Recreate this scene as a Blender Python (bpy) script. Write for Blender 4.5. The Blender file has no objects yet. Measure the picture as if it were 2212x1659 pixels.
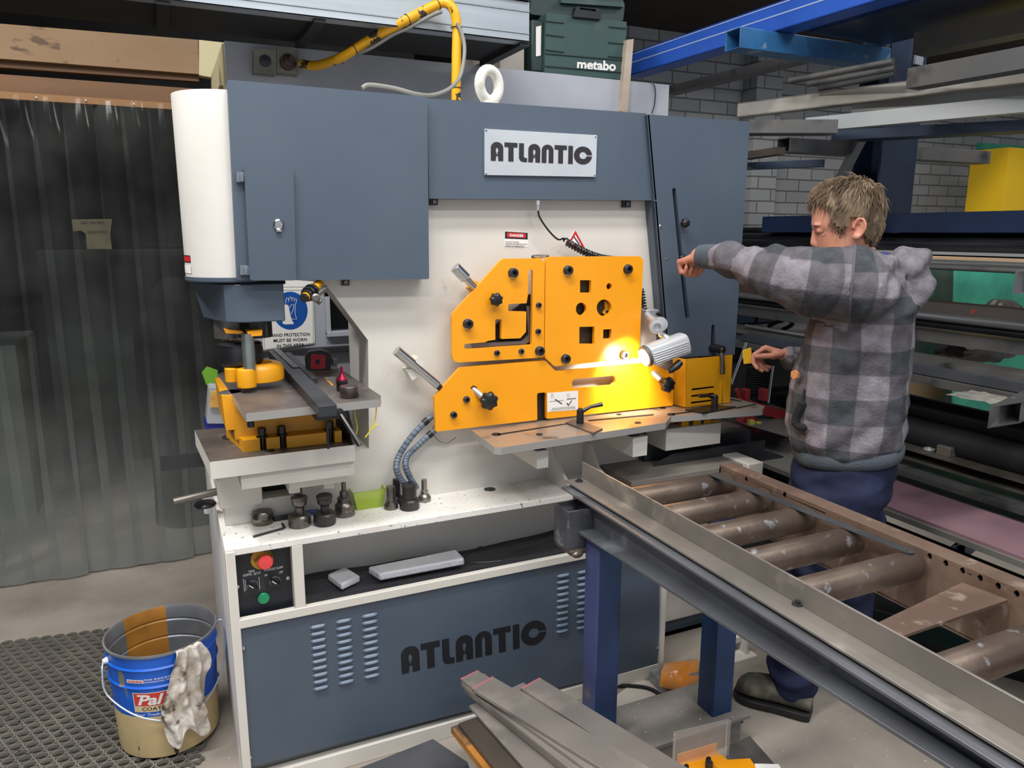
import bpy, bmesh, math, random
from mathutils import Vector, Matrix, noise
from mathutils.geometry import tessellate_polygon
S = bpy.context.scene
COL = S.collection
random.seed(7)
R = math.radians
# ---------------------------------------------------------------- camera
F_PX, PITCH, ROLL, YAW, HC = 1621.8, .19986, .00172, 1.13938, 1.62
_F = Vector((math.cos(YAW)*math.cos(PITCH), math.sin(YAW)*math.cos(PITCH), -math.sin(PITCH)))
_R = Vector((math.sin(YAW), -math.cos(YAW), 0)); _U = _R.cross(_F)
R2 = _R*math.cos(ROLL)+_U*math.sin(ROLL); U2 = -_R*math.sin(ROLL)+_U*math.cos(ROLL)
CAM = Vector((0, 0, HC))
cd = bpy.data.cameras.new('camera'); cam = bpy.data.objects.new('camera', cd); COL.objects.link(cam)
cd.sensor_width = 36; cd.lens = F_PX/2212*36; cd.clip_start = .05
mw = Matrix((R2, U2, -_F)).transposed().to_4x4(); mw.translation = CAM; cam.matrix_world = mw
S.camera = cam
# ---------------------------------------------------------------- world, lamps, exposure
S.view_settings.view_transform = 'Standard'; S.view_settings.look = 'None'
S.view_settings.exposure = 0.0; S.view_settings.gamma = 1.0; S.view_settings.use_curve_mapping = False
S.cycles.max_bounces = 6; S.cycles.diffuse_bounces = 3; S.cycles.glossy_bounces = 3; S.cycles.transparent_max_bounces = 16
S.cycles.use_adaptive_sampling = True; S.cycles.use_denoising = True; S.cycles.sample_clamp_indirect = 6
W = bpy.data.worlds.new('shed_daylight'); S.world = W; W.use_nodes = True
W.node_tree.nodes['Background'].inputs[0].default_value = (.80, .88, 1.0, 1); W.node_tree.nodes['Background'].inputs[1].default_value = .62
def area(loc, size, sy, power, col=(1, .98, .95), rot=(0, 0, 0)):
    l = bpy.data.lights.new('ceiling_or_fill_light', 'AREA'); l.shape = 'RECTANGLE'; l.size = size; l.size_y = sy; l.energy = power; l.color = col
    o = bpy.data.objects.new('ceiling_or_fill_light', l); COL.objects.link(o); o.location = loc; o.rotation_euler = rot; return o
for (x, y, p) in ((-1.2, .9, 60), (.2, 1.0, 80), (1.6, .2, 42), (-.6, -1.2, 60), (1.4, -1.4, 50), (3.2, 0., 30)):
    area((x, y, 4.3), 1.5, .35, p)
area((-1.7, 2.6, 4.3), .35, 1.5, 120)  # added fill lamp, brightens the left floor and the curtain
area((4.0, 2.3, 4.3), 1.5, .35, 60)  # extra fill put in to lift the rack and the back area
# ---------------------------------------------------------------- points from the picture on real planes
def _on(ax, v, px, py):
    d = _F+R2*((px-1106)/F_PX)-U2*((py-829.5)/F_PX)
    return CAM+d*((v-CAM[ax])/d[ax])
def X(v, px, py): return _on(0, v, px, py)
def Y(v, px, py): return _on(1, v, px, py)
def Z(v, px, py): return _on(2, v, px, py)
# ---------------------------------------------------------------- materials
def lin(c):
    c = c.lstrip('#'); o = []
    for i in (0, 2, 4):
        v = int(c[i:i+2], 16)/255; o.append(v/12.92 if v <= .04045 else ((v+.055)/1.055)**2.4)
    return tuple(o)+(1,)
_M = {}
def mat(name, c, rough=.5, metal=0, c2=None, ns=6, lo=.4, hi=.7, bump=0, bs=None, stretch=None, spec=.5, emit=None, alpha=1, trans=0, c3=None, n3=30, lo3=.62, hi3=.66, det=6):
    if name in _M: return _M[name]
    m = bpy.data.materials.new(name); m.use_nodes = True; _M[name] = m
    nt = m.node_tree; b = nt.nodes['Principled BSDF']; L = nt.links.new
    b.inputs['Base Color'].default_value = lin(c); b.inputs['Roughness'].default_value = rough; b.inputs['Metallic'].default_value = metal
    b.inputs['Specular IOR Level'].default_value = spec
    if alpha < 1: b.inputs['Alpha'].default_value = alpha
    if trans: b.inputs['Transmission Weight'].default_value = trans
    if emit: b.inputs['Emission Color'].default_value = lin(emit[0]); b.inputs['Emission Strength'].default_value = emit[1]
    tc = nt.nodes.new('ShaderNodeTexCoord'); src = tc.outputs['Object']
    if stretch:
        mp = nt.nodes.new('ShaderNodeMapping'); mp.inputs['Scale'].default_value = stretch; L(src, mp.inputs[0]); src = mp.outputs[0]
    def nz(scale, d=det):
        n = nt.nodes.new('ShaderNodeTexNoise'); n.inputs['Scale'].default_value = scale; n.inputs['Detail'].default_value = d; L(src, n.inputs['Vector']); return n
    def ramp(n, a, z):
        r = nt.nodes.new('ShaderNodeMapRange'); r.inputs[1].default_value = a; r.inputs[2].default_value = z; L(n.outputs[0], r.inputs[0]); return r
    cur = None
    if c2:
        mx = nt.nodes.new('ShaderNodeMix'); mx.data_type = 'RGBA'; mx.inputs[6].default_value = lin(c); mx.inputs[7].default_value = lin(c2)
        L(ramp(nz(ns), lo, hi).outputs[0], mx.inputs[0]); cur = mx.outputs[2]
    if c3:
        mx = nt.nodes.new('ShaderNodeMix'); mx.data_type = 'RGBA'; mx.inputs[6].default_value = lin(c); mx.inputs[7].default_value = lin(c3)
        if cur: L(cur, mx.inputs[6])
        L(ramp(nz(n3, 4), lo3, hi3).outputs[0], mx.inputs[0]); cur = mx.outputs[2]
    if cur: L(cur, b.inputs['Base Color'])
    if bump:
        bp = nt.nodes.new('ShaderNodeBump'); bp.inputs['Strength'].default_value = bump; bp.inputs['Distance'].default_value = .01
        L(nz(bs or 60).outputs[0], bp.inputs['Height']); L(bp.outputs[0], b.inputs['Normal'])
    return m
BLUE = mat('blue_grey_paint', '#4b5766', .42, c2='#515d6b', ns=3, bump=.05, bs=300)
CREAM = mat('cream_paint', '#dad6ce', .45, c2='#d2cdc4', ns=3, c3='#b9b2a6', n3=14, lo3=.68, hi3=.78, bump=.03, bs=200)
CREAMD = mat('worn_white_paint', '#e6e5e6', .5, c2='#cfcdd3', ns=5, c3='#77757c', n3=22, lo3=.66, hi3=.74, stretch=(1, 1, .35))
SHELFM = mat('dusty_white_paint', '#ece9e4', .5, c2='#d8d3cb', ns=4, c3='#56524e', n3=70, lo3=.63, hi3=.72)
GDUST = mat('gritty_shelf_paint', '#c9c2b6', .6, c2='#9a9388', ns=5, c3='#2c2a28', n3=70, lo3=.64, hi3=.7)
ORANGE = mat('orange_paint', '#f6a313', .35, c2='#f29d10', ns=4, bump=.02, bs=200)
YELL = mat('yellow_machine_paint', '#dd9a0c', .4, c2='#d18d0c', ns=5, c3='#6a4a10', n3=30, lo3=.7, hi3=.76, bump=.08, bs=60)
YEL2 = mat('guard_yellow_paint', '#d99a12', .4, c2='#cf9010', ns=5)
BLACK = mat('black_plastic', '#15161a', .35, spec=.6)
BOLT = mat('black_oxide_steel', '#35353a', .38, .6, c2='#4a4a4e', ns=30)
DARK = mat('recess_shade', '#0b0c0e', .8)  # near-black standing in for the shade inside slots, holes and gaps
SHEAR = mat('machined_table_steel', '#9a8f85', .36, .45, c2='#b59c80', ns=4, c3='#4b4541', n3=9, lo3=.6, hi3=.72)
TABD = mat('oiled_table_steel', '#6c6460', .42, .4, c2='#4b4644', ns=7, c3='#8b8078', n3=12, lo3=.6, hi3=.75)
EDGE = mat('bright_cut_steel', '#a9a7a4', .32, .35)
STEEL = mat('mill_steel', '#6f6c6b', .42, .75, c2='#8a8683', ns=9)
CHROME = mat('polished_steel', '#c9c9c8', .16, 1)
SILV = mat('silver_cast_aluminium', '#c5c7ca', .35, .6)
GUNM = mat('tool_steel', '#65605d', .3, .85, c2='#8a837d', ns=25, c3='#3a3735', n3=40, lo3=.58, hi3=.7)
GUND = mat('blackened_tool_steel', '#3b3a3b', .38, .6, c2='#4d4b4a', ns=25)
INK = mat('black_lettering', '#1b1b20', .5)
WINK = mat('white_lettering', '#d9dadd', .5)
WHITE = mat('white_label', '#eceae6', .45)
RED = mat('red_plastic', '#c9272c', .4)
def obm(name, base='#8a8d90'): return mat(name, base)
# ---------------------------------------------------------------- mesh builder
ORG = {}
class MB:
    def __init__(s): s.v = []; s.f = []; s.m = []; s.sm = []
    def add(s, vs, fs, m=0):
        b = len(s.v); s.v += [Vector(v) for v in vs]
        for f in fs: s.f.append([b+i for i in f]); s.m.append(m)
        return s
    def box(s, x0, x1, y0, y1, z0, z1, m=0):
        vs = [(x, y, z) for z in (z0, z1) for y in (y0, y1) for x in (x0, x1)]
        return s.add(vs, [(0, 2, 3, 1), (4, 5, 7, 6), (0, 1, 5, 4), (2, 6, 7, 3), (0, 4, 6, 2), (1, 3, 7, 5)], m)
    def hexa(s, a, b, m=0):   # two matching rings joined
        n = len(a)
        return s.add(list(a)+list(b), [tuple(range(n))[::-1], tuple(range(n, 2*n))]+[(i, (i+1) % n, n+(i+1) % n, n+i) for i in range(n)], m)
    def beam(s, p, q, w, h, up=(0, 0, 1), m=0, off=(0, 0)):
        p = Vector(p); q = Vector(q); d = (q-p).normalized(); u = Vector(up); sd = d.cross(u).normalized(); u = sd.cross(d)
        o = sd*off[0]+u*off[1]
        c = [(-1, -1), (1, -1), (1, 1), (-1, 1)]
        return s.hexa([p+o+sd*(a*w/2)+u*(b*h/2) for a, b in c], [q+o+sd*(a*w/2)+u*(b*h/2) for a, b in c], m)
    def profile(s, p, q, prof, up=(0, 0, 1), m=0):   # prof: list of convex quads (x0,x1,y0,y1) in section
        p = Vector(p); q = Vector(q); d = (q-p).normalized(); u = Vector(up); sd = d.cross(u).normalized(); u = sd.cross(d)
        for (x0, x1, y0, y1) in prof:
            c = [(x0, y0), (x1, y0), (x1, y1), (x0, y1)]
            s.hexa([p+sd*a+u*b for a, b in c], [q+sd*a+u*b for a, b in c], m)
        return s
    def prism(s, loops, fn, d, m=0, ms=None):
        d = Vector(d); pl = [[Vector((u, v, 0)) for u, v in lp] for lp in loops]
        tr = tessellate_polygon(pl); flat = [p for lp in pl for p in lp]
        A = [Vector(fn(p.x, p.y)) for p in flat]; n = len(A); B = [a+d for a in A]
        fs = [tuple(t) for t in tr]; s.add(A+B, fs+[tuple(i+n for i in t)[::-1] for t in fs], m)
        k = 0
        for lp in pl:
            c = len(lp); a = A[k:k+c]; b = B[k:k+c]
            s.add(a+b, [(i, (i+1) % c, c+(i+1) % c, c+i) for i in range(c)], m if ms is None else ms); k += c
        return s
    def plate(s, y, t, outer, holes=(), r=0, m=0, ms=None):   # picture points on the plane y, thickness t away from the camera
        lps = []
        for i, lp in enumerate([outer]+list(holes)):
            w = [(Y(y, *p)[0], Y(y, *p)[2]) for p in lp]
            lps.append(fillet(w, r if i == 0 else 0))
        return s.prism(lps, lambda u, v: (u, y, v), (0, t, 0), m, ms)
    def zplate(s, z, t, outer, holes=(), r=0, m=0, ms=None):
        lps = [fillet([tuple(Z(z, *p)[:2]) for p in lp], r if i == 0 else 0) for i, lp in enumerate([outer]+list(holes))]
        return s.prism(lps, lambda u, v: (u, v, z), (0, 0, -t), m, ms)
    def cyl(s, p, q, r, r2=None, n=20, m=0, caps=True):
        p = Vector(p); q = Vector(q); d = (q-p).normalized(); a = d.orthogonal().normalized(); b = d.cross(a); r2 = r if r2 is None else r2
        A = [p+(a*math.cos(t)+b*math.sin(t))*r for t in [2*math.pi*i/n for i in range(n)]]
        B = [q+(a*math.cos(t)+b*math.sin(t))*r2 for t in [2*math.pi*i/n for i in range(n)]]
        fs = [(i, (i+1) % n, n+(i+1) % n, n+i) for i in range(n)]
        if caps: fs += [tuple(range(n))[::-1], tuple(range(n, 2*n))]
        return s.add(A+B, fs, m)
    def tube(s, pts, r, n=8, m=0, closed=False):
        P = [Vector(p) for p in pts]; N = len(P); rings = []; a = None
        for i, p in enumerate(P):
            t = (P[(i+1) % N]-P[i-1]) if closed else (P[min(i+1, N-1)]-P[max(i-1, 0)])
            t.normalize()
            a = (t.orthogonal() if a is None else a-t*a.dot(t)).normalized(); b = t.cross(a)
            rr = r[i] if isinstance(r, (list, tuple)) else r
            rings += [p+(a*math.cos(w)+b*math.sin(w))*rr for w in [2*math.pi*k/n for k in range(n)]]
        fs = []
        for i in range(N if closed else N-1):
            j = (i+1) % N
            fs += [(i*n+k, i*n+(k+1) % n, j*n+(k+1) % n, j*n+k) for k in range(n)]
        if not closed: fs += [tuple(range(n))[::-1], tuple(range((N-1)*n, N*n))]
        return s.add(rings, fs, m)
    def lathe(s, c, prof, n=32, m=0, axis=(0, 0, 1), ms=None):
        c = Vector(c); ax = Vector(axis).normalized(); a = ax.orthogonal().normalized(); b = ax.cross(a); k = len(prof)
        vs = [c+ax*h+(a*math.cos(2*math.pi*i/n)+b*math.sin(2*math.pi*i/n))*r for i in range(n) for r, h in prof]
        for j in range(k-1):
            s_ = [(i*k+j, ((i+1) % n)*k+j, ((i+1) % n)*k+j+1, i*k+j+1) for i in range(n)]
            b0 = len(s.v) if j == 0 else b0
            if j == 0: s.v += [Vector(v) for v in vs]
            for f in s_: s.f.append([b0+q for q in f]); s.m.append((ms[j] if ms else m))
        for j, rev in ((0, 1), (k-1, 0)):
            if prof[j][0] > 1e-6:
                f = [b0+i*k+j for i in range(n)]; s.f.append(f[::-1] if rev else f); s.m.append(ms[0] if ms and j == 0 else (ms[-1] if ms else m))
        return s
    def ball(s, c, r, n=16, m=0, mt=None):
        c = Vector(c); r = (r, r, r) if not isinstance(r, (list, tuple)) else r; h = n//2; vs = []; fs = []
        for i in range(1, h):
            t = math.pi*i/h
            for j in range(n):
                p = Vector((r[0]*math.sin(t)*math.cos(2*math.pi*j/n), r[1]*math.sin(t)*math.sin(2*math.pi*j/n), r[2]*math.cos(t)))
                vs.append(c+(mt @ p if mt else p))
        q = Vector((0, 0, r[2])); vs += [c+(mt @ q if mt else q), c-(mt @ q if mt else q)]; T = len(vs)-2
        for i in range(h-2):
            fs += [(i*n+j, i*n+(j+1) % n, (i+1)*n+(j+1) % n, (i+1)*n+j) for j in range(n)]
        fs += [(T, (j+1) % n, j) for j in range(n)]+[(T+1, (h-2)*n+j, (h-2)*n+(j+1) % n) for j in range(n)]
        return s.add(vs, fs, m)
    def build(s, name, mats, parent=None, bevel=0, smooth=35, seg=2, org=None):
        if not isinstance(mats, (list, tuple)): mats = [mats]
        me = bpy.data.meshes.new(name); o = bpy.data.objects.new(name, me); COL.objects.link(o)
        if parent is not None: org = ORG[parent.name]; o.parent = parent
        elif org is None:
            lo = [min(v[i] for v in s.v) for i in range(3)]; hi = [max(v[i] for v in s.v) for i in range(3)]
            org = Vector(((lo[0]+hi[0])/2, (lo[1]+hi[1])/2, lo[2]))
        org = Vector(org); ORG[o.name] = org
        if parent is None: o.location = org
        me.from_pydata([v-org for v in s.v], [], s.f)
        for mm in mats: me.materials.append(mm)
        for p, k in zip(me.polygons, s.m): p.material_index = min(k, len(mats)-1)
        bm = bmesh.new(); bm.from_mesh(me); bmesh.ops.recalc_face_normals(bm, faces=bm.faces); bm.to_mesh(me); bm.free()
        if smooth:
            for p in me.polygons: p.use_smooth = True
            me.set_sharp_from_angle(angle=R(smooth))
        if bevel:
            b = o.modifiers.new('edges', 'BEVEL'); b.width = bevel; b.segments = seg; b.limit_method = 'ANGLE'; b.angle_limit = R(40)
        return o
def fillet(poly, r, n=5):
    if r <= 0: return list(poly)
    out = []; N = len(poly)
    for i in range(N):
        p = Vector(poly[i]); a = Vector(poly[i-1]); b = Vector(poly[(i+1) % N])
        u = (a-p); v = (b-p); rr = min(r, u.length*.45, v.length*.45); u.normalize(); v.normalize()
        p0 = p+u*rr; p1 = p+v*rr
        for k in range(n+1):
            t = k/n; q = p0*(1-t)**2+p*2*t*(1-t)+p1*t*t; out.append((q.x, q.y))
    return out
def tag(o, label=None, cat=None, group=None, kind=None):
    if label: o['label'] = label
    if cat: o['category'] = cat
    if group: o['group'] = group
    if kind: o['kind'] = kind
    return o
def thing(name, loc, label, cat, group=None):
    o = bpy.data.objects.new(name, None); COL.objects.link(o); o.location = loc; o.empty_display_size = .05; ORG[o.name] = Vector(loc)
    return tag(o, label, cat, group)
def circ(px, py, rx, ry=None, n=24):
    ry = ry or rx; return [(px+rx*math.cos(2*math.pi*i/n), py+ry*math.sin(2*math.pi*i/n)) for i in range(n)]
def spline(pts, k=8):
    P = [Vector(p) for p in pts]; P = [P[0]*2-P[1]]+P+[P[-1]*2-P[-2]]; out = []
    for i in range(1, len(P)-2):
        for j in range(k):
            t = j/k; a, b, c, d = P[i-1:i+3]
            out.append(.5*((2*b)+(c-a)*t+(2*a-5*b+4*c-d)*t*t+(3*b-a-3*c+d)*t**3))
    return out+[P[-2]]
_TX = {}
def text_geo(s, bold=0, shear=0):
    k = (s, bold, shear)
    if k in _TX: return _TX[k]
    cu = bpy.data.curves.new('t', 'FONT'); cu.body = s; cu.size = 1; cu.offset = bold; cu.shear = shear; cu.resolution_u = 3
    o = bpy.data.objects.new('t', cu); COL.objects.link(o); dg = bpy.context.evaluated_depsgraph_get(); dg.update()
    me = bpy.data.meshes.new_from_object(o.evaluated_get(dg))
    vs = [tuple(v.co[:2]) for v in me.vertices]; fs = [tuple(p.vertices) for p in me.polygons]
    bpy.data.objects.remove(o); bpy.data.curves.remove(cu); bpy.data.meshes.remove(me)
    x0 = min(v[0] for v in vs); x1 = max(v[0] for v in vs); y0 = min(v[1] for v in vs); y1 = max(v[1] for v in vs)
    _TX[k] = ([((a-x0)/(x1-x0), (b-y0)/(y1-y0)) for a, b in vs], fs); return _TX[k]
def text_on(mb, s, bl, br, tl, m=0, lift=(0, -.0008, 0), bold=0, shear=0):   # corners of the lettering: bottom left, bottom right, top left
    vs, fs = text_geo(s, bold, shear); bl = Vector(bl); u = Vector(br)-bl; v = Vector(tl)-bl; l = Vector(lift)
    mb.add([bl+u*a+v*b+l for a, b in vs], fs, m)
def arch(x0, x1, y0, yt, n=10):  # closed loop: leg-bottom left, up, arch, down
    c = (x0+x1)/2; r = (x1-x0)/2
    return [(x0, y0)]+[(c-r*math.cos(math.pi*i/n), yt-r+r*math.sin(math.pi*i/n)) for i in range(n+1)]+[(x1, y0)]
def logo(mb, bl, br, tl, m=0, lift=(0, -.0012, 0)):
    G = []
    def A(x): G.append([[(x, 0)]+[(x+.31-.31*math.cos(math.pi*i/12), .69+.31*math.sin(math.pi*i/12)) for i in range(13)]+[(x+.62, 0), (x+.37, 0), (x+.37, .21), (x+.31, .30), (x+.26, .21), (x+.24, 0)],
                        [(x+.25, .47), (x+.25, .62), (x+.28, .70), (x+.33, .70), (x+.37, .62), (x+.37, .50), (x+.31, .42), (x+.38, .36), (x+.31, .34)]])
    def T(x): G.append([[(x, .76), (x, 1), (x+.66, 1), (x+.66, .76), (x+.46, .76), (x+.46, 0), (x+.2, 0), (x+.2, .76)]])
    def L_(x): G.append([[(x, 1), (x+.25, 1), (x+.25, .28), (x+.30, .22), (x+.42, .22), (x+.42, 0), (x+.2, 0), (x+.07, .06), (x, .2)]])
    def N(x):
        G.append([[(x, 0)]+[(x+.31-.31*math.cos(math.pi*i/12), .69+.31*math.sin(math.pi*i/12)) for i in range(13)]+[(x+.62, 0), (x+.37, 0), (x+.37, .66), (x+.34, .76), (x+.28, .76), (x+.25, .66), (x+.25, 0)]])
    def I(x): G.append([[(x, 0), (x, 1), (x+.25, 1), (x+.25, 0)]])
    def C(x):
        o = [(x+.48+.5*math.cos(t), .5+.5*math.sin(t)) for t in [R(4)+R(352)*i/32 for i in range(33)]]
        i_ = [(x+.48+.2*math.cos(t), .5+.2*math.sin(t)) for t in [R(350)-R(340)*i/20 for i in range(21)]]
        G.append([o+i_])
    A(0); T(.68); L_(1.42); A(1.9); N(2.6); T(3.28); I(4.02); C(4.35); W_ = 5.33
    bl = Vector(bl); u = Vector(br)-bl; v = Vector(tl)-bl; l = Vector(lift)
    for g in G:
        pl = [[Vector((a, b, 0)) for a, b in lp] for lp in g]
        tr = tessellate_polygon(pl); mb.add([bl+u*(p.x/W_)+v*p.y+l for lp in pl for p in lp], [tuple(t) for t in tr], m)
# ================================================================ THE PUNCHING AND SHEARING MACHINE
MC = thing('punching_machine', (.85, 2.45, 0), 'large blue-grey and cream steel punching and shearing machine with orange front guards', 'machine')
YP = 2.24
# base cabinet -----------------------------------------------------
b = MB()
b.box(.09, .112, 2.06, 3.2, .0, .752, 1)                       # left side sheet
b.box(.112, 1.56, 2.06, 2.09, .0, .055)                        # skirting
b.box(.09, .115, 2.052, 2.075, .0, .765); b.box(1.545, 1.565, 2.052, 2.09, 0, .56)
b.box(.112, 1.56, 2.052, 2.072, .535, .562)                     # rail under the tray
b.box(.265, .295, 2.055, 2.30, .555, .752); b.box(.112, .265, 2.10, 2.28, .56, .752)
b.box(.29, 1.57, 2.30, 2.33, .5, .76)
b.box(.112, 1.56, 2.33, 2.86, .02, .75); b.box(.295, 1.56, 2.08, 2.31, .50, .522)
b.box(.112, 1.56, 2.11, 2.34, .02, .50)
b.build('base_cabinet', [CREAM, CREAMD], MC, .002)
sh = MB().box(.09, 1.30, 2.055, 2.86, .752, .772); sh.build('shelf', SHELFM, MC, .002)
sh = MB().box(1.30, 1.90, 2.06, 2.45, .752, .772); sh.build('shelf', GDUST, MC, .002)
for q in ((1058, 1057), (1325, 1020)):
    w = MB().lathe(Z(.772, *q), [(0, .003), (.008, .003), (.009, .0015), (.019, .0015), (.02, 0)], 20); w.build('shelf_bolt', BOLT, MC)
# front panel ------------------------------------------------------
fp = MB().plate(2.062, .012, [(514, 1347), (1424, 1172), (1424, 1437), (1250, 1475), (545, 1655)]).build('front_panel', BLUE, MC, .003)
p0 = Y(2.062, 514, 1347)
def louvre(bank, x, z, w):
    bank.lathe((x, 2.062, z), [(0, 0), (0, 0)], 3) if 0 else None
    n = 8; vs = []
    for i in range(n+1):
        t = i/n; e = math.sin(math.pi*min(1, max(0, t)))**.5*.5+.5 if 0 < i < n else 0
        for k in range(5):
            a = k/4; vs.append((x+w*t, 2.062-.009*math.sin(math.pi*a*.9)*e, z+.012*(a-.5)*2*(.45+.55*e)*.6))
    fs = [(i*5+k, (i+1)*5+k, (i+1)*5+k+1, i*5+k+1) for i in range(n) for k in range(4)]
    bank.add(vs, fs)
for (xt, yt, xb, yb, n, wpx) in ((669, 1357, 680, 1489, 10, 35), (725, 1345, 735, 1476, 10, 35), (781, 1333, 790, 1463, 10, 35), (1203, 1246, 1209, 1364, 10, 27), (1247, 1238, 1252, 1356, 10, 27)):
    bank = MB(); a = Y(2.062, xt, yt); c = Y(2.062, xb, yb); a2 = Y(2.062, xt+wpx, yt)
    for i in range(n): t = i/(n-1); louvre(bank, a.x, a.z+(c.z-a.z)*t, a2.x-a.x)
    tag(bank.build('louvre_bank', mat('louvre_paint', '#6f7f92', .35), fp), 'column of ten pressed louvres')
lg = MB(); logo(lg, Y(2.062, 868, 1456), Y(2.062, 1180, 1387), Y(2.062, 865, 1400)); lg.build('lettering', INK, fp, smooth=0)
for q in ((527, 1400), (541, 1635), (1420, 1400)): MB().ball(Y(2.06, *q), (.006, .004, .006), 10).build('panel_screw', CHROME, fp)
# control panel ----------------------------------------------------
cp = MB().plate(2.095, .004, [(498, 1185), (640, 1162), (646, 1305), (505, 1335)]).build('control_panel', mat('panel_black', '#1c2027', .45), MC)
def on_cp(px, py): return Y(2.095, px, py)
e = MB(); c = on_cp(566, 1206); e.cyl(c, c+Vector((0, -.006, 0)), .031, n=32); e.build('emergency_collar', mat('worn_yellow_disc', '#b98a23', .5, c2='#5d4712', ns=40, lo=.5, hi=.6), cp)
e = MB(); c = on_cp(571, 1207); e.lathe(c, [(.012, 0), (.013, .015), (.020, .018), (.021, .028), (.018, .032), (0, .033)], 28, axis=(0, -1, 0)); tag(e.build('emergency_stop_button', mat('stop_red', '#e2474a', .4), cp), 'red mushroom emergency stop button')
e = MB(); c = on_cp(569, 1291); e.lathe(c, [(.016, 0), (.0165, .006), (.015, .008), (0, .009)], 28, axis=(0, -1, 0)); tag(e.build('start_button', mat('start_green', '#178a5c', .3), cp), 'green start button')
for (qx, qy) in ((545, 1264), (594, 1255)):
    c = on_cp(qx, qy); e = MB(); e.lathe(c, [(.0145, 0), (.0145, .006), (.012, .007), (0, .007)], 24, axis=(0, -1, 0), m=0)
    e.lathe(c, [(.0152, 0), (.0152, .004), (.0143, .0042)], 24, axis=(0, -1, 0), m=1)
    e.beam(c+Vector((-.012, -.013, .012)), c+Vector((.013, -.013, -.012)), .007, .013, (0, -1, 0)); e.beam(c+Vector((-.010, -.0205, .010)), c+Vector((.001, -.0205, 0)), .002, .001, (0, -1, 0), 2)
    e.build('selector_switch', [BLACK, CHROME, WINK], cp)
e = MB().plate(2.0945, .001, [(524, 1235), (568, 1228), (574, 1278), (527, 1286)]).build('switch_plate', mat('switch_plate_grey', '#2c2f37', .5), cp)
t = MB()
def tl_on(s, x0, y0, x1, y1, h, f=on_cp, dx=0, m=0, bold=.01, lift=(0, -.0012, 0), tgt=None): text_on(tgt or t, s, f(x0, y0), f(x1, y1), f(x0+dx, y0-h), m, lift, bold)
tl_on('MODE', 537, 1237, 550, 1235, 5); tl_on('NORMAL', 525, 1246, 544, 1242, 5); tl_on('SETUP', 548, 1242, 563, 1239, 5)
tl_on('HYDRAULIC CLAMP', 570, 1234, 611, 1227, 5); tl_on('ON', 571, 1245, 577, 1244, 5); tl_on('OFF', 603, 1239, 611, 1237, 5)
for (a, bb) in (((525, 1250), (528, 1277)), ((529, 1252), (531, 1276)), ((559, 1245), (561, 1272))): t.beam(on_cp(*a)+Vector((0, -.002, 0)), on_cp(*bb)+Vector((0, -.002, 0)), .0012, .0006, (0, -1, 0))
t.build('lettering', WINK, cp, smooth=0)
for q in ((513, 1267), (622, 1248)): MB().lathe(on_cp(*q), [(.006, 0), (.0055, .003), (0, .0045)], 12, axis=(0, -1, 0)).build('panel_screw', CHROME, cp)
# body plate -------------------------------------------------------
bp = MB()
def wy(y, px, py): q = Y(y, px, py); return (q.x, q.z)
pl = [(.17, 1.975), (.17, 1.5), (wy(YP, 700, 606)[0], 1.475), wy(YP, 795, 735), wy(YP, 797, 965), (wy(YP, 797, 965)[0], .955), (.33, .94), (.33, .772), (1.80, .772), (1.80, 1.975)]
bp.prism([pl], lambda u, v: (u, YP, v), (0, .12, 0)); bp.box(.40, 1.78, YP+.12, YP+.42, 1.5, 1.95); bp.box(.6, 1.7, YP+.12, YP+.5, .772, 1.4)
body = bp.build('body_plate', CREAM, MC, .002)
q = Y(YP-.015, 470, 1038); q2 = Y(YP-.015, 568, 1088)
bp = MB().box(q.x, q2.x, YP-.015, YP+.3, q2.z, .985); bp.box(.105, .33, YP-.004, YP+.25, .772, .84); bp.build('support_block', CREAM, MC, .002)
bp = MB().box(.225, .34, YP+.06, YP+.2, .80, .98); bp.build('support_gap_shade', DARK, MC)  # dark box put in as the shade of the gap by the block
# nose shroud
n = MB().lathe((.197, 2.335, 1.493), [(0, .0), (.139, .0), (.14, .004), (.14, .49), (0, .492)], 64); n.build('nose_shroud', mat('nose_white_paint', '#ebe8e3', .4, c2='#e2dfd8', ns=3), MC)
n = MB().lathe((.197, 2.335, 1.482), [(0, 0), (.139, 0), (.143, .004), (.143, .014), (0, .014)], 64); n.build('shroud_rim', BLUE, MC)
t = MB()
for k, (z0, z1, m) in enumerate(((1.535, 1.555, 1), (1.538, 1.552, 0), (1.506, 1.528, 0))):
    r_ = .1406+.0004*k; a0, a1 = R(184), R(206)
    vs = []
    for i in range(9):
        a = a0+(a1-a0)*i/8; vs += [(.197+r_*math.cos(a), 2.335+r_*math.sin(a), z0), (.197+r_*math.cos(a), 2.335+r_*math.sin(a), z1)]
    t.add(vs, [(2*i, 2*i+2, 2*i+3, 2*i+1) for i in range(8)], [1, 2, 0][k])
t.build('danger_label', [WHITE, INK, RED], MC, smooth=0)
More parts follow.
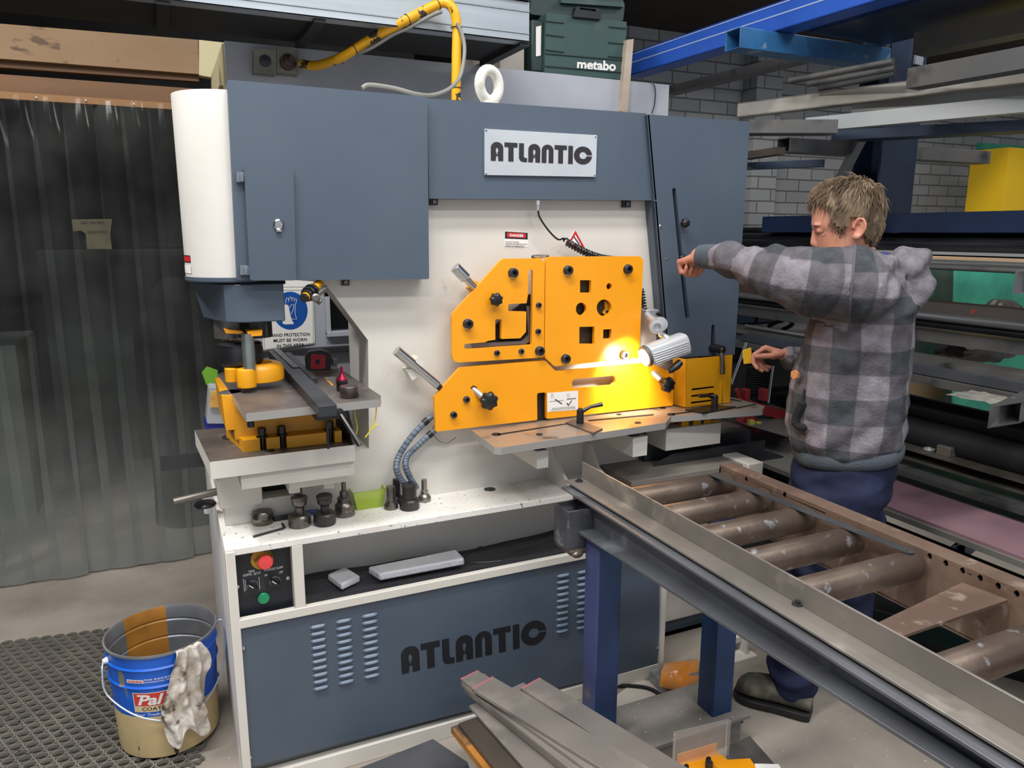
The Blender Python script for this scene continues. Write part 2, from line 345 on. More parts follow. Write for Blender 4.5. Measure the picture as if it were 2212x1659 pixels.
# covers -----------------------------------------------------------
lc = MB().plate(2.17, .075, [(491, 172), (923, 209), (927, 603), (512, 606)], r=.006).build('left_cover', BLUE, MC, .004)
l2 = MB().plate(2.152, .02, [(527, 358), (634, 361), (640, 606), (540, 606)], r=.008).build('access_door', BLUE, MC, .003)
for (a, b_) in (((511, 371), (528, 393)), ((519, 573), (541, 594))):
    h = MB().plate(2.158, .014, [(a[0], a[1]), (b_[0], a[1]+1), (b_[0], b_[1]), (a[0], b_[1])]); h.cyl(Y(2.150, a[0]+12, a[1]+3), Y(2.150, a[0]+12, b_[1]-1), .004, n=10); h.build('hinge', mat('hinge_grey', '#6d7680', .4), l2, .001)
h = MB().lathe(Y(2.151, 602, 485), [(.014, 0), (.014, .004), (.011, .006), (.010, .004), (0, .004)], 28, axis=(0, -1, 0)); c = Y(2.147, 602, 485); h.beam(c+Vector((0, 0, -.014)), c+Vector((0, 0, -.019)), .014, .006, (0, 1, 0)); h.build('lock', CHROME, l2)
cc = MB().plate(2.195, .05, [(923, 212), (1397, 245), (1414, 433), (927, 429)], r=.003).build('centre_cover', BLUE, MC, .003)
npl = MB().plate(2.187, .006, [(1047, 278), (1290, 292), (1287, 382), (1047, 378)]).build('name_plate', mat('brushed_aluminium', '#b9bfc6', .35, .3, c2='#d2d7dc', ns=3), MC, .0008)
lg = MB(); logo(lg, Y(2.187, 1060, 347), Y(2.187, 1278, 356), Y(2.187, 1060, 306)); lg.build('lettering', mat('plate_ink', '#2b262b', .5), npl, smooth=0)
for q in ((1050, 281), (1286, 295), (1284, 378), (1050, 375)): MB().ball(Y(2.187, *q), (.004, .003, .004), 8).build('rivet', CHROME, npl)
slot1 = [(1452, 409), (1456, 405), (1460, 409), (1466, 470), (1480, 600), (1490, 686), (1486, 692), (1481, 687), (1471, 600), (1459, 480)]
slot2 = [(1537, 704), (1540, 700), (1544, 704), (1545, 752), (1535, 752)]
rc = MB().plate(2.18, .02, [(1398, 247), (1620, 263), (1587, 766), (1442, 773), (1414, 433)], [slot1, slot2])
rc.box(1.84, 1.86, 2.2, 2.62, 1.19, 1.965)
Lx = [Y(2.18, 1398, 247), Y(2.18, 1414, 433), Y(2.18, 1442, 773)]
for a, b_ in ((Lx[0], Lx[1]), (Lx[1], Lx[2])):
    rc.add([a, b_, b_+Vector((0, .06, 0)), a+Vector((0, .06, 0)), a+Vector((.01, 0, 0)), b_+Vector((.01, 0, 0)), b_+Vector((.01, .06, 0)), a+Vector((.01, .06, 0))], [(0, 1, 2, 3), (4, 5, 6, 7), (0, 1, 5, 4), (1, 2, 6, 5), (2, 3, 7, 6), (3, 0, 4, 7)])
a = Y(2.18, 1398, 247); rc.box(a.x, 1.86, 2.2, 2.6, a.z-.012, a.z-.002)
rc = rc.build('right_cover', BLUE, MC, .002)
MB().box(1.615, 1.83, 2.215, 2.5, 1.2, 1.96).build('right_cover_shade', DARK, MC)  # dark filler, supplies the shade behind the cover slots
def knob(c, r, parent, name='star_knob', d=(0, -1, 0), depth=.022, stem=.012):
    d = Vector(d).normalized(); a = d.orthogonal().normalized(); b_ = d.cross(a); k = MB(); n = 56
    pr = [(.55, 0), (.95, .15), (1, .5), (.92, .85), (.6, 1)]
    base = Vector(c)+d*stem; rings = []
    for rr, h in pr:
        rings.append([base+d*(h*depth)+(a*math.cos(t)+b_*math.sin(t))*(r*rr*(1-.13*(1-math.cos(7*t))/2*1.3)) for t in [2*math.pi*i/n for i in range(n)]])
    vs = sum(rings, []); fs = [(j*n+i, j*n+(i+1) % n, (j+1)*n+(i+1) % n, (j+1)*n+i) for j in range(4) for i in range(n)]+[tuple(range(n))[::-1], tuple(range(4*n, 5*n))]
    k.add(vs, fs); k.cyl(Vector(c), base, r*.3, n=12, m=1); return k.build(name, [BLACK, STEEL], parent, smooth=50)
def capbolt(mb, c, r, h=None):
    h = h or r*1.1
    mb.lathe(c, [(r*1.15, 0), (r*1.15, .002), (r, .002), (r, h*.9), (r*.9, h), (r*.5, h), (r*.45, h*.45), (0, h*.45)], 24, axis=(0, -1, 0), ms=[1, 1, 0, 0, 0, 2, 2])
def lever(parent, base, tip, ax=(0, -1, 0), r=.012, h=.03, name='clamp_lever'):
    base = Vector(base); tip = Vector(tip); ax = Vector(ax); k = MB(); k.cyl(base, base+ax*h, r, r*.95, 20); k.cyl(base+ax*h, base+ax*(h+.006), r*.7, r*.5, 16)
    s0 = base+ax*(h*.8); mid = s0.lerp(tip, .45)+ax*.006
    k.tube([s0, s0.lerp(mid, .5), mid, mid.lerp(tip, .6), tip], [r*.55, r*.5, r*.45, r*.55, r*.6], 10); return k.build(name, BLACK, parent)
knob(Y(2.18, 1472, 482), .016, rc); knob(Y(2.20, 1465, 556), .014, rc)
MB().ball(Y(2.18, 1426, 489), (.006, .004, .006), 10).build('cover_screw', CHROME, rc); MB().ball(Y(2.18, 1440, 560), (.004, .003, .004), 8).build('cover_screw', CHROME, rc)
lever(rc, Y(2.18, 1538, 751), Y(2.095, 1561, 808), r=.016, h=.06)
# eyebolt ----------------------------------------------------------
c = Y(2.30, 1057, 184); e = MB(); e.tube([(c.x+.038*math.cos(t), 2.30+.012*math.cos(t), c.z+.045*math.sin(t)) for t in [2*math.pi*i/28 for i in range(28)]], .0165, 14, closed=True)
e.lathe((c.x, 2.30, c.z-.085), [(.032, 0), (.032, .022), (.02, .034), (0, .036)], 24); e.build('lifting_eye', mat('eye_white', '#dcdad2', .4, c2='#b2aea4', ns=20, lo=.55, hi=.7), MC)
MB().cyl((c.x, 2.30, 1.95), (c.x, 2.30, c.z-.05), .03).build('eye_boss', CREAM, MC)
for q in ((938, 436), (1355, 441), (747, 610)):
    e = MB().plate(2.225, .02, [(q[0]-8, q[1]-7), (q[0]+8, q[1]-7), (q[0]+8, q[1]+7), (q[0]-8, q[1]+7)]); cc_ = Y(2.222, *q); e.lathe(cc_, [(.006, 0), (.006, .003), (.003, .003), (.003, .001)], 12, axis=(0, -1, 0), m=1); e.build('cover_bracket', [BLACK, STEEL], MC)
# stickers ---------------------------------------------------------
YS = YP-.001
d = MB(); d.plate(YS, .0008, [(1090, 499), (1141, 502), (1141, 534), (1090, 532)]); d.plate(YS-.0008, .0008, [(1091, 500), (1140, 503), (1140, 517), (1091, 515)], m=1)
d.plate(YS-.0014, .0006, [(1095, 502), (1136, 504.5), (1137, 514), (1095, 512.5)], r=.007, m=2)
dd = lambda x, y: Y(YS-.0016, x, y)
text_on(d, 'DANGER', dd(1101, 511), dd(1131, 512.5), dd(1101, 505), 0, bold=.03)
for i, s in enumerate(('DO NOT EXTEND', 'FINGERS OR HANDS INTO', 'POINT OF OPERATION')):
    text_on(d, s, dd(1092, 523.5+i*4.6), dd((1121, 1139, 1132)[i], 524.3+i*4.7), dd(1092, 521+i*4.6), 1, bold=.02)
tag(d.build('danger_label', [WHITE, INK, RED], MC, smooth=0), 'small red and black danger sticker')
d = MB(); d.plate(YS, .0008, [(1241, 497), (1223, 530), (1264, 535)]); d.plate(YS-.001, .0008, [(1243, 498), (1225, 530), (1263, 534)], [[(1243, 506), (1231, 527), (1256, 529.5)]], m=1); d.beam(dd(1240, 511), dd(1252, 528), .003, .0005, (0, 1, 0), 2)
tag(d.build('warning_triangle', [WHITE, RED, INK], MC, smooth=0), 'red-edged warning triangle sticker')
# curly cord -------------------------------------------------------
cr = MB(); A0 = Y(2.205, 1221, 521); A1 = Y(2.205, 1350, 562)
lead = spline([Y(2.19, 1162, 452), Y(2.2, 1166, 470), Y(2.2, 1185, 498), Y(2.195, 1205, 517), A0+Vector((-.006, 0, .01))], 6)
ax = (A1-A0); nT = 22; hp = []
side = Vector((0, 1, 0)); up_ = ax.normalized().cross(side).normalized()
for i in range(nT*12+1):
    t = i/(nT*12); sag = Vector((0, 0, -.018*math.sin(math.pi*t))); w_ = 2*math.pi*nT*t; hp.append(A0+ax*t+sag+(side*math.cos(w_)+up_*math.sin(w_))*.0105)
cr.tube(lead+hp, .003, 6); cr.build('curly_cable', BLACK, MC); cr = MB()
B0 = Y(2.21, 1386, 625); B1 = Y(2.2, 1392, 668); hp = [B0.lerp(B1, i/72)+Vector((.008*math.cos(i*2*math.pi/10), .008*math.sin(i*2*math.pi/10), 0)) for i in range(73)]
cr.tube(hp, .0028, 6); cr.build('curly_cable', BLACK, MC)
e = MB().cyl(Y(2.19, 1162, 433), Y(2.19, 1162, 443), .007, n=6); e.cyl(Y(2.19, 1162, 443), Y(2.19, 1162, 455), .0055, .004, n=14); e.build('cable_gland', SILV, MC)
# orange guards ----------------------------------------------------
YO = 2.165
def k6(pts): return [(x/3.53+900, y/3.53+480) for x, y in pts]
ag = MB().plate(YO, .014, k6([(655, 279), (945, 275), (978, 306), (970, 1032), (302, 1070), (272, 1040), (268, 705)]),
   [k6([(852, 378), (858, 366), (870, 361), (882, 366), (888, 378), (878, 935), (385, 968), (368, 962), (360, 945), (368, 928), (520, 916), (545, 905), (600, 896), (600, 748), (606, 740), (642, 740), (648, 748), (646, 890), (790, 885), (834, 836), (836, 682), (706, 680), (699, 672), (699, 630), (706, 624), (838, 618), (848, 560)])], r=.009)
ag = ag.build('angle_shear_guard', ORANGE, MC, .002)
MB().plate(YO+.03, .02, k6([(480, 900), (838, 600), (840, 560), (885, 550), (885, 940), (440, 965)])).build('blade_recess', DARK, ag)  # dark plate standing in for shade in the cavity behind the guard
MB().plate(YO+.018, .01, k6([(420, 925), (800, 905), (850, 860), (838, 640), (862, 640), (870, 910), (830, 930), (430, 958)])).build('shear_blade', STEEL, ag)
c = k6([(780, 652)])[0]
bg = MB().plate(YO, .014, k6([(1012, 264), (1703, 259), (1728, 284), (1697, 1034), (1052, 1100), (975, 1030), (985, 292)]),
   [k6([(1246, 442), (1331, 442), (1331, 539), (1246, 537)]), k6(circ(1469, 490, 21, 25)), k6(circ(1255, 662, 41, 49)), k6(circ(1430, 653, 57, 64)),
    k6([(1241, 798), (1356, 796), (1355, 930), (1240, 928)]), k6([(1423, 818), (1487, 815), (1484, 887), (1422, 890)])], r=.009)
bg = bg.build('bar_shear_guard', ORANGE, MC, .002)
dk = mat('bronze_blade', '#5b4c33', .5, .4); 
MB().plate(YO+.028, .01, k6([(1200, 420), (1500, 420), (1500, 960), (1200, 960)])).build('blade_recess', mat('guard_inside', '#40351f', .6, c2='#22201c', ns=8), bg)
e = MB().plate(YO+.018, .008, k6([(1440, 600), (1476, 640), (1474, 690), (1440, 712), (1418, 690), (1440, 660), (1436, 620)])); e.build('blade_pivot', YEL2, bg); e = MB(); capbolt(e, Y(YO+.018, *k6([(1450, 680)])[0]), .005); e.build('guard_bolt', [BOLT, CHROME, DARK], bg)
sg_out = k6([(330, 1110), (980, 1055), (1060, 1137), (1785, 1072), (1957, 1150), (1955, 1398), (992, 1500), (990, 1306), (978, 1298), (928, 1302), (918, 1312), (920, 1508), (145, 1598), (135, 1333)])
sg = MB().plate(YO, .014, sg_out, [k6([(1205, 1196), (1495, 1169), (1512, 1176), (1518, 1195), (1512, 1225), (1490, 1244), (1210, 1268), (1190, 1258), (1183, 1235), (1188, 1208)]), k6([(408, 1262), (430, 1243), (450, 1250), (520, 1330), (490, 1350), (470, 1335)])], r=.004)
sg = sg.build('bar_guard_lower', ORANGE, MC, .002)
MB().plate(YO+.035, .01, k6([(900, 1280), (1010, 1280), (1010, 1510), (900, 1510)])).build('hold_down_recess', mat('recess_steel', '#4a423c', .5, .4), sg)
def guardbolts(lst, parent):
    for (x, y, r) in lst:
        e = MB(); capbolt(e, Y(YO, *k6([(x, y)])[0]), r); e.build('guard_bolt', [BOLT, CHROME, DARK], parent)
guardbolts([(732, 386, .0145), (388, 774, .0145), (935, 980, .0145), (928, 632, .0085), (924, 832, .0085), (796, 984, .0085), (610, 996, .0085)], ag)
guardbolts([(1150, 366, .0145), (1605, 357, .0145), (1132, 1040, .0145), (1575, 1010, .0145)], bg)
guardbolts([(378, 1350, .010), (280, 1467, .010)], sg)
knob(Y(YO, *k6([(585, 585)])[0]), .022, ag); knob(Y(YO-.012, *k6([(530, 1350)])[0]), .031, sg, d=(-.05, -1, .0), depth=.028); knob(Y(YO-.012, *k6([(1880, 1225)])[0]), .029, sg, d=(.05, -1, -.1), depth=.028)
e = MB(); e.cyl(Y(YO+.01, *k6([(1790, 1140)])[0]), Y(YO-.02, *k6([(1860, 1200)])[0]), .011, n=18); e.cyl(Y(YO+.012, *k6([(430, 1270)])[0]), Y(YO-.012, *k6([(500, 1330)])[0]), .010, n=18); e.build('knob_stud', SILV, sg)
# measuring sticker on lower guard
ys = YO-.001; d = MB(); d.plate(ys, .0008, k6([(996, 1303), (1232, 1284), (1230, 1430), (998, 1448)])); ff = lambda x, y: Y(ys-.0008, *k6([(x, y)])[0])
text_on(d, 'MATERIAL MUST BE POSITIONED', ff(1035, 1424), ff(1205, 1410), ff(1035, 1417), 1, bold=.01); text_on(d, 'UNDER CORRECTLY NOT HOLD DOWN', ff(1020, 1438), ff(1212, 1420), ff(1020, 1431), 1, bold=.01)
d.beam(ff(1056, 1350), ff(1108, 1385), .003, .0004, (0, 1, 0), 1); d.beam(ff(1146, 1350), ff(1214, 1343), .002, .0004, (0, 1, 0), 1); d.beam(ff(1012, 1368), ff(1120, 1358), .0008, .0004, (0, 1, 0), 1)
d.beam(ff(1146, 1378), ff(1158, 1398), .003, .0004, (0, 1, 0), 1); d.beam(ff(1157, 1398), ff(1184, 1358), .0025, .0004, (0, 1, 0), 1)
for xx in (1028, 1040, 1150, 1162):
    for yy in range(3): d.beam(ff(xx, 1308+yy*12), ff(xx+2, 1315+yy*12), .001, .0004, (0, 1, 0), 1)
d.build('instruction_label', [WHITE, INK], sg, smooth=0)
# hydraulic cylinder handles
e = MB(); a = Y(2.17, 983, 577); c = Y(2.17, 1015, 610); e.cyl(a, a.lerp(c, .72), .0175, n=28); e.cyl(a.lerp(c, .72), Y(2.18, 1031, 627), .012, n=24); e.build('hold_down_cylinder', CHROME, MC, .001)
e = MB().plate(2.19, .03, [(1012, 622), (1030, 606), (1040, 622), (1022, 634)]); e.build('cylinder_bracket', ORANGE, MC)
e = MB(); a = Y(2.17, 856, 757); c = Y(2.17, 945, 832); e.cyl(a, a.lerp(c, .38), .016, n=28); e.cyl(a.lerp(c, .38), c, .0125, n=24, m=0); e.cyl(a.lerp(c, .9), Y(2.18, 960, 846), .010, n=20, m=1); e.build('hydraulic_ram', [CHROME, BOLT], MC)
e = MB().plate(2.17, .05, [(884, 790), (903, 770), (918, 785), (900, 805)]); e.plate(2.17, .05, [(878, 800), (890, 795), (902, 815), (890, 822)]); e.build('ram_bracket', CREAM, MC, .001)
e = MB(); e.tube([Y(2.2, 1164+4*math.cos(t), 556-2) + Vector((.02*math.cos(t), .008*math.sin(t)-.01, 0)) for t in [2*math.pi*i/16 for i in range(16)]], .006, 8, closed=True); e.build('pivot_nut', CHROME, MC)
HOSE = mat('spiral_wrapped_hose', '#6f7d8c', .45, c2='#4f5a68', ns=60, stretch=(.3, .3, 3))
for pts, en in (([(938, 896), (915, 915), (885, 948), (862, 985), (856, 1012), (866, 1035), (880, 1052), (893, 1075)], 0), ([(945, 925), (925, 942), (900, 965), (880, 985), (876, 1005), (885, 1030), (900, 1055)], 1)):
    P = spline([Y(2.205 if i < 4 else 2.18, *p) for i, p in enumerate(pts)], 8); h = MB(); h.tube(P, .0095, 12)
    for i in range(10, len(P)-2, 2): h.tube([P[i], P[i]+(P[i+1]-P[i])*.25], .0103, 12, m=3)
    h.tube(P[:5], .0072, 12, m=1); h.tube(P[5:9], .0115, 12, m=2); h.build('hydraulic_hose', [HOSE, CHROME, BLACK, mat('hose_band', '#39424e', .5)], MC)
wr = MB().tube(spline([Y(2.22, 943, 905), Y(2.22, 935, 930), Y(2.22, 945, 950), Y(2.22, 965, 957), Y(2.22, 985, 945)], 8), .0015, 6); wr.build('loose_wire', mat('thin_wire', '#8d8a80', .5), MC)
# shear table ------------------------------------------------------
tb = MB().zplate(1.0, .022, [(1018, 929), (1068, 966), (1082, 967), (1438, 913), (1449, 899), (1648, 884), (1652, 877), (1560, 853), (1450, 868), (1200, 905)], m=0, ms=1).build('shear_table', [SHEAR, EDGE], MC, .0015)
for poly in ([(1075, 937), (1238, 912), (1239, 914), (1077, 940)], [(1270, 907), (1412, 894), (1412, 897), (1272, 910)], [(1452, 893), (1500, 887), (1500, 890), (1454, 896)], [(1590, 880), (1632, 872), (1633, 874), (1592, 883)], [(1578, 861), (1603, 866), (1601, 868), (1576, 863)]): MB().zplate(1.0006, .0012, poly).build('table_slot_shade', DARK, tb)  # dark insets laid on as slot shade, nothing is cut
for q, r_ in (((1072, 938), 7), ((1165, 938), 5), ((1378, 913), 5), ((1337, 895), 4), ((1450, 895), 6), ((1432, 881), 5)): MB().zplate(1.0006, .0012, circ(q[0], q[1], r_*1.5, r_*.5)).build('bolt_hole_shade', DARK, tb)  # dark discs on the table top in place of shaded holes
g = MB().zplate(1.006, .006, [(1222, 912), (1240, 905), (1302, 925), (1282, 935)]); g.build('stop_block', TABD, tb, .0008); lever(tb, Z(1.006, 1253, 914), Z(1.07, 1302, 873), (0, 0, 1), .0125, .045)
g = MB().zplate(1.0065, .006, [(1480, 884), (1545, 874), (1590, 878), (1520, 891)]); g.build('stop_block', BLACK, tb, .0008); lever(tb, Z(1.006, 1543, 880), Z(1.055, 1510, 855), (0, 0, 1), .0125, .042)
for (x0, x1, yt, yb) in ((1160, 1185, 975, 1010), (1368, 1398, 945, 984)):
    a = Y(2.0, x0, yt); c = Y(2.0, x1, yb); MB().box(a.x, c.x, 2.0, 2.25, c.z, a.z).build('table_arm', CREAM, MC, .002)
    MB().box(a.x-.005, a.x+.03, 2.01, 2.2, a.z, .98).build('arm_bracket', BLACK, MC)
for (xt, xb) in ((1190, 1238), (1272, 1330)):
    a = Y(2.2, xt, 960); c = Z(.772, xb-10, 1058)
    MB().prism([[(2.24, a.z), (2.2, a.z), (2.14, a.z-.07), (2.08, .80), (2.08, .772), (2.24, .772)]], lambda u, v: (a.x, u, v), (.012, 0, 0)).build('gusset', CREAM, MC, .001)
a = Y(2.10, 1440, 922); c = Y(2.10, 1556, 955); MB().box(a.x, c.x, 2.10, 2.3, c.z-.005, a.z-.01).build('notcher_block', CREAM, MC, .002)
for i, xx in enumerate((1482, 1508, 1530, 1546)): q = Y(2.11, xx, 921); MB().box(q.x-.02, q.x+.012, 2.11, 2.22, q.z-.012, q.z+.024).build('notcher_clamp', YEL2, MC, .001)
for xx in (1470, 1494, 1520): q = Y(2.105, xx, 918); MB().cyl((q.x, 2.12, q.z), (q.x, 2.12, q.z+.035), .009, n=14).build('clamp_bolt', BLACK, MC)
g = MB(); a = Y(2.2, 1560, 950); g.box(1.55, 1.84, 2.22, 2.45, .79, .96); g.build('notcher_body', mat('dark_grey_steel', '#4c4d4f', .5, c2='#39393b', ns=6), MC)
# yellow notcher guard
YG = 2.125
def k3(pts): return [(x/5.925+1380, y/5.925+620) for x, y in pts]
ng = MB().plate(YG, .003, k3([(600, 925), (1200, 868), (1165, 1480), (1075, 1488), (1075, 1130), (1060, 1490), (600, 1542)]),
   [k3([(680, 1300), (960, 1268), (972, 1278), (960, 1290), (685, 1325), (675, 1312)]), k3([(675, 1385), (955, 1352), (966, 1364), (955, 1376), (680, 1410), (668, 1398)]), k3([(670, 1470), (950, 1438), (962, 1448), (950, 1460), (675, 1496), (663, 1484)])])
a, c, a2, c2_ = Y(YG, *k3([(600, 925)])[0]), Y(YG, *k3([(600, 1542)])[0]), Y(YG+.05, *k3([(545, 930)])[0]), Y(YG+.05, *k3([(530, 1520)])[0])
ng.hexa([a, c, c+Vector((.003, 0, 0)), a+Vector((.003, 0, 0))], [Vector((a.x-.012, YG+.06, a.z)), Vector((c.x-.012, YG+.06, c.z)), Vector((c.x-.009, YG+.06, c.z)), Vector((a.x-.009, YG+.06, a.z))])
ng = ng.build('notcher_guard', YEL2, MC, .001)
MB().plate(YG+.03, .01, k3([(640, 930), (1190, 900), (1160, 1470), (620, 1500)])).build('notcher_shade', DARK, MC)  # dark sheet, darkens behind the guard as shade would
g = MB().plate(YO+.02, .01, k3([(440, 1125), (530, 1130), (525, 1430), (440, 1440)]), [k3(circ(452, 1205, 14, 30)), k3(circ(448, 1370, 12, 28))]); g.plate(YO+.05, .01, k3([(430, 1050), (560, 1050), (540, 1540), (430, 1530)]), m=1); g.build('hinge_plate', [ORANGE, DARK], MC)
# punch station ----------------------------------------------------
def zc(z, px, py): q = Z(z, px, py); return (q.x, q.y)
top = [Y(2.19, 521, 616), Y(2.19, 612, 612)]; xs0 = top[0].x; xs1 = top[1].x; xm = Y(2.215, 483, 620).x
pt = [(xs0, 2.19), (xs1, 2.19), (xs1, 2.5), (.10, 2.5), (.072, 2.36), (xm, 2.215)]; pb = [(xs0, 2.19), (xs1, 2.19), (xs1, 2.5), (.12, 2.5), (.097, 2.37), (xm, 2.215)]
g = MB().hexa([(x, y, 1.372) for x, y in pb], [(x, y, 1.478) for x, y in pt]); g.build('punch_head_shroud', BLUE, MC, .003)
MB().box(.19, .31, 2.2, 2.45, 1.475, 1.5).build('shroud_gap_shade', DARK, MC)  # dark block put in as the shadow between cover and shroud
g = MB(); c = Y(2.3, 500, 725); g.cyl((.165, 2.34, 1.37), (.165, 2.34, 1.315), .045, n=32); g.cyl((.235, 2.32, 1.37), (.235, 2.32, 1.315), .046, n=32, m=1); g.build('punch_stem', [STEEL, BLACK], MC)
pn = MB(); c = Y(2.30, 521, 780); g = pn.lathe((c.x, 2.30, 1.235), [(0, 0), (.05, 0), (.061, .01), (.063, .02), (.063, .052), (.061, .056), (.061, .066), (.055, .07), (0, .07)], 36); pn.build('punch_nut', BLACK, MC)
g = MB().plate(2.24, .03, [(484, 711), (523, 715), (530, 722), (488, 720)]); g.plate(2.205, .05, [(534, 716), (567, 713), (566, 725), (536, 727)]); g.build('stripper_clip', ORANGE, MC, .002)
g = MB(); a = Y(2.20, 535.5, 722); c = Y(2.20, 535.5, 802); g.cyl((a.x, 2.22, a.z), (a.x, 2.22, c.z), .0175, n=28); g.build('guide_post', mat('galvanised_post', '#9fa5a2', .3, .8, c2='#7d827f', ns=12), MC)
g = MB(); c = Y(2.29, 562, 808); g.lathe((c.x, 2.29, c.z-.02), [(.045, 0), (.068, .004), (.068, .04), (.06, .052), (.05, .056), (.035, .056), (.034, .04), (0, .04)], 36)
a = Y(2.22, 533, 820); g.lathe((a.x, 2.222, a.z-.022), [(0, 0), (.026, 0), (.026, .05), (.024, .054), (0, .054)], 28); g.lathe((a.x-.035, 2.26, a.z-.01), [(0, 0), (.02, 0), (.02, .04), (0, .042)], 20)
g.build('stripper', YELL, MC, .002)
pt = MB().zplate(1.024, .048, [(420, 929), (453, 998), (766, 961), (766, 938), (730, 905)], m=0, ms=1); pt = pt.build('punch_table', [TABD, CREAM], MC, .002)
g = MB().box(.145, .455, 2.075, 2.30, .93, .976); q = Y(2.12, 652, 1053); g.box(.275, .44, 2.10, 2.30, .905, .978); g.build('table_support', CREAM, MC, .002)
g = MB()
for q in ((583, 945), (635, 1052), (700, 1040)): pass
for xx in (632, 705): a = Y(2.18, xx, 1050-(xx-632)*.12); MB().box(a.x-.016, a.x+.016, 2.14, 2.24, a.z-.01, a.z+.02).build('support_lug', CREAM, MC, .003)
for q, r_ in (((503, 935), 14), ((493, 945), 14), ((581, 972), 12), ((668, 955), 10), ((735, 945), 12)): MB().zplate(1.0246, .0012, circ(q[0], q[1], r_, r_*.4)).build('bolt_hole_shade', DARK, pt)  # flat dark discs for the shade of holes, table left uncut
# yellow die holder casting
dh = MB(); zf = 1.052
dh.prism([[(.162, 2.115), (.205, 2.115), (.205, 2.15), (.222, 2.15), (.222, 2.115), (.258, 2.115), (.258, 2.15), (.276, 2.15), (.276, 2.11), (.392, 2.11), (.392, 2.15), (.41, 2.15), (.41, 2.11), (.43, 2.11), (.43, 2.2), (.13, 2.3)]], lambda u, v: (u, v, 1.024), (0, 0, .033))
dh.hexa([(.145, 2.16, 1.05), (.425, 2.16, 1.05), (.425, 2.45, 1.05), (.145, 2.45, 1.05)], [(.15, 2.17, 1.15), (.425, 2.17, 1.15), (.425, 2.45, 1.15), (.13, 2.45, 1.15)])
dh.hexa([(.125, 2.20, 1.07), (.2, 2.19, 1.07), (.2, 2.5, 1.07), (.125, 2.5, 1.07)], [(.12, 2.21, 1.168), (.21, 2.19, 1.168), (.21, 2.5, 1.168), (.12, 2.5, 1.168)])
dh = dh.build('die_holder', YELL, MC, .006, seg=3)
for xx in (.2135, .267, .401):
    e = MB(); e.lathe((xx, 2.135, 1.057), [(.016, 0), (.016, .003), (.010, .003), (.0115, .005), (.0115, .026), (.006, .026), (.006, .018), (0, .018)], 20); e.cyl((xx, 2.13, 1.02), (xx, 2.13, 1.06), .0065, n=12); e.build('clamp_bolt', BLACK, MC)
e = MB(); c = Z(1.17, 498, 846); e.lathe((c.x, c.y, 1.168), [(.0, .002), (.03, .002), (.034, 0)], 28); e.build('die_ring', STEEL, MC)
st = MB().zplate(1.17, .022, [(531, 893), (821, 862), (823, 855), (722, 788), (690, 772), (600, 765), (470, 808), (474, 815)], [[(700, 815), (727, 813), (745, 830), (716, 833)]], m=0, ms=1).build('punch_work_table', [TABD, EDGE], MC, .0015)
e = MB().zplate(1.1685, .002, [(685, 817), (700, 813), (727, 836), (712, 839)]); e.build('yellow_tab', YELL, st)
e = MB(); q = Y(1.99, 541, 905); e.cyl((q.x, 1.99, 1.125), (q.x, 1.99, 1.15), .009, n=14); e.build('table_screw', BLACK, st)
a = Z(1.197, 593, 757); c = Z(1.197, 708, 878); fb = MB().beam(a, c, .045, .028, m=0, off=(0, -.012)); fb.beam(a+Vector((.045, 0, 0)), a.lerp(c, .55)+Vector((.045, 0, 0)), .02, .02, off=(0, -.02)); fb = fb.build('work_fence', mat('fence_black', '#3a3c40', .42, .3, c2='#2c2e31', ns=10), st, .001)
e = MB().beam(a.lerp(c, .0)+Vector((.005, 0, .0045)), a.lerp(c, .42)+Vector((.012, 0, .0045)), .02, .002); e.build('scale_strip', STEEL, fb)
c = Z(1.15, 712, 885); e = MB().box(c.x-.04, c.x+.045, c.y-.012, c.y+.05, 1.125, 1.168); e.build('fence_clamp', BLACK, fb, .002)
c0 = Vector((c.x+.02, c.y-.012, 1.145)); lever(fb, c0, Vector((c.x+.055, c.y-.10, 1.07)), (0, -1, 0), .013, .022)
for xx in (752, ):
    e = MB(); a = Y(2.0, 706, 905); e.cyl((a.x, 2.0, 1.04), (a.x, 2.0, 1.13), .004, n=10); e.build('clamp_screw', BLACK, fb)
e = MB().prism([[(2.06, 1.026), (2.30, 1.026), (2.30, 1.16), (2.22, 1.16)]], lambda u, v: (.45, u, v), (.012, 0, 0)); e.build('table_brace', TABD, MC, .001)
# small light aimer under the cover
e = MB(); a = Y(2.2, 690, 612); c = Y(2.12, 656, 645); e.cyl(a, a.lerp(c, .45), .012, n=16, m=1); e.cyl(a.lerp(c, .4), a.lerp(c, .85), .017, n=18); e.cyl(a.lerp(c, .5), a.lerp(c, .56), .021, n=12); e.cyl(a.lerp(c, .68), a.lerp(c, .74), .021, n=12); e.cyl(a.lerp(c, .8), c, .012, n=16); e.cyl(a.lerp(c, .86), a.lerp(c, .92), .0125, n=16, m=1)
e.cyl(Y(2.15, 672, 645), Y(2.19, 705, 622), .008, n=14, m=2); e.cyl(Y(2.14, 676, 642), Y(2.13, 693, 653), .009, n=14, m=2); e.lathe(Y(2.13, 681, 643), [(.012, 0), (.012, .012), (.008, .015), (0, .015)], 20, axis=(0, -1, 0), m=2); e.build('laser_pointer', [BLACK, YEL2, STEEL], MC)
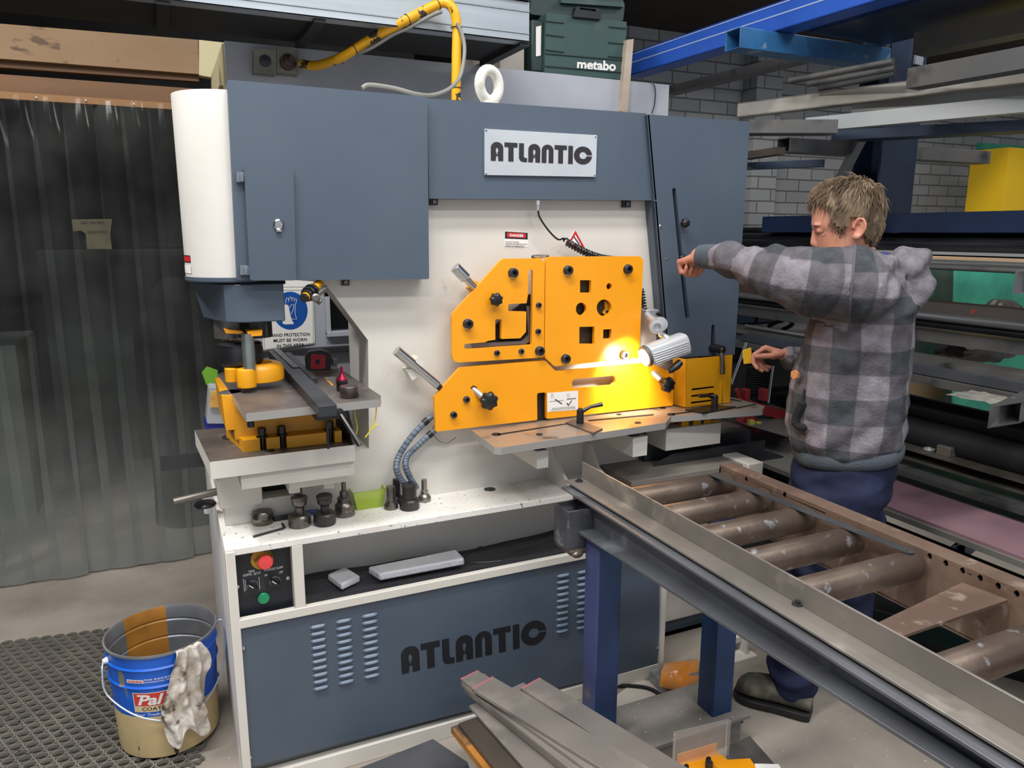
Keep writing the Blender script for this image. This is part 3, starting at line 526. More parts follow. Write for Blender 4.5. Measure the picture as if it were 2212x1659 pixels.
# pipes at the left end
e = MB(); a = Z(.86, 478, 1062); e.cyl(Y(2.32, 375, 1084), Vector((.13, 2.34, Y(2.32, 375, 1084).z+.012)), .0115, n=18); e.build('steel_pipe', mat('greasy_steel_pipe', '#77706a', .4, .7), MC)
a = Y(2.35, 352, 1055); e = MB().box(a.x, .14, 2.345, 2.352, .93, .975); e.build('flat_bar_arm', mat('black_flat_bar', '#37373a', .5, .4), MC)
e = MB(); e.lathe(Y(2.36, 443, 1086)-Vector((0, 0, .01)), [(0, 0), (.03, 0), (.032, .006), (.028, .012), (0, .014)], 20); e.build('foot_pad', BLACK, MC)
e = MB(); e.lathe(Y(2.45, 446, 1062)-Vector((0, 0, .02)), [(.012, -.05), (.014, .02), (0, .022)], 16); e.build('corner_post', CREAMD, MC)
# right side lower cabinets and feet
q0, q1, q2 = Y(2.28, 1432, 1200), Y(2.28, 1514, 1325), Y(2.28, 1514, 1400)
g = MB().box(1.60, 2.02, 2.28, 2.9, q1.z, .76); g.box(1.6, 1.98, 2.28, 2.9, .0, q2.z); g.build('side_cabinet', CREAM, MC, .004)
MB().box(1.60, 1.98, 2.31, 2.9, q2.z, q1.z).build('side_panel', BLUE, MC, .004)
g = MB(); a = Z(0, 1620, 1418); g.box(a.x-.09, a.x+.02, a.y-.02, a.y+.12, 0, .012); g.box(a.x-.02, a.x-.008, a.y-.0, a.y+.1, .01, .11); g.box(a.x-.12, a.x-.02, a.y+.03, a.y+.1, .05, .075); g.build('mounting_foot', CREAM, MC, .002)
g = MB(); a = Z(.772, 1370, 1000); g.prism([[(a.x, .80), (a.x+.02, .775), (a.x+.52, .775), (a.x+.52, .83), (a.x+.08, .83)]], lambda u, v: (u, 2.14, v), (0, .004, 0)); g.box(a.x+.05, a.x+.55, 2.07, 2.30, .776, .782); g.box(a.x, a.x+.5, 2.2, 2.204, .78, .86); g.build('scrap_chute', mat('dark_chute_steel', '#3e4044', .42, .5, c2='#505257', ns=6), MC, .001)
g = MB().box(1.38, 1.86, 2.03, 2.24, .775, .792); g.build('rubber_cover', mat('dusty_grey_rubber', '#7a746e', .7, c2='#8c857d', ns=6), MC, .001); MB().box(1.86, 1.93, 2.0, 2.3, .74, .80).build('end_stop', CREAM, MC, .003)
# ---------------------------------------------------------------- work lamp
LQ = Y(2.06, 1440, 752); WL = thing('work_lamp', (LQ.x, LQ.y, LQ.z-.05), 'silver finned swivel work lamp switched on beside the orange guards', 'lamp')
ux = (Y(2.06, 1475, 735)-Y(2.06, 1402, 770)); L_len = ux.length; ux.normalize(); vn = Vector((0, -1, 0)); vv = ux.cross(vn).normalized()
if vv.z < 0: vv = -vv
a = Y(2.06, 1398, 768); c = Y(2.06, 1478, 740)
g = MB(); prof = []
n = 20; ringA = []; 
for P in (a, c):
    for i in range(n):
        t = 2*math.pi*i/n; rx = abs(math.cos(t))**.6*math.copysign(1, math.cos(t)); rz = abs(math.sin(t))**.6*math.copysign(1, math.sin(t))
        ringA.append(P+vn*(-.034*rx)+vv*(.036*rz))
g.hexa(ringA[:n], ringA[n:])
for k in range(6): 
    o_ = vv*(-.030+.008*k)+vn*.035*(1 if k > 0 else .9); g.beam(a+o_+ux*.004, c+o_-ux*.004, .0028, .004, vn)
g.build('lamp_housing', mat('lamp_silver', '#d4d6d9', .3, .35), WL, .003)
g = MB(); P = a-ux*.012
g.hexa([P+vn*(-.034*math.cos(t))+vv*(.037*math.sin(t)) for t in [2*math.pi*i/24 for i in range(24)]], [a+vn*(-.035*math.cos(t))+vv*(.038*math.sin(t)) for t in [2*math.pi*i/24 for i in range(24)]]); g.build('lamp_bezel', mat('bezel_grey', '#55595c', .4), WL, .001)
g = MB(); P = a-ux*.0125; g.hexa([P+vn*(-.026*math.cos(t))+vv*(.028*math.sin(t)) for t in [2*math.pi*i/24 for i in range(24)]], [P+ux*.001+vn*(-.026*math.cos(t))+vv*(.028*math.sin(t)) for t in [2*math.pi*i/24 for i in range(24)]]); g.build('lamp_lens', mat('lit_lens', '#fff4d8', .4, emit=('#fff2cf', 12)), WL)
g = MB(); J = Y(2.09, 1418, 705); J2 = Y(2.09, 1430, 700); g.lathe(J, [(.012, -.012), (.024, -.012), (.025, 0), (.024, .016), (.013, .018), (.012, .006)], 28, axis=(-.5, -1, 0)); g.lathe(J+Vector((.022, .01, .006)), [(0, -.012), (.024, -.012), (.025, 0), (.024, .012), (0, .014)], 28, axis=(-.5, -1, 0))
g.tube([J+Vector((.012, 0, -.01)), J+Vector((.022, 0, -.03)), Y(2.065, 1445, 732)], .011, 12); g.tube([J+Vector((.01, .01, .01)), Y(2.14, 1408, 690), Y(2.17, 1398, 680)], .013, 12); g.build('swivel_joint', SILV, WL)
a_ = Y(2.20, 1386, 668); c_ = Y(2.20, 1412, 692); g = MB().box(a_.x, c_.x, 2.17, 2.225, c_.z, a_.z); g.cyl(Y(2.17, 1417, 676), Y(2.17, 1428, 682), .006, n=12, m=1); g.build('mounting_bracket', [SILV, BLACK], WL, .003)
g = MB(); g.tube([Y(2.05, 1470, 782), Y(2.05, 1462, 790), Y(2.05, 1448, 800), Y(2.05, 1442, 803)], [.012, .014, .011, .006], 10); g.build('lamp_handle', BLACK, WL)
sp = bpy.data.lights.new('lamp_beam', 'SPOT'); sp.energy = 14; sp.spot_size = R(118); sp.spot_blend = .6; sp.shadow_soft_size = .02; sp.color = (1, .95, .82)
so = bpy.data.objects.new('lamp_beam', sp); COL.objects.link(so); so.location = a-ux*.022; tgt = Y(2.165, 1360, 800); so.rotation_euler = (tgt-so.location).to_track_quat('-Z', 'Y').to_euler()
# ================================================================ THINGS ON THE MACHINE
ZS = .772
def item(name, px, py, prof, mats, label, cat, group=None, ms=None, z=ZS, n=36):
    c = Z(z, px, py); m = MB(); m.lathe(c, prof, n, ms=ms); o = m.build(name, mats, org=c); return tag(o, label, cat, group)
GS = 'punches and dies standing on the machine shelf'
item('die_ring', 568, 1129, [(.012, .035), (.012, .004), (.028, .004), (.031, .0), (.032, .004), (.032, .030), (.027, .038), (.016, .040), (.012, .038)], mat('bright_die_steel', '#8c847b', .22, .95, c2='#6d6660', ns=14), 'shiny hollow steel die ring, first thing on the left of the shelf', 'die', GS)
def punch_on_die(px, py, M, label):
    c = Z(ZS, px, py); t = thing('punch_and_die_set', c, label, 'punch and die', GS)
    MB().lathe(c, [(0, 0), (.031, 0), (.0325, .003), (.0325, .031), (.028, .036), (.012, .037), (0, .037)], 36).build('die', M, t)
    d = Vector((.002, 0, .030)); MB().lathe(c+d, [(0, 0), (.012, 0), (.013, .028), (.019, .033), (.0215, .037), (.0215, .049), (.024, .051), (.024, .057), (.021, .06), (0, .06)], 32).build('punch', M, t)
punch_on_die(648, 1135, GUNM, 'grey steel punch standing in a round die beside the hex key')
punch_on_die(702, 1131, GUND, 'darker black steel punch standing in a round die beside the stepped punch')
item('stepped_punch', 745, 1112, [(0, 0), (.030, 0), (.031, .004), (.031, .018), (.029, .02), (.029, .034), (.022, .042), (.021, .045), (.021, .056), (.019, .058), (.0135, .06), (.0135, .074), (.012, .077), (.007, .079), (.007, .103), (0, .104)], GUNM, 'tall four-step steel punch beside the green tray', 'punch', GS)
item('round_punch', 845, 1098, [(0, 0), (.021, 0), (.022, .004), (.021, .016), (.016, .022), (.0155, .026), (.0135, .027), (.0135, .072), (0, .074)], GUNM, 'plain cylindrical steel punch just right of the green tray', 'punch', GS)
item('round_punch', 858, 1085, [(0, 0), (.021, 0), (.022, .004), (.021, .016), (.016, .022), (.012, .024), (.012, .078), (0, .08)], GUND, 'dark punch half hidden behind the plain cylindrical punch', 'punch', GS)
item('punch_holder', 885, 1098, [(0, 0), (.030, 0), (.031, .003), (.031, .028), (.027, .033), (.022, .034), (.022, .070), (.024, .072), (.024, .079), (.021, .081), (0, .081)], GUND, 'wide black punch holder with a screwdriver slot at the hose ends', 'punch holder', GS)
item('round_punch', 917, 1082, [(0, 0), (.020, 0), (.021, .004), (.021, .014), (.014, .024), (.012, .025), (.012, .036), (.009, .038), (.009, .072), (0, .073)], mat('bright_punch_steel', '#8f8a84', .3, .8), 'light grey slim punch, rightmost on the shelf', 'punch', GS)
c = Z(ZS, 795, 1100); gt = thing('parts_tray', c, 'translucent lime green plastic tray of small metal parts on the shelf', 'tray')
g = MB()
def trough(g, c, w0, d0, w1, d1, h, t, m=0):
    def ring(w, d, z): return [c+Vector((x, y, z)) for x, y in ((-w/2, -d/2), (w/2, -d/2), (w/2, d/2), (-w/2, d/2))]
    rs = [ring(w0, d0, 0), ring(w1, d1, h), ring(w1+.006, d1+.006, h), ring(w1-2*t, d1-2*t, h), ring(w0-2*t, d0-2*t, t)]
    vs = sum(rs, []); fs = [(0, 3, 2, 1), (16, 17, 18, 19)]
    for a, b_ in ((0, 1), (1, 2), (2, 3), (3, 4)): fs += [(a*4+i, a*4+(i+1) % 4, b_*4+(i+1) % 4, b_*4+i) for i in range(4)]
    g.add(vs, fs, m)
trough(g, c+Vector((0.006, .030, .0005)), .080, .055, .104, .075, .062, .002)
g.build('tray_body', mat('lime_plastic', '#b7cf48', .3, alpha=.62), gt, .001)
g = MB(); rnd = random.Random(3)
for i in range(26):
    p = c+Vector((rnd.uniform(-.03, .03), .035+rnd.uniform(-.018, .018), .005+rnd.uniform(0, .014))); d = Vector((rnd.uniform(-1, 1), rnd.uniform(-1, 1), rnd.uniform(-.3, .3))).normalized()*.009; g.cyl(p-d, p+d, .0032, n=8)
tag(g.build('small_parts', GUND, gt), 'jumble of small dark metal parts', kind='stuff')
a, b_, d_ = Z(ZS+.004, 547, 1159), Z(ZS+.004, 615, 1140), Z(ZS+.004, 610, 1131); g = MB(); g.tube([a, a.lerp(b_, .5), a.lerp(b_, .93), b_+Vector((.001, .003, 0)), d_], .0035, 6)
tag(g.build('hex_key', GUND, org=a), 'black hex key lying at the front edge of the machine shelf', 'hex key')
a, b_ = Z(ZS+.009, 592, 1121), Z(ZS+.009, 690, 1103); g = MB(); k = thing('marker_knife', a, 'black and blue handled tool lying behind the punches', 'hand tool')
g.tube([a, a.lerp(b_, .3), a.lerp(b_, .42)], [.007, .008, .007], 10); g.build('grip', BLACK, k); g = MB(); g.tube([a.lerp(b_, .42), a.lerp(b_, .7), b_.lerp(a, .03), b_], [.0068, .0078, .006, .003], 10); g.build('blue_handle', mat('blue_grip', '#1d4f8f', .4), k)
# tray below: rubber mat and foam
g = MB(); nx, ny = 60, 10; vs = []
for i in range(nx+1):
    for j in range(ny+1):
        x = .30+1.24*i/nx; y = 2.076+.22*j/ny; t = j/ny; z = .531+.005*math.sin(3.2*x+1)+.008*t*t*(1+.4*math.sin(5*x))+.003*math.sin(20*x)*t
        if x > 1.0: z += .02*min(1, (x-1.0)/.3)*t
        vs.append((x, y, z))
N1 = len(vs); vs2 = [(x, y, z-.004) for x, y, z in vs]; q = lambda i, j: i*(ny+1)+j
fs = [(q(i, j), q(i+1, j), q(i+1, j+1), q(i, j+1)) for i in range(nx) for j in range(ny)]; fs += [tuple(N1+k for k in f)[::-1] for f in fs]
bd = [q(i, 0) for i in range(nx+1)]+[q(nx, j) for j in range(1, ny+1)]+[q(i, ny) for i in range(nx-1, -1, -1)]+[q(0, j) for j in range(ny-1, 0, -1)]
fs += [(bd[i], bd[(i+1) % len(bd)], N1+bd[(i+1) % len(bd)], N1+bd[i]) for i in range(len(bd))]
g.add(vs+vs2, fs); tag(g.build('rubber_mat', mat('ribbed_rubber', '#46454a', .65, c2='#333236', ns=10, stretch=(1, 14, 1), bump=.3, bs=40)), 'dark ribbed rubber mat lining the open tray above the louvred panel', 'rubber mat')
FOAM = mat('white_foam', '#e9e9ee', .85, c2='#dcdce3', ns=14, bump=.4, bs=80)
def slab(name, pts, z, h, label, group='offcuts of white packing foam'):
    g = MB(); p = [Z(z+h, *q) for q in pts]; g.hexa([v-Vector((0, 0, h)) for v in p], p); return tag(g.build(name, FOAM, bevel=.006, seg=3), label, 'foam block', group)
slab('foam_block', [(738, 1262), (778, 1243), (745, 1223), (707, 1240)], .546, .022, 'small square block of white foam at the left of the rubber mat')
slab('foam_block', [(820, 1240), (1004, 1206), (985, 1186), (795, 1224)], .550, .024, 'long bar of white foam on the rubber mat')
g = MB(); g.tube(spline([Z(.565, 1082, 1212), Z(.565, 1040, 1215), Z(.567, 1010, 1214), Z(.575, 1003, 1205), Z(.595, 1015, 1193), Z(.62, 1040, 1180)], 5), .002, 6); tag(g.build('cable_tie', BLACK), 'black cable tie curled at the right end of the long foam bar', 'cable tie')
# on the punching table
zt = 1.171; c = Z(zt, 688, 797)
tm = thing('tape_measure', c, 'red and black tape measure standing on the punching table', 'tape measure')
ax = Vector((.98, -.2, 0)).normalized(); ay = Vector((.2, .98, 0)).normalized()
def tmf(u, v): return c+ax*u+Vector((0, 0, v))-ay*.02
body = fillet([(-.04, .0), (.04, 0), (.046, .03), (.04, .055), (.012, .066), (-.03, .062), (-.042, .045)], .012)
g = MB(); g.prism([body], tmf, ay*.04); g.build('case', mat('tape_black_rubber', '#202023', .5), tm, .004)
g = MB(); g.prism([fillet([(-.026, .004), (.022, .004), (.026, .050), (-.02, .056)], .008)], lambda u, v: tmf(u, v)-ay*.002, ay*.003); g.build('side_plate', mat('tape_red', '#a8202a', .4), tm, .001)
g = MB(); g.prism([[(-.008, .02), (.006, .02), (.006, .036), (-.008, .036)]], lambda u, v: tmf(u, v)-ay*.004, ay*.003); g.build('lock_button', BLACK, tm)
g = MB(); p = tmf(.05, .02)+ay*.02; g.box(p.x-.004, p.x+.01, p.y-.008, p.y+.008, p.z-.012, p.z+.012); g.build('hook', STEEL, tm)
item('oil_bottle', 740, 843, [(0, 0), (.016, 0), (.017, .003), (.017, .026), (.017, .03), (.014, .036), (.006, .048), (.0045, .054), (.0045, .062), (.003, .07), (0, .071)], [BLACK, mat('anodised_red', '#8d1f3c', .25, .7)], 'small red-topped oiler bottle beside the round die cup', 'bottle', ms=[0, 0, 0, 0, 1, 1, 1, 1, 1, 1, 1], z=zt)
item('die_cup', 755, 857, [(0, 0), (.025, 0), (.026, .002), (.026, .028), (.024, .031), (.004, .031), (.0035, .029), (0, .029)], mat('die_cup_steel', '#6b6260', .3, .8, c2='#4b4443', ns=12), 'squat round steel die at the front corner of the punching table', 'die', z=zt)
g = MB(); g.tube(spline([Y(2.03, 765, 884), Y(2.03, 768, 905), Y(2.03, 772, 925), Y(2.03, 765, 950)], 6), .0016, 6); g.tube(spline([Y(2.03, 766, 950), Y(2.03, 772, 925), Y(2.02, 768, 900)], 6), .001, 6)
tag(g.build('yellow_twine', mat('yellow_twine', '#d9c22a', .7)), 'yellow twine hanging below the punching table next to the clamp lever', 'twine', 'loose lengths of yellow twine')
g = MB(); g.tube(spline([Y(1.99, 813, 878), Y(1.99, 811, 903), Y(1.99, 800, 930), Y(1.99, 789, 945), Y(1.99, 805, 925), Y(1.99, 818, 915)], 6), .0017, 6)
tag(g.build('yellow_twine', _M['yellow_twine']), 'yellow twine with a kinked end under the front right corner of the punching table', 'twine', 'loose lengths of yellow twine')
# ================================================================ ROLLER CONVEYOR
RUST = mat('rusty_brown_steel', '#6e5a50', .5, .5, c2='#8d7768', ns=6, c3='#a99a90', n3=18, lo3=.62, hi3=.75, bump=.1, bs=60)
GALV = mat('dusty_angle_steel', '#8b857e', .45, .55, c2='#6d6a66', ns=4, c3='#b1a79c', n3=9, lo3=.58, hi3=.75, bump=.05)
CHAN = mat('channel_steel', '#6d7076', .42, .55, c2='#57575b', ns=3, c3='#a9b4c0', n3=3, lo3=.56, hi3=.66, bump=.06, bs=90)
ROLL = mat('worn_roller_steel', '#5d5048', .42, .6, c2='#75675d', ns=8, c3='#8e8f95', n3=26, lo3=.63, hi3=.69, bump=.08, bs=80)
BPAINT = mat('blue_painted_steel', '#173a66', .42, c2='#152c50', ns=5, c3='#5a6070', n3=9, lo3=.62, hi3=.74, bump=.05)
BPAINT2 = mat('purple_blue_leg_face', '#444c78', .42, c2='#363f66', ns=4, c3='#7d6460', n3=9, lo3=.62, hi3=.72)  # lighter, more purple blue on the near leg's left face only
cv = thing('roller_conveyor', (1.3, 1.3, 0), 'steel roller conveyor on blue square legs running out from the machine', 'roller conveyor')
y0, y1 = 1.93, -.1
g = MB(); g.box(1.068, 1.132, y1, y0, .868, .874); g.box(1.126, 1.132, y1, y0, .874, .925); g.build('angle_rail', GALV, cv, .001)
g = MB()
for (xa_, xb_, zt1, zt0, h1, h0) in ((1.085, 1.093, .861, .861, .105, .015), (1.035, 1.093, .762, .850, .008, .008), (1.045, 1.093, .862, .862, .007, .007)): g.hexa([(xa_, y0-.02, zt1-h1), (xb_, y0-.02, zt1-h1), (xb_, y0-.02, zt1), (xa_, y0-.02, zt1)], [(xa_, y1, zt0-h0), (xb_, y1, zt0-h0), (xb_, y1, zt0), (xa_, y1, zt0)])
g; g.build('side_channel', CHAN, cv, .001)
g = MB()
for q in ((1251, 1040), (1722, 1306)): c = Z(.874, *q); g = MB(); g.lathe(c, [(.012, 0), (.012, .003), (.006, .003), (.006, .009), (0, .009)], 6 if q[0] > 1500 else 18); g.build('rail_bolt', BOLT, cv)
xf = 1.555
g = MB(); g.prism([[(y1, .74), (1.80, .74), (1.80, .889), (y1, .889)], ] + [[(X(xf, *q_).y+.006*math.cos(t), X(xf, *q_).z+.008*math.sin(t)) for t in [2*math.pi*i/8 for i in range(8)]] for q_ in ((1612, 1036), (1695, 1068), (2008, 1202), (2043, 1217), (2079, 1233), (2117, 1249), (2156, 1266), (2196, 1283))], lambda u, v: (xf, u, v), (.006, 0, 0)); g.box(xf, xf+.055, y1, 1.80, .889, .897); g.box(xf, xf+.05, y1, 1.8, .735, .742); g.box(xf, xf+.055, 1.794, 1.80, .74, .89); g.build('side_channel', RUST, cv, .001)
for i, yy in enumerate((1.745, 1.585, 1.424, 1.264, 1.10, .77, .60, .43, .2)):
    g = MB(); g.lathe((1.135, yy, .855), [(0, 0), (.012, 0), (.012, .006), (.033, .007), (.035, .010), (.035, .402), (.033, .405), (.012, .406), (.012, .42), (0, .42)], 40, axis=(1, 0, 0)); g.build('roller', ROLL, cv)
g = MB().hexa([(1.13, .91, .868), (1.13, .86, .873), (1.13, .86, .879), (1.13, .91, .874)], [(1.545, .98, .858), (1.545, .88, .864), (1.545, .88, .870), (1.545, .98, .864)]); g.build('cross_brace', RUST, cv)
g = MB().beam((1.09, 1.86, .79), (1.56, 1.78, .79), .05, .05); g.build('cross_tube', CHAN, cv)
# socket
sk = MB(); A = [(1.0, 1.785), (1.085, 1.785), (1.085, 1.87), (1.0, 1.87)]
B_ = [(1.004, 1.789), (1.081, 1.789), (1.081, 1.866), (1.004, 1.866)]
z0, z1 = .712, .832
def hollow(g, A, B_, z0, z1, m=0):
    n = len(A); vs = [(x, y, z0) for x, y in A]+[(x, y, z1) for x, y in A]+[(x, y, z1) for x, y in B_]+[(x, y, z0) for x, y in B_]
    g.add(vs, [(k*n+i, k*n+(i+1) % n, ((k+1) % 4)*n+(i+1) % n, ((k+1) % 4)*n+i) for k in range(4) for i in range(n)], m)
hollow(sk, A, B_, z0, z1); sk.build('square_socket', mat('tube_steel', '#65686e', .4, .6, c2='#4f474d', ns=9, c3='#8f8f93', n3=14), cv, .001)
g = MB().box(1.005, 1.09, 1.775, 1.87, .70, .712); g.ball((1.03, 1.78, .70), (.02, .012, .012), 10); g.build('weld_bead', mat('burnt_weld', '#4d4338', .5, .5, c2='#8f8577', ns=60), cv)
def leg(x, y, zt, M1, M2):
    g = MB(); vs = [(x, y, .1), (x+.078, y, .1), (x+.078, y+.078, .1), (x, y+.078, .1)]; vt = [(a, b, zt) for a, b, _ in vs]
    g.add(vs+vt, [(3, 0, 4, 7), (0, 1, 5, 4), (1, 2, 6, 5), (2, 3, 7, 6), (4, 5, 6, 7)]); g.m[0] = 1; o = g.build('leg', [M1, M2], cv, .004); return o
leg(1.058, 1.705, .752, BPAINT, BPAINT2); leg(1.478, 1.675, .75, BPAINT, BPAINT)
g = MB().box(.965, 1.60, 1.635, 1.85, .088, .10); g.box(.965, 1.575, 1.65, 1.66, 0, .09); g.box(.965, 1.60, 1.84, 1.85, 0, .09)
g.build('base_beam', mat('dusty_base_steel', '#8b8680', .65, .1, c2='#6a6662', ns=5, c3='#e0dace', n3=95, lo3=.70, hi3=.72), cv, .001)
a, b_ = Z(.895, 1537, 1022), Z(.895, 1962, 1188); g = MB()
d = (b_-a).normalized(); sd = d.cross(Vector((0, 0, 1))); hw = .014; o2 = [(x.x, x.y) for x in [a-sd*hw, b_-sd*hw]+[b_+d*hw*math.sin(t)-sd*hw*math.cos(t) for t in [math.pi*i/8 for i in range(1, 8)]]+[b_+sd*hw, a+sd*hw]]
g.prism([o2, [(b_.x-d.x*.004+.003*math.cos(t), b_.y-d.y*.004+.003*math.sin(t)) for t in [2*math.pi*i/8 for i in range(8)]]], lambda u, v: (u, v, .8915), (0, 0, .0015))
g = g.build('steel_ruler', mat('dull_ruler_steel', '#4d5054', .4, .6, c2='#5d6064', ns=6)); tag(g, 'long dark steel ruler lying slantwise across the conveyor rollers', 'ruler')
# ================================================================ FRONT STACK OF BARS
GREY = mat('grey_flat_bar', '#958e88', .42, .45, c2='#807a76', ns=3, c3='#b2aaa2', n3=5, lo3=.55, hi3=.75); PINK = mat('bar_end_marker', '#a8606c', .6)
def flat(pa, pb, z, w, h, label, group, name='flat_steel_bar', M=GREY, ext=.55, tip=True, cat='steel bar'):
    a = Z(z, *pa); b_ = Z(z, *pb); d = (b_-a).normalized(); b_ = a+d*(b_-a).length*1.0+d*ext; s = Vector((-d.y, d.x, 0)); g = MB()
    def ring(p, m): return [p, p+s*w, p+s*w-Vector((0, 0, h)), p-Vector((0, 0, h))]
    g.hexa(ring(a, 0), ring(b_, 0))
    if tip: g.hexa([v+Vector((0, 0, .0006)) for v in ring(a-d*.0004, 0)], [v+Vector((0, 0, .0006)) for v in ring(a+d*.006, 0)], 1)
    return tag(g.build(name, [M, PINK], bevel=.0008, org=a), label, cat, group)
GB = 'flat steel bars stacked in front of the machine'
zz = .30
flat((994, 1466), (1150, 1577), zz, .068, .011, 'topmost left flat bar with a clean pale end in the front stack', GB, ext=.65, tip=True)
flat((1019, 1487), (1300, 1659), zz+.011, .085, .010, 'wide flat bar with a red-marked end lying on the left pile', GB, ext=.5)
for i in range(3): flat((996+3*i, 1476+6*i), (1205, 1640+6*i), zz-.0115*(1+i), .085, .010, ('second', 'third', 'fourth')[i]+' flat bar down in the left pile of the front stack', GB, ext=.55, tip=False)
flat((1013, 1524), (1120, 1645), zz-.048, .10, .008, 'lowest thin flat bar sticking out on the left of the front stack', GB, ext=.5, tip=False)
flat((1102, 1487), (1330, 1659), zz-.002, .050, .009, 'flat bar with a cut end between the two piles of the front stack', GB, ext=.5, tip=False)
flat((1125, 1486), (1395, 1659), zz+.008, .078, .010, 'flat bar with a red-marked end lying on the right pile', GB, ext=.5)
flat((1118, 1496), (1370, 1659), zz-.004, .07, .010, 'second flat bar of the right pile of the front stack', GB, ext=.5, tip=False)
g = MB(); a = Z(.24, 990, 1562); a2 = Z(.24, 1050, 1548); d = Vector((.1, -1, 0)).normalized()
g.hexa([a, a+Vector((.34, .03, 0)), a+Vector((.34, .03, -.014)), a-Vector((0, 0, .014))], [a+d*.7, a+d*.7+Vector((.34, .03, 0)), a+d*.7+Vector((.34, .03, -.014)), a+d*.7-Vector((0, 0, .014))])
tag(g.build('steel_plate', mat('dark_mill_plate', '#4c4744', .45, .5, c2='#5e534a', ns=4), bevel=.001), 'dark steel plate lying under the piles of flat bars', 'steel plate')
g = MB(); a = Z(.225, 974, 1570); g.hexa([a, a+Vector((.3, .03, 0)), a+Vector((.3, .03, -.02)), a-Vector((0, 0, .02))], [a+d*.7, a+d*.7+Vector((.3, .03, 0)), a+d*.7+Vector((.3, .03, -.02)), a+d*.7-Vector((0, 0, .02))])
tag(g.build('steel_plate', mat('orange_rust_plate', '#b0762f', .6, .2, c2='#8a5a26', ns=14, c3='#54463a', n3=8, lo3=.55, hi3=.62), bevel=.001), 'rusty orange-edged plate at the bottom of the front stack', 'steel plate')
for i, (x, y) in enumerate(((.72, 1.25), (.78, 1.62))):
    g = MB().box(x, x+.28, y, y+.09, 0, .2); tag(g.build('timber_bearer', mat('dark_timber', '#4a4038', .8, c2='#5d5146', ns=8)), 'dark timber block under the '+('near' if i == 0 else 'far')+' end of the rusty plate', 'timber block')
g = MB().prism([[tuple(Z(.06, *q)[:2]) for q in ((760, 1659), (935, 1590), (1010, 1640), (1060, 1800), (900, 1800))]], lambda u, v: (u, v, .0), (0, 0, .05)); tag(g.build('floor_plate', mat('dark_floor_plate', '#4f5055', .5, .4, c2='#64656b', ns=5), bevel=.001), 'dark grey plate on the floor below the logo panel', 'steel plate')
# orange guard in clear plastic, bottom
zb = .12
bx = thing('boxed_guard_kit', Z(zb, 1540, 1640), 'spare orange guard bracket with clear screen in the bottom corner under the conveyor', 'machine guard')
o1 = [Z(zb, *q) for q in ((1463, 1650), (1548, 1624), (1572, 1643), (1620, 1640), (1660, 1700), (1480, 1760))]
g = MB(); g.prism([[(v.x, v.y) for v in o1]], lambda u, v: (u, v, zb), (0, 0, .003)); a, b_ = o1[0], o1[1]; g.hexa([a, b_, b_+Vector((0, .003, 0)), a+Vector((0, .003, 0))], [v+Vector((0, 0, .03)) for v in (a, b_, b_+Vector((0, .003, 0)), a+Vector((0, .003, 0)))]); g.build('bracket', ORANGE, bx, .001)
for q in ((1482, 1655), (1530, 1639)): c = Z(zb+.015, *q); g = MB(); g.lathe(c, [(.008, 0), (.008, .003), (.005, .003), (.005, .012), (0, .012)], 12, axis=(-.3, -1, 0)); g.build('bracket_bolt', BOLT, bx)
c = Z(zb, 1531, 1662); g = MB(); g.lathe(c, [(.011, 0), (.011, .02), (.0105, .024), (0, .024)], 20); g.build('pin', BOLT, bx)
a, b_ = Z(zb, 1452, 1659), Z(zb, 1570, 1629); g = MB(); g.hexa([a, b_, b_+Vector((0, .002, 0)), a+Vector((0, .002, 0))], [v+Vector((0, 0, .115)) for v in (a, b_, b_+Vector((0, .002, 0)), a+Vector((0, .002, 0)))])
g.tube([a+Vector((0, -.004, 0)), a+Vector((0, -.004, .112))], .0035, 8); g.tube([b_+Vector((0, -.004, 0)), b_+Vector((0, -.004, .112))], .0035, 8); g.tube([b_+Vector((-.01, -.004, 0)), b_+Vector((-.01, -.004, .112))], .003, 8); g.build('clear_screen', mat('clear_acrylic', '#cfd3d3', .15, alpha=.22), bx)
a = Z(.15, 1630, 1650); g = MB(); g.hexa([a, a+Vector((.06, -.03, .0)), a+Vector((.03, -.09, .01)), a+Vector((-.04, -.06, 0))], [v+Vector((0, 0, .001)) for v in (a, a+Vector((.06, -.03, .0)), a+Vector((.03, -.09, .01)), a+Vector((-.04, -.06, 0)))]); tag(g.build('paper_slip', WHITE), 'white slip of paper on the orange bracket in the bottom corner', 'paper')
for i, (pts, z, h, lab) in enumerate((([(1572, 1610), (1620, 1590), (1700, 1680), (1560, 1700)], .045, .04, 'grey scuffed block of steel on the floor behind the paper slip'),)):
    g = MB(); g.prism([[tuple(Z(z, *q)[:2]) for q in pts]], lambda u, v: (u, v, z-h), (0, 0, h)); tag(g.build('steel_block', mat('scuffed_floor_steel', '#6a6764', .55, .3, c2='#4f4d4b', ns=10), bevel=.002), lab, 'steel block')
a, b_ = Z(.006, 1563, 1572), Z(.006, 1603, 1557); g = MB().cyl(a, b_, .006, n=10); tag(g.build('steel_rod', BOLT, org=a), 'short dark steel rod on the floor near the boot', 'rod')
g = MB(); a = Z(0, 1435, 1497); 
pts = [(1435, 1430), (1505, 1422), (1505, 1505), (1425, 1482)]
g.add([Y(2.02, 1436, 1432), Y(2.02, 1509, 1424), Y(1.95, 1425, 1483), Y(1.95, 1509, 1504), Y(1.97, 1430, 1447), Y(1.97, 1509, 1443), Y(2.1, 1440, 1438), Y(2.1, 1509, 1430)], [(0, 1, 5, 4), (4, 5, 3, 2), (0, 6, 7, 1)])
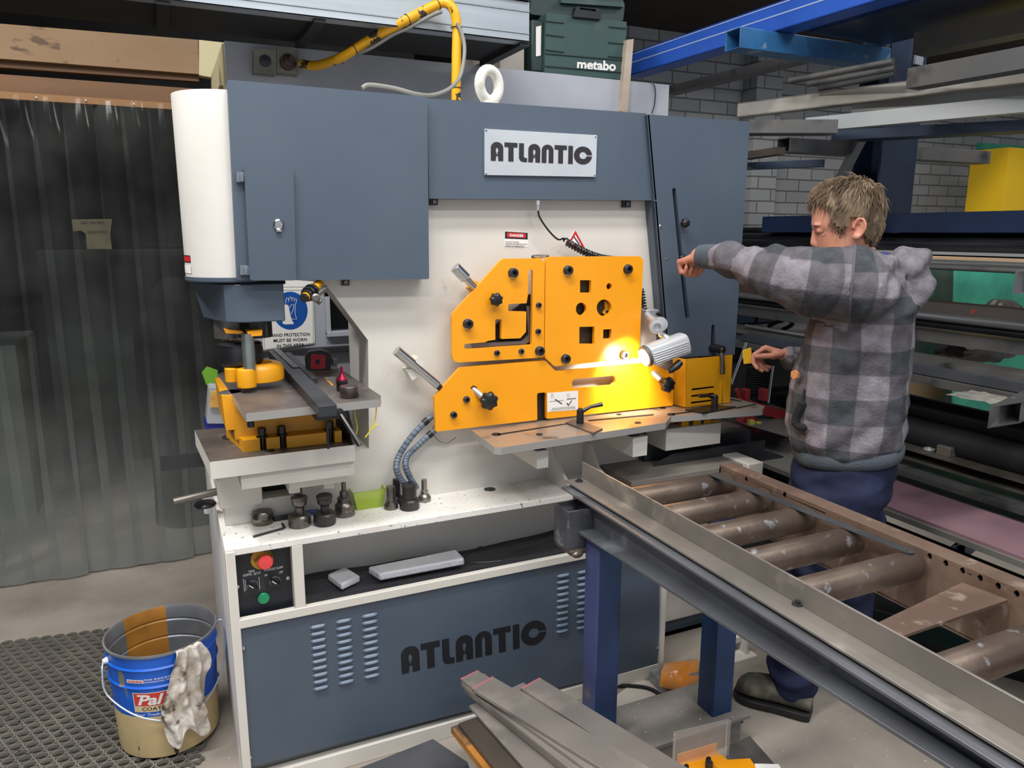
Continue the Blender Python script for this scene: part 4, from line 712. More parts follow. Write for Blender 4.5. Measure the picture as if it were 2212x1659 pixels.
o = g.build('orange_sheet_cover', mat('wrapped_orange_sheet', '#ff9d3c', .2, c2='#f3b87c', ns=10)); so_ = o.modifiers.new('t', 'SOLIDIFY'); so_.thickness = .004; tag(o, 'orange folded sheet cover wrapped in clear film behind the blue legs', 'sheet cover')
g = MB(); a = Z(.0, 1430, 1500); g.box(a.x, a.x+.2, a.y, a.y+.08, 0, .05); tag(g.build('film_wrapped_block', mat('cloudy_film', '#7e8083', .4, c2='#a8a9aa', ns=20), bevel=.004), 'grey film-wrapped block under the orange folded sheet cover', 'packing')
g = MB(); g.tube(spline([Z(.008, 1255, 1497), Z(.008, 1320, 1482), Z(.008, 1390, 1485), Z(.008, 1425, 1500), Z(.006, 1450, 1520)], 8), .008, 8); tag(g.build('floor_cable', BLACK), 'black cable on the floor along the machine skirting', 'cable')
g = MB(); g.prism([[tuple(Z(.004, *q)[:2]) for q in ((1258, 1560), (1375, 1468), (1500, 1480), (1530, 1512), (1400, 1560), (1290, 1600))]], lambda u, v: (u, v, .001), (0, 0, .003)); tag(g.build('cardboard_sheet', mat('dusty_card', '#c8c0b6', .8, c2='#b7aea3', ns=6)), 'pale dusty card sheet on the floor behind the base beam', 'cardboard')
# ================================================================ BUCKET
cb = Vector((-.10, 2.465, .016)); bk = thing('paint_bucket', cb, 'blue and cream metal paint bucket with a rag over its rim', 'bucket')
BLU = mat('bucket_blue', '#1562d2', .35, c2='#1555b8', ns=6, c3='#7f7a6a', n3=30, lo3=.66, hi3=.68, stretch=(1, 1, .18)); CRM = mat('bucket_cream', '#dcc493', .45, c2='#cfb684', ns=5, c3='#4a4036', n3=26, lo3=.655, hi3=.67, stretch=(1, 1, .35)); TIN = mat('bucket_tin', '#777a80', .45, .4, c2='#8d9096', ns=9); OXI = mat('dried_orange_paint', '#ad752b', .55, c2='#8f5f22', ns=14)
H = .355; rb = .148; rt = .162
def rr(z): return rb+(rt-rb)*z/H
prof = [(0, 0), (rb-.006, 0), (rb, .004), (rb+.001, .01), (rr(.15), .150), (rr(.245), .245), (rr(.25)+.005, .25), (rr(.255), .255), (rr(.305), .305), (rr(.31)+.005, .31), (rr(.315), .315), (rt, .348), (rt+.004, .351), (rt+.004, .358), (rt-.001, .358), (rt-.004, .350), (rt-.006, .315), (rt-.002, .31), (rt-.007, .305), (rt-.009, .255), (rt-.005, .25), (rt-.010, .245), (rb-.004, .02), (0, .018)]
n = 72; g = MB(); k = len(prof); vs = [cb+Vector((r*math.cos(2*math.pi*i/n), r*math.sin(2*math.pi*i/n), h)) for i in range(n) for r, h in prof]; g.v = vs
for j in range(k-1):
    for i in range(n):
        an = (i+.5)/n*360
        if j < 2: m = 2
        elif j == 3 or j == 2: m = 1
        elif j < 11: m = 0
        elif j < 14: m = 2
        else: m = 3 if 85 < an < 135 and j < 22 else 2
        g.f.append([i*k+j, ((i+1) % n)*k+j, ((i+1) % n)*k+j+1, i*k+j+1]); g.m.append(m)
g.build('pail', [BLU, CRM, TIN, OXI], bk)
def bwrap(az, z, r_=0): rad = rr(z)+.0012+r_; return cb+Vector((rad*math.cos(R(az)), rad*math.sin(R(az)), z))
def bpatch(g, a0, a1, z0, z1, m, r_=0, n=12):
    vs = [bwrap(a0+(a1-a0)*i/n, z, r_) for i in range(n+1) for z in (z0, z1)]; g.add(vs, [(2*i, 2*i+2, 2*i+3, 2*i+1) for i in range(n)], m)
def btext(g, s, a0, a1, z0, z1, m, r_=.0008, bold=0, shear=0):
    vs, fs = text_geo(s, bold, shear); g.add([bwrap(a0+(a1-a0)*u, z0+(z1-z0)*v, r_) for u, v in vs], fs, m)
g = MB(); AZ = 236
bpatch(g, AZ, AZ+52, .168, .235, 1); bpatch(g, AZ+1, AZ+51, .190, .233, 2, .0006); bpatch(g, AZ+1, AZ+51, .170, .189, 3, .0006)
btext(g, 'Pal', AZ+5, AZ+33, .193, .229, 1, .0014, .03, .3); bpatch(g, AZ+5, AZ+14, .223, .229, 1, .0014); btext(g, 'COATINGS', AZ+9, AZ+46, .174, .186, 4, .0014, .01)
bpatch(g, AZ-5, AZ+14, .268, .280, 1, 0); btext(g, 'WARNING', AZ-4, AZ+13, .270, .278, 2, .0008, .03)
btext(g, 'FOR INDUSTRIAL', AZ+15, AZ+50, .276, .282, 1, 0, .02); btext(g, 'PROFESSIONAL USE ONLY', AZ+15, AZ+50, .268, .273, 1, 0, .01); btext(g, 'Your Trade Partner', AZ, AZ+48, .155, .164, 1, 0, .01, .3)
g.build('bucket_label', [WHITE, mat('label_white', '#e6e6e4', .4), mat('label_red', '#cf3a30', .4), mat('label_cream', '#d9c497', .4), INK], bk, smooth=0)
for az in (200, 18):
    p = bwrap(az, .318); q = bwrap(az, .318, .014); g = MB(); g.cyl(p, q, .011, .007, 14); g.build('handle_lug', CREAMD, bk)
g = MB(); p = bwrap(200, .318, .012); q = bwrap(18, .318, .012); c_ = (p+q)/2; v = (q-p)/2; dn = Vector((v.y, -v.x, 0)).normalized()
pts = [c_-v, c_-v*1.06+dn*.02+Vector((0, 0, -.02)), c_-v*1.05+dn*.04+Vector((0, 0, -.09)), c_-v*.72+dn*.118+Vector((0, 0, -.15)), c_-v*.2+dn*.164+Vector((0, 0, -.185)), c_+v*.2+dn*.164+Vector((0, 0, -.185)), c_+v*.75+dn*.112+Vector((0, 0, -.13)), c_+v*1.06+dn*.04+Vector((0, 0, -.06)), c_+v*1.1+dn*.01, c_+v]
g.tube(spline(pts, 6), .0028, 8); g.build('bail_handle', mat('pale_wire', '#b9c7d2', .35, .5), bk)
RAG = mat('dirty_rag_cloth', '#ddd6cd', .9, c2='#a39888', ns=14, lo=.42, hi=.6, c3='#4f473d', n3=22, lo3=.58, hi3=.68, bump=.6, bs=26)
g = MB(); nu, nv = 26, 40; vs = []; rndm = random.Random(5)
for j in range(nv+1):
    t = j/nv
    for i in range(nu+1):
        u = i/nu; wdeg = (16+ (24 if t > .35 else 24*t/.35)*(1-.2*max(0, t-.75)/.25)); az = 291+wdeg*(u-.42)+4*math.sin(t*7)-16*max(0, t-.4)
        if t < .14: s = t/.14; rad = rr(.33)-.02+.022*s; z = .335+.028*math.sin(s*math.pi*.6)-.06*(1-s)
        else: s = (t-.14)/.86; rad = rr(.3)+.012+.016*s; z = .362-.285*s-(.025*math.sin(u*9)*s if s > .5 else 0)
        f = .011*math.sin(u*17+3*math.sin(t*5))*min(1, t*3)+.012*noise.noise(Vector((u*6, t*9, 3)))+.008*noise.noise(Vector((u*16, t*22, 8))); rad += max(-.004, f)+ (.006 if t >= .14 else 0)
        vs.append(cb+Vector((rad*math.cos(R(az)), rad*math.sin(R(az)), z)))
g.add(vs, [(j*(nu+1)+i, j*(nu+1)+i+1, (j+1)*(nu+1)+i+1, (j+1)*(nu+1)+i) for j in range(nv) for i in range(nu)])
o = g.build('rag', RAG, smooth=80); s_ = o.modifiers.new('s', 'SOLIDIFY'); s_.thickness = .003; s_.offset = 0; s2 = o.modifiers.new('ss', 'SUBSURF'); s2.levels = s2.render_levels = 1; tag(o, 'dirty cream rag hanging over the rim of the paint bucket', 'rag')
# ================================================================ HOLED RUBBER FLOOR MAT
g = MB(); RUB = mat('black_rubber_mat', '#6a655e', .75, c2='#7b766d', ns=8, c3='#3d3a37', n3=30, lo3=.66, hi3=.7)
A0, A1 = Z(.015, -10, 1386), Z(.015, 245, 1354); dx = (A1-A0).normalized(); A1 = A0+dx*.82; dy = Vector((dx.y, -dx.x, 0)); px_, py_ = .046, .034
def oct_(c, r, z): return [(c.x+r*math.cos(t)*1.12, c.y+r*math.sin(t)*.95, z) for t in [2*math.pi*i/12 for i in range(12)]]
nxm, nym = int(.84/px_)+1, 34
for j in range(nym):
    for i in range(-8, nxm):
        c = A0+dx*(i*px_+(px_/2 if j % 2 else 0))+dy*(.02+j*py_)
        if c.x > .05 or c.x < -1.4: continue
        b0 = len(g.v)
        for r_, z in ((.0210, .003), (.0198, .015), (.0165, .015), (.0160, .003)): g.v += [Vector(v) for v in oct_(c, r_, z)]
        for q in range(3):
            for e in range(12): g.f.append([b0+q*12+e, b0+q*12+(e+1) % 12, b0+(q+1)*12+(e+1) % 12, b0+(q+1)*12+e]); g.m.append(0)
        for (ux_, uy_) in ((px_/2, py_), (-px_/2, py_), (px_, 0)):
            m_ = c+dx*ux_*.5+dy*uy_*.5; s_ = (dx*ux_+dy*uy_).normalized()*.004; w_ = s_.cross(Vector((0, 0, 1))).normalized()*.004
            g.add([m_+v+Vector((0, 0, z-.015)) for z in (.004, .0125) for v in (-s_-w_, s_-w_, s_+w_, -s_+w_)], [(4, 5, 6, 7), (0, 1, 5, 4), (1, 2, 6, 5), (2, 3, 7, 6), (3, 0, 4, 7)])
c0 = A0-dx*.4; g.add([c0, A1, A1+dy*1.15, c0+dy*1.15], [(0, 1, 2, 3)], 1)  # near-black sheet below the rings, gives the mat holes their shade
for v in g.v[-4:]: v.z = .004
o = g.build('rubber_floor_mat', [RUB, mat('mat_hole_shade', '#121211', .8)], smooth=30); tag(o, 'black holed rubber ring mat on the floor under the bucket', 'floor mat')
# ================================================================ THE SHED
CONC = mat('stained_concrete', '#a89f95', .75, c2='#7d766d', ns=2.3, lo=.35, hi=.72, c3='#c9c2b8', n3=60, lo3=.68, hi3=.74, bump=.06, bs=40)
tag(MB().box(-4.5, 8.5, -5, 8.5, -.1, 0).build('floor', CONC), kind='structure')
tag(MB().box(-4.5, 8.5, -2.2, 8.5, 4.6, 4.7).build('ceiling', mat('roof_dark', '#2c2521', .8, c2='#3a302a', ns=2, stretch=(1, 6, 1))), kind='structure')
tag(MB().box(2.3, 8.5, 3.3, 4.6, 2.98, 3.05).build('ceiling_soffit', mat('brown_soffit', '#3d342d', .8, c2='#2b2521', ns=3, stretch=(1, 8, 1))), kind='structure')
# painted brick wall
bm_ = bpy.data.materials.new('painted_brick'); bm_.use_nodes = True; nt = bm_.node_tree; L = nt.links.new; bs_ = nt.nodes['Principled BSDF']; bs_.inputs['Roughness'].default_value = .7
tc = nt.nodes.new('ShaderNodeTexCoord'); sx = nt.nodes.new('ShaderNodeSeparateXYZ'); cx = nt.nodes.new('ShaderNodeCombineXYZ'); L(tc.outputs['Object'], sx.inputs[0])
ad = nt.nodes.new('ShaderNodeMath'); L(sx.outputs[0], ad.inputs[0]); L(sx.outputs[1], ad.inputs[1]); L(ad.outputs[0], cx.inputs[0]); L(sx.outputs[2], cx.inputs[1])
br = nt.nodes.new('ShaderNodeTexBrick'); L(cx.outputs[0], br.inputs[0]); br.inputs['Scale'].default_value = 1; br.inputs['Brick Width'].default_value = .25; br.inputs['Row Height'].default_value = .088; br.inputs['Mortar Size'].default_value = .005; br.inputs['Mortar Smooth'].default_value = .3
br.inputs['Color1'].default_value = lin('#abacad'); br.inputs['Color2'].default_value = lin('#9a9b9d'); br.inputs['Mortar'].default_value = lin('#6b6c6e'); L(br.outputs[0], bs_.inputs['Base Color'])
bp_ = nt.nodes.new('ShaderNodeBump'); bp_.inputs['Distance'].default_value = .01; bp_.invert = True; L(br.outputs['Fac'], bp_.inputs['Height']); L(bp_.outputs[0], bs_.inputs['Normal'])
BRICK = bm_
tag(MB().box(2.3, 8.5, 4.6, 4.75, 0, 4.6).build('wall_back', BRICK), kind='structure')
g = MB().box(3.98, 4.22, 4.45, 4.6, 0, 3.6); tag(g.build('wall_pier', BRICK), kind='structure')
tag(MB().box(8.3, 8.5, -3, 4.6, 0, 4.6).build('wall_right', BRICK), kind='structure')
# dark room behind the curtain
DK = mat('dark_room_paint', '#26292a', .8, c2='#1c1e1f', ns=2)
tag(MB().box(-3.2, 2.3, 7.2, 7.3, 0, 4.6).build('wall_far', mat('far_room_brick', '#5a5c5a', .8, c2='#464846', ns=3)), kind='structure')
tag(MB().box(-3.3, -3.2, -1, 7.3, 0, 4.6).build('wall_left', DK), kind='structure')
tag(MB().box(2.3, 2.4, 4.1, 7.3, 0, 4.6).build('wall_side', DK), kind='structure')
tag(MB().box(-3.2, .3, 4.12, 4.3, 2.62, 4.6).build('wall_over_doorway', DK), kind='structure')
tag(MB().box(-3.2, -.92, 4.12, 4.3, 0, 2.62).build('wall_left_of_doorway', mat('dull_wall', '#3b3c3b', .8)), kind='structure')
# timber over the doorway
TIM = mat('knotty_pine', '#84694b', .6, c2='#74593d', ns=2, c3='#4f3a26', n3=11, lo3=.62, hi3=.68, stretch=(.7, 1, 1.5), bump=.05); TIM2 = mat('orange_timber', '#6e4d2f', .6, c2='#5c4027', ns=3, stretch=(.5, 1, 3)); TIM3 = mat('pale_batten', '#8d663d', .6)
def bar(y, t, pts, name, M, **k): return MB().plate(y, t, pts).build(name, M, **k)
fr = thing('doorway_timber_frame', Y(4.1, 200, 200), 'pine lintel, rails and post framing the strip curtain doorway', 'door frame')
bar(4.06, .05, [(-160, 38), (428, 86), (430, 160), (-160, 114)], 'lintel_board', TIM, parent=fr)
bar(4.05, .06, [(430, 86), (484, 92), (484, 172), (430, 162)], 'cream_packer', mat('flaking_cream', '#b9b08c', .6, c2='#6d5f4c', ns=2.2, lo=.55, hi=.57, stretch=(6, 1, .6)), parent=fr)
bar(4.09, .05, [(-160, 114), (430, 160), (430, 176), (-160, 134)], 'lower_board', TIM2, parent=fr)
bar(4.07, .05, [(-160, 148), (480, 196), (480, 236), (-160, 188)], 'head_rail', TIM2, parent=fr)
bar(4.045, .03, [(-160, 186), (480, 230), (480, 243), (-160, 202)], 'batten', TIM3, parent=fr)
for q in ((78, 212), (185, 218), (289, 226)): MB().ball(Y(4.044, *q), (.006, .004, .006), 8).build('screw_head', CHROME, fr)
MB().box(.268, .282, 3.42, 3.80, 0, 2.2).build('door_post', mat('red_brown_post', '#8a6a58', .6), fr)
bar(4.03, .04, [(-40, 800), (8, 1228), (-5, 1232), (-80, 1225)], 'side_trim', TIM3, parent=fr)
# strip curtain
pv = bpy.data.materials.new('clear_pvc'); pv.use_nodes = True; nt = pv.node_tree; L = nt.links.new; b_ = nt.nodes['Principled BSDF']; b_.inputs['Base Color'].default_value = lin('#858a88'); b_.inputs['Roughness'].default_value = .09; b_.inputs['IOR'].default_value = 1.5; b_.inputs['Coat Weight'].default_value = .5; b_.inputs['Coat Roughness'].default_value = .1
tc = nt.nodes.new('ShaderNodeTexCoord'); sx = nt.nodes.new('ShaderNodeSeparateXYZ'); L(tc.outputs['Object'], sx.inputs[0]); nz = nt.nodes.new('ShaderNodeTexNoise'); nz.inputs['Scale'].default_value = 4; L(tc.outputs['Object'], nz.inputs[0])
mr = nt.nodes.new('ShaderNodeMapRange'); mr.inputs[1].default_value = .9; mr.inputs[2].default_value = 0; mr.inputs[3].default_value = .07; mr.inputs[4].default_value = .72; L(sx.outputs[2], mr.inputs[0]); ml = nt.nodes.new('ShaderNodeMath'); ml.operation = 'MULTIPLY_ADD'; ml.inputs[1].default_value = .25; L(nz.outputs[0], ml.inputs[0]); L(mr.outputs[0], ml.inputs[2]); sb = nt.nodes.new('ShaderNodeMath'); sb.operation = 'SUBTRACT'; sb.inputs[1].default_value = .12; L(ml.outputs[0], sb.inputs[0]); L(sb.outputs[0], b_.inputs['Alpha'])
cu = thing('strip_curtain', (-.3, 4.05, 0), 'hanging clear plastic strip curtain closing the doorway on the left', 'strip curtain')
x0 = -.80; wst = .125; i = 0; x = x0-.12
zt = 2.20
while x < .36:
    g = MB(); n = 14; vs = []; nzv = 22; ph = i*1.7; yy = 4.06-.014*(i % 2)
    for j in range(nzv+1):
        z = .01+(zt-.01)*j/nzv
        for k in range(n+1):
            u = k/n; bow = .036*math.sin(math.pi*u)*(.35+.65*(z/zt)**2); vs.append((x+wst*1.18*(u-.09)*(1-.18*(z/zt)**3)+.006*math.sin(z*2+ph), yy-bow-.15*(1-math.exp(-(zt-z)/.55))+.010*math.sin(z*1.7+ph)+.003*noise.noise(Vector((x*3, u*3, z*4))), z))
    g.add(vs, [(j*(n+1)+k, j*(n+1)+k+1, (j+1)*(n+1)+k+1, (j+1)*(n+1)+k) for j in range(nzv) for k in range(n)]); g.build('plastic_strip', pv, cu, smooth=60); x += wst*.93; i += 1
g = MB().plate(3.9, .001, [(155, 474), (242, 473), (238, 505), (242, 538), (188, 538), (185, 505), (175, 498), (158, 500)]); g = g.build('taped_note', mat('old_paper', '#6f6c58', .8, c2='#5e5b49', ns=10, alpha=.85), cu)
t = MB(); text_on(t, 'NO ENTRY', Y(3.899, 175, 484), Y(3.899, 226, 484), Y(3.899, 175, 478), 0); text_on(t, 'KNOCK FIRST', Y(3.899, 190, 504), Y(3.899, 232, 504), Y(3.899, 190, 498), 0); t.build('lettering', INK, g, smooth=0)
# things in the dark room
g = MB().box(-1.9, -.78, 4.9, 5.6, 0, 1.0); tag(g.build('workbench', mat('pale_bench', '#7a807c', .6, c2='#6a706c', ns=3)), 'pale bench behind the left edge of the strip curtain', 'bench')
g = MB(); q = Z(0, 400, 1080); 
for (z, rx, ry, cx_) in ((0,) * 4,): pass
P = [(4.45, 0, .20), (4.45, .4, .22), (4.45, .8, .23), (4.45, 1.05, .21), (4.45, 1.25, .15), (4.45, 1.38, .06)]
xq = Y(4.45, 405, 900).x; rings = []
for (y, z, r_) in P: rings.append([(xq+r_*(1+.12*math.sin(3*t+z*4))*math.cos(t), y+.6*r_*math.sin(t), z) for t in [2*math.pi*i/20 for i in range(20)]])
for a_, b2 in zip(rings, rings[1:]): g.hexa(a_, b2)
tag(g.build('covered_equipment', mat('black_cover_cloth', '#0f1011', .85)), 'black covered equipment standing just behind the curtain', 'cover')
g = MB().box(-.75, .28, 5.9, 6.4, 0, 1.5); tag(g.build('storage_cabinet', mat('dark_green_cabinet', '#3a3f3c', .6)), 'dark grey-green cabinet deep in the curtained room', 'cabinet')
# grey partition with window, behind the machine
GP = mat('grey_painted_board', '#aeb2bb', .5, c2='#a3a7b1', ns=3, bump=.03); wx = Y(3.3, 1445, 200).x
g = MB(); a, b2, c_ = Y(3.3, 710, 640), Y(3.3, 710, 716), Y(3.3, 800, 716); zt_ = 2.345
g.prism([[(.289, 0), (wx, 0), (wx, zt_), (.289, zt_)], [(a.x, a.z), (c_.x+.25, a.z), (c_.x+.25, b2.z), (a.x, b2.z)]], lambda u, v: (u, 3.3, v), (0, .05, 0)); g.box(wx-.05, wx, 3.35, 4.6, 0, zt_); g.box(.34, wx, 3.35, 4.1, zt_-.05, zt_-.01)
tag(g.build('wall_partition', GP), kind='structure')
g = MB().box(.283, .33, 3.35, 4.12, 0, 2.345); tag(g.build('wall_partition_end', mat('cream_edge', '#c0b792', .6, c2='#8f8468', ns=1.2, lo=.5, hi=.52)), kind='structure')
g = MB(); a0 = Y(3.28, 702, 634); c0 = Y(3.28, 702, 724)
g.box(a.x-.02, a.x, 3.28, 3.30, c0.z, a0.z+.02); g.box(a.x-.02, c_.x+.27, 3.27, 3.30, b2.z-.02, b2.z); g.box(a.x-.02, c_.x+.27, 3.28, 3.30, a.z, a.z+.02); tag(g.build('window_1', GP, bevel=.001), kind='structure')
tag(MB().box(a.x, c_.x+.25, 3.33, 3.335, b2.z, a.z).build('window_pane_1', mat('dark_glass', '#0a0d0f', .12)), kind='structure')
a, c_ = Y(3.26, 680, 753), Y(3.26, 760, 760); tag(MB().box(a.x-.28, c_.x+.3, 3.26, 3.30, c_.z, a.z).build('trim_1', mat('dark_rail', '#2b2a2c', .6)), kind='structure')
# sign
ysn = 3.292; sn = MB().plate(ysn, .003, [(568, 590), (676, 590), (680, 742), (568, 757)], r=.01).build('hand_protection_sign', WHITE); tag(sn, 'white and blue hand protection safety sign on the grey partition', 'safety sign')
def onsn(x, y): return Y(ysn-.0006, x, y)
g = MB(); 
cc2 = circ(627, 671, 37.5, 41, 40); g.plate(ysn-.0006, .0003, cc2); g.build('blue_disc', mat('sign_blue', '#0f4fa3', .4), sn, smooth=0)
g = MB(); s7 = lambda pts: [(x/7.54+480, y/7.54+560) for x, y in pts]
g.plate(ysn-.0012, .0003, s7([(985, 740), (1000, 725), (1020, 745), (1030, 730), (1050, 745), (1060, 740), (1080, 760), (1110, 900), (1125, 960), (1135, 990), (1170, 1055), (1030, 1062), (985, 1050)]))
for pl_ in ([(1035, 720), (1040, 650), (1055, 630), (1075, 640), (1078, 700), (1090, 640), (1110, 615), (1130, 630), (1132, 680), (1150, 620), (1170, 640), (1172, 690), (1195, 640), (1215, 650), (1190, 760), (1185, 860), (1208, 980), (1135, 975)], [(1095, 790), (1130, 745), (1165, 735), (1165, 790), (1140, 860), (1125, 895)]):
    g.tube([Y(ysn-.002, *p) for p in s7(pl_)], .0013, 6)
g.build('glove_symbol', WHITE, sn, smooth=0)
g = MB()
text_on(g, 'HAND PROTECTION', onsn(584, 728), onsn(669, 725), onsn(584, 721), 0, bold=.012); text_on(g, 'MUST BE WORN', onsn(591, 739.5), onsn(663, 736.5), onsn(591, 732.5), 0, bold=.012); text_on(g, 'IN THIS AREA', onsn(598, 751), onsn(657, 747.5), onsn(598, 744), 0, bold=.012)
for (p1, p2) in (((570, 620), (675, 620)), ((570, 627), (675, 627)), ((676, 626), (677, 740)), ((572, 755), (677, 741)), ((570, 640), (571, 754))): g.beam(onsn(*p1), onsn(*p2), .0012, .0004, (0, 1, 0))
g.build('lettering', INK, sn, smooth=0)
# isolator and sockets
jb = thing('power_socket_box', Y(3.24, 592, 130), 'old grey twin power outlet box high on the partition', 'power outlet')
jm = mat('aged_outlet_plastic', '#8b8a7c', .5, c2='#6d6b5e', ns=9)
for (x0_, x1_) in ((548, 597), (598, 645)):
    g = MB().plate(3.24, .06, [(x0_, 104), (x1_, 108), (x1_, 161), (x0_, 156)]); g.build('outlet_plate', jm, jb, .003)
g = MB(); c = Y(3.24, 573, 132); g.lathe(c, [(.022, 0), (.022, .006), (0, .007)], 24, axis=(0, -1, 0)); g.build('dial', BLACK, jb)
g = MB(); c = Y(3.24, 620, 136); g.lathe(c, [(.03, 0), (.03, .02), (.024, .022), (.02, .035), (.012, .04), (.012, .06), (0, .06)], 24, axis=(.2, -1, .1)); g.build('plug', mat('grimy_plug', '#4d3b34', .6), jb)
# yellow duct pipe + conduit
YD = mat('chipped_yellow_pipe', '#e0a415', .4, c2='#e8ae1c', ns=6, c3='#3a3126', n3=15, lo3=.60, hi3=.62)
yp = thing('yellow_supply_pipe', Y(2.5, 985, 215), 'bent yellow chipped supply pipe rising behind the machine', 'pipe')
P = [Y(2.75, 985, 330), Y(2.75, 985, 215), Y(2.75, 986, 120), Y(2.75, 987, 60), Y(2.75, 980, 22), Y(2.76, 962, 6), Y(2.78, 940, 12), Y(2.83, 880, 42), Y(2.93, 800, 85), Y(3.0, 745, 120), Y(3.08, 710, 135), Y(3.15, 680, 142), Y(3.2, 650, 138)]
g = MB(); g.tube(spline(P, 6), .0175, 20); g.build('pipe', YD, yp)
gc = mat('grey_conduit', '#7e807c', .45); P = [Y(2.6, 782, 190), Y(2.6, 798, 183), Y(2.6, 850, 190), Y(2.6, 900, 203), Y(2.65, 935, 205), Y(2.68, 970, 192), Y(2.70, 994, 165), Y(2.71, 1003, 120), Y(2.72, 1001, 85), Y(2.73, 988, 50)]
g = MB(); g.tube(spline(P, 6), .007, 12); g.tube(spline([Y(2.72, 955, 25), Y(2.78, 925, 38), Y(2.84, 880, 62), Y(2.87, 850, 75), Y(2.92, 800, 105), Y(2.98, 765, 118), Y(3.05, 720, 128)], 6), .006, 10); tag(g.build('flexible_conduit', gc, yp), 'grey flexible conduit')
for q, yv in (((985, 190), 2.75), ((986, 60), 2.75), ((945, 9), 2.775), ((880, 42), 2.83), ((815, 77), 2.91), ((765, 107), 2.97), ((735, 126), 3.03)):
    c = Y(yv, *q); dr = Vector((0, 0, 1)) if q[0] > 960 else Vector((.86, 0, .5)); g = MB(); a_ = dr.orthogonal().normalized(); b3 = dr.cross(a_); g.tube([c+(a_*math.cos(t)+b3*math.sin(t))*.0195 for t in [2*math.pi*i/16 for i in range(16)]], .0018, 6, closed=True); g.build('cable_tie', BLACK, yp)
# overhead platform
pf = thing('overhead_storage_platform', (.6, 2.95, 2.35), 'galvanised steel framed overhead storage platform with chipboard deck', 'platform')
e1 = Z(2.35, 1142, 92); 
GV = mat('galvanised_section', '#9ba3aa', .38, .55, c2='#b3bbc3', ns=2.2, stretch=(.4, 1, 6)); OSB = mat('chipboard_edge', '#b59b74', .8, c2='#8f7550', ns=60)
g = MB(); g.box(-2.6, e1.x, 2.84, 2.846, 2.35, 2.50); g.box(-2.6, e1.x, 2.84, 2.90, 2.35, 2.356); g.box(-2.6, e1.x, 2.84, 2.90, 2.494, 2.50); g.beam((-2.6, 2.838, 2.38), (e1.x, 2.838, 2.38), .003, .004); g.beam((-2.6, 2.838, 2.46), (e1.x, 2.838, 2.46), .003, .004); g.build('edge_beam', GV, pf, .001)
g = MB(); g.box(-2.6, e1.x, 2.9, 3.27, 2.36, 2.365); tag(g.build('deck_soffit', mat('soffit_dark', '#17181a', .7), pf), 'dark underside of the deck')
for x_ in (-1.6, -.6, .05, .55, 1.345): MB().box(x_, x_+.04, 2.85, 3.27, 2.338, 2.36).build('joist', mat('joist_dark', '#26282b', .6, .3), pf)
for k, (x_, x2_) in enumerate(((-2.6, .95), (.955, e1.x-.0))): MB().box(x_, x2_, 2.82, 3.27, 2.502, 2.52).build('chipboard_deck', OSB, pf)
g = MB(); a_ = Y(2.95, 960, 22); g.box(a_.x, a_.x+.17, 2.9, 3.2, 2.522, 2.62); tag(g.build('steel_box', mat('pale_scuffed_box', '#b7b2aa', .5, c2='#9c6f55', ns=6, lo=.6, hi=.75), bevel=.003), 'pale scuffed metal box on the platform behind the yellow pipe bend', 'box')
g = MB().box(1.2, 1.31, 3.0, 3.03, 2.522, 2.62); tag(g.build('bolt_plate', mat('pale_bolt_plate', '#a39e97', .45, .4, c2='#8a857f', ns=4)), 'upright grey bolted plate on the end of the platform', 'plate')
a_ = Y(3.33, 1078, 100); c2 = Y(3.33, 1130, 152); g = MB().box(a_.x, c2.x, 3.32, 3.5, zt_, a_.z+.05); g.box(a_.x-.1, a_.x, 3.4, 3.5, zt_, a_.z); tag(g.build('steel_post', mat('scuffed_post', '#8e8880', .5, .3, c2='#a39d95', ns=5), bevel=.001), 'scuffed grey steel upright standing on the partition under the platform end', 'post')
g = MB(); q = Y(3.3, 1030, 142); g.box(q.x, q.x+.05, 3.28, 3.32, 2.346, 2.35); g.box(q.x+.046, q.x+.05, 3.28, 3.32, 2.35, 2.38); tag(g.build('bracket', GV), 'small angle bracket on top of the partition by the lifting eye', 'bracket')
# tool cases
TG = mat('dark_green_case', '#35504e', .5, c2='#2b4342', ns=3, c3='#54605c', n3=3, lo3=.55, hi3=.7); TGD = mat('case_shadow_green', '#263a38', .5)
tcs = thing('tool_case', Y(3.3, 1250, 160), 'large dark green tool case with white lettering and a black handle', 'tool case', 'green tool cases on the partition')
P0, P1, P2, P3 = Y(3.30, 1177, 158), Y(3.30, 1352, 172), Y(3.30, 1353, 46), Y(3.30, 1179, 27)
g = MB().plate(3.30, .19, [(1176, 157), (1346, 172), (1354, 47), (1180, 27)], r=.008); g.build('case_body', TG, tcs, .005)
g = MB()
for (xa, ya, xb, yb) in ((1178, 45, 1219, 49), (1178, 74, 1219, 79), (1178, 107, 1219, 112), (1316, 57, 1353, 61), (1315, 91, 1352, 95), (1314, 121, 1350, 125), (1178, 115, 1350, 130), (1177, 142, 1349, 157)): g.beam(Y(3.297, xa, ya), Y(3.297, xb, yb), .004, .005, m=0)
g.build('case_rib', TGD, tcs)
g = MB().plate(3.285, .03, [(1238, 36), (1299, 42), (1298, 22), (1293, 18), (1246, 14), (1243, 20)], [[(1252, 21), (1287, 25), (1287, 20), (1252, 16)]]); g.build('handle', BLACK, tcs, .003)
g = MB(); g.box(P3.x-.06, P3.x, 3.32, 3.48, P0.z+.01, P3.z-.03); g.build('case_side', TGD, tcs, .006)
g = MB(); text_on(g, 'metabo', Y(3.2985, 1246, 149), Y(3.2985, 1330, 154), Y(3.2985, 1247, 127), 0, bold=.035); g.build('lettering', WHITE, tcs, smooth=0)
g = MB().plate(3.315, .002, [(1158, 58), (1169, 55), (1168, 120), (1158, 122)]); g.build('barcode_label', WHITE, tcs)
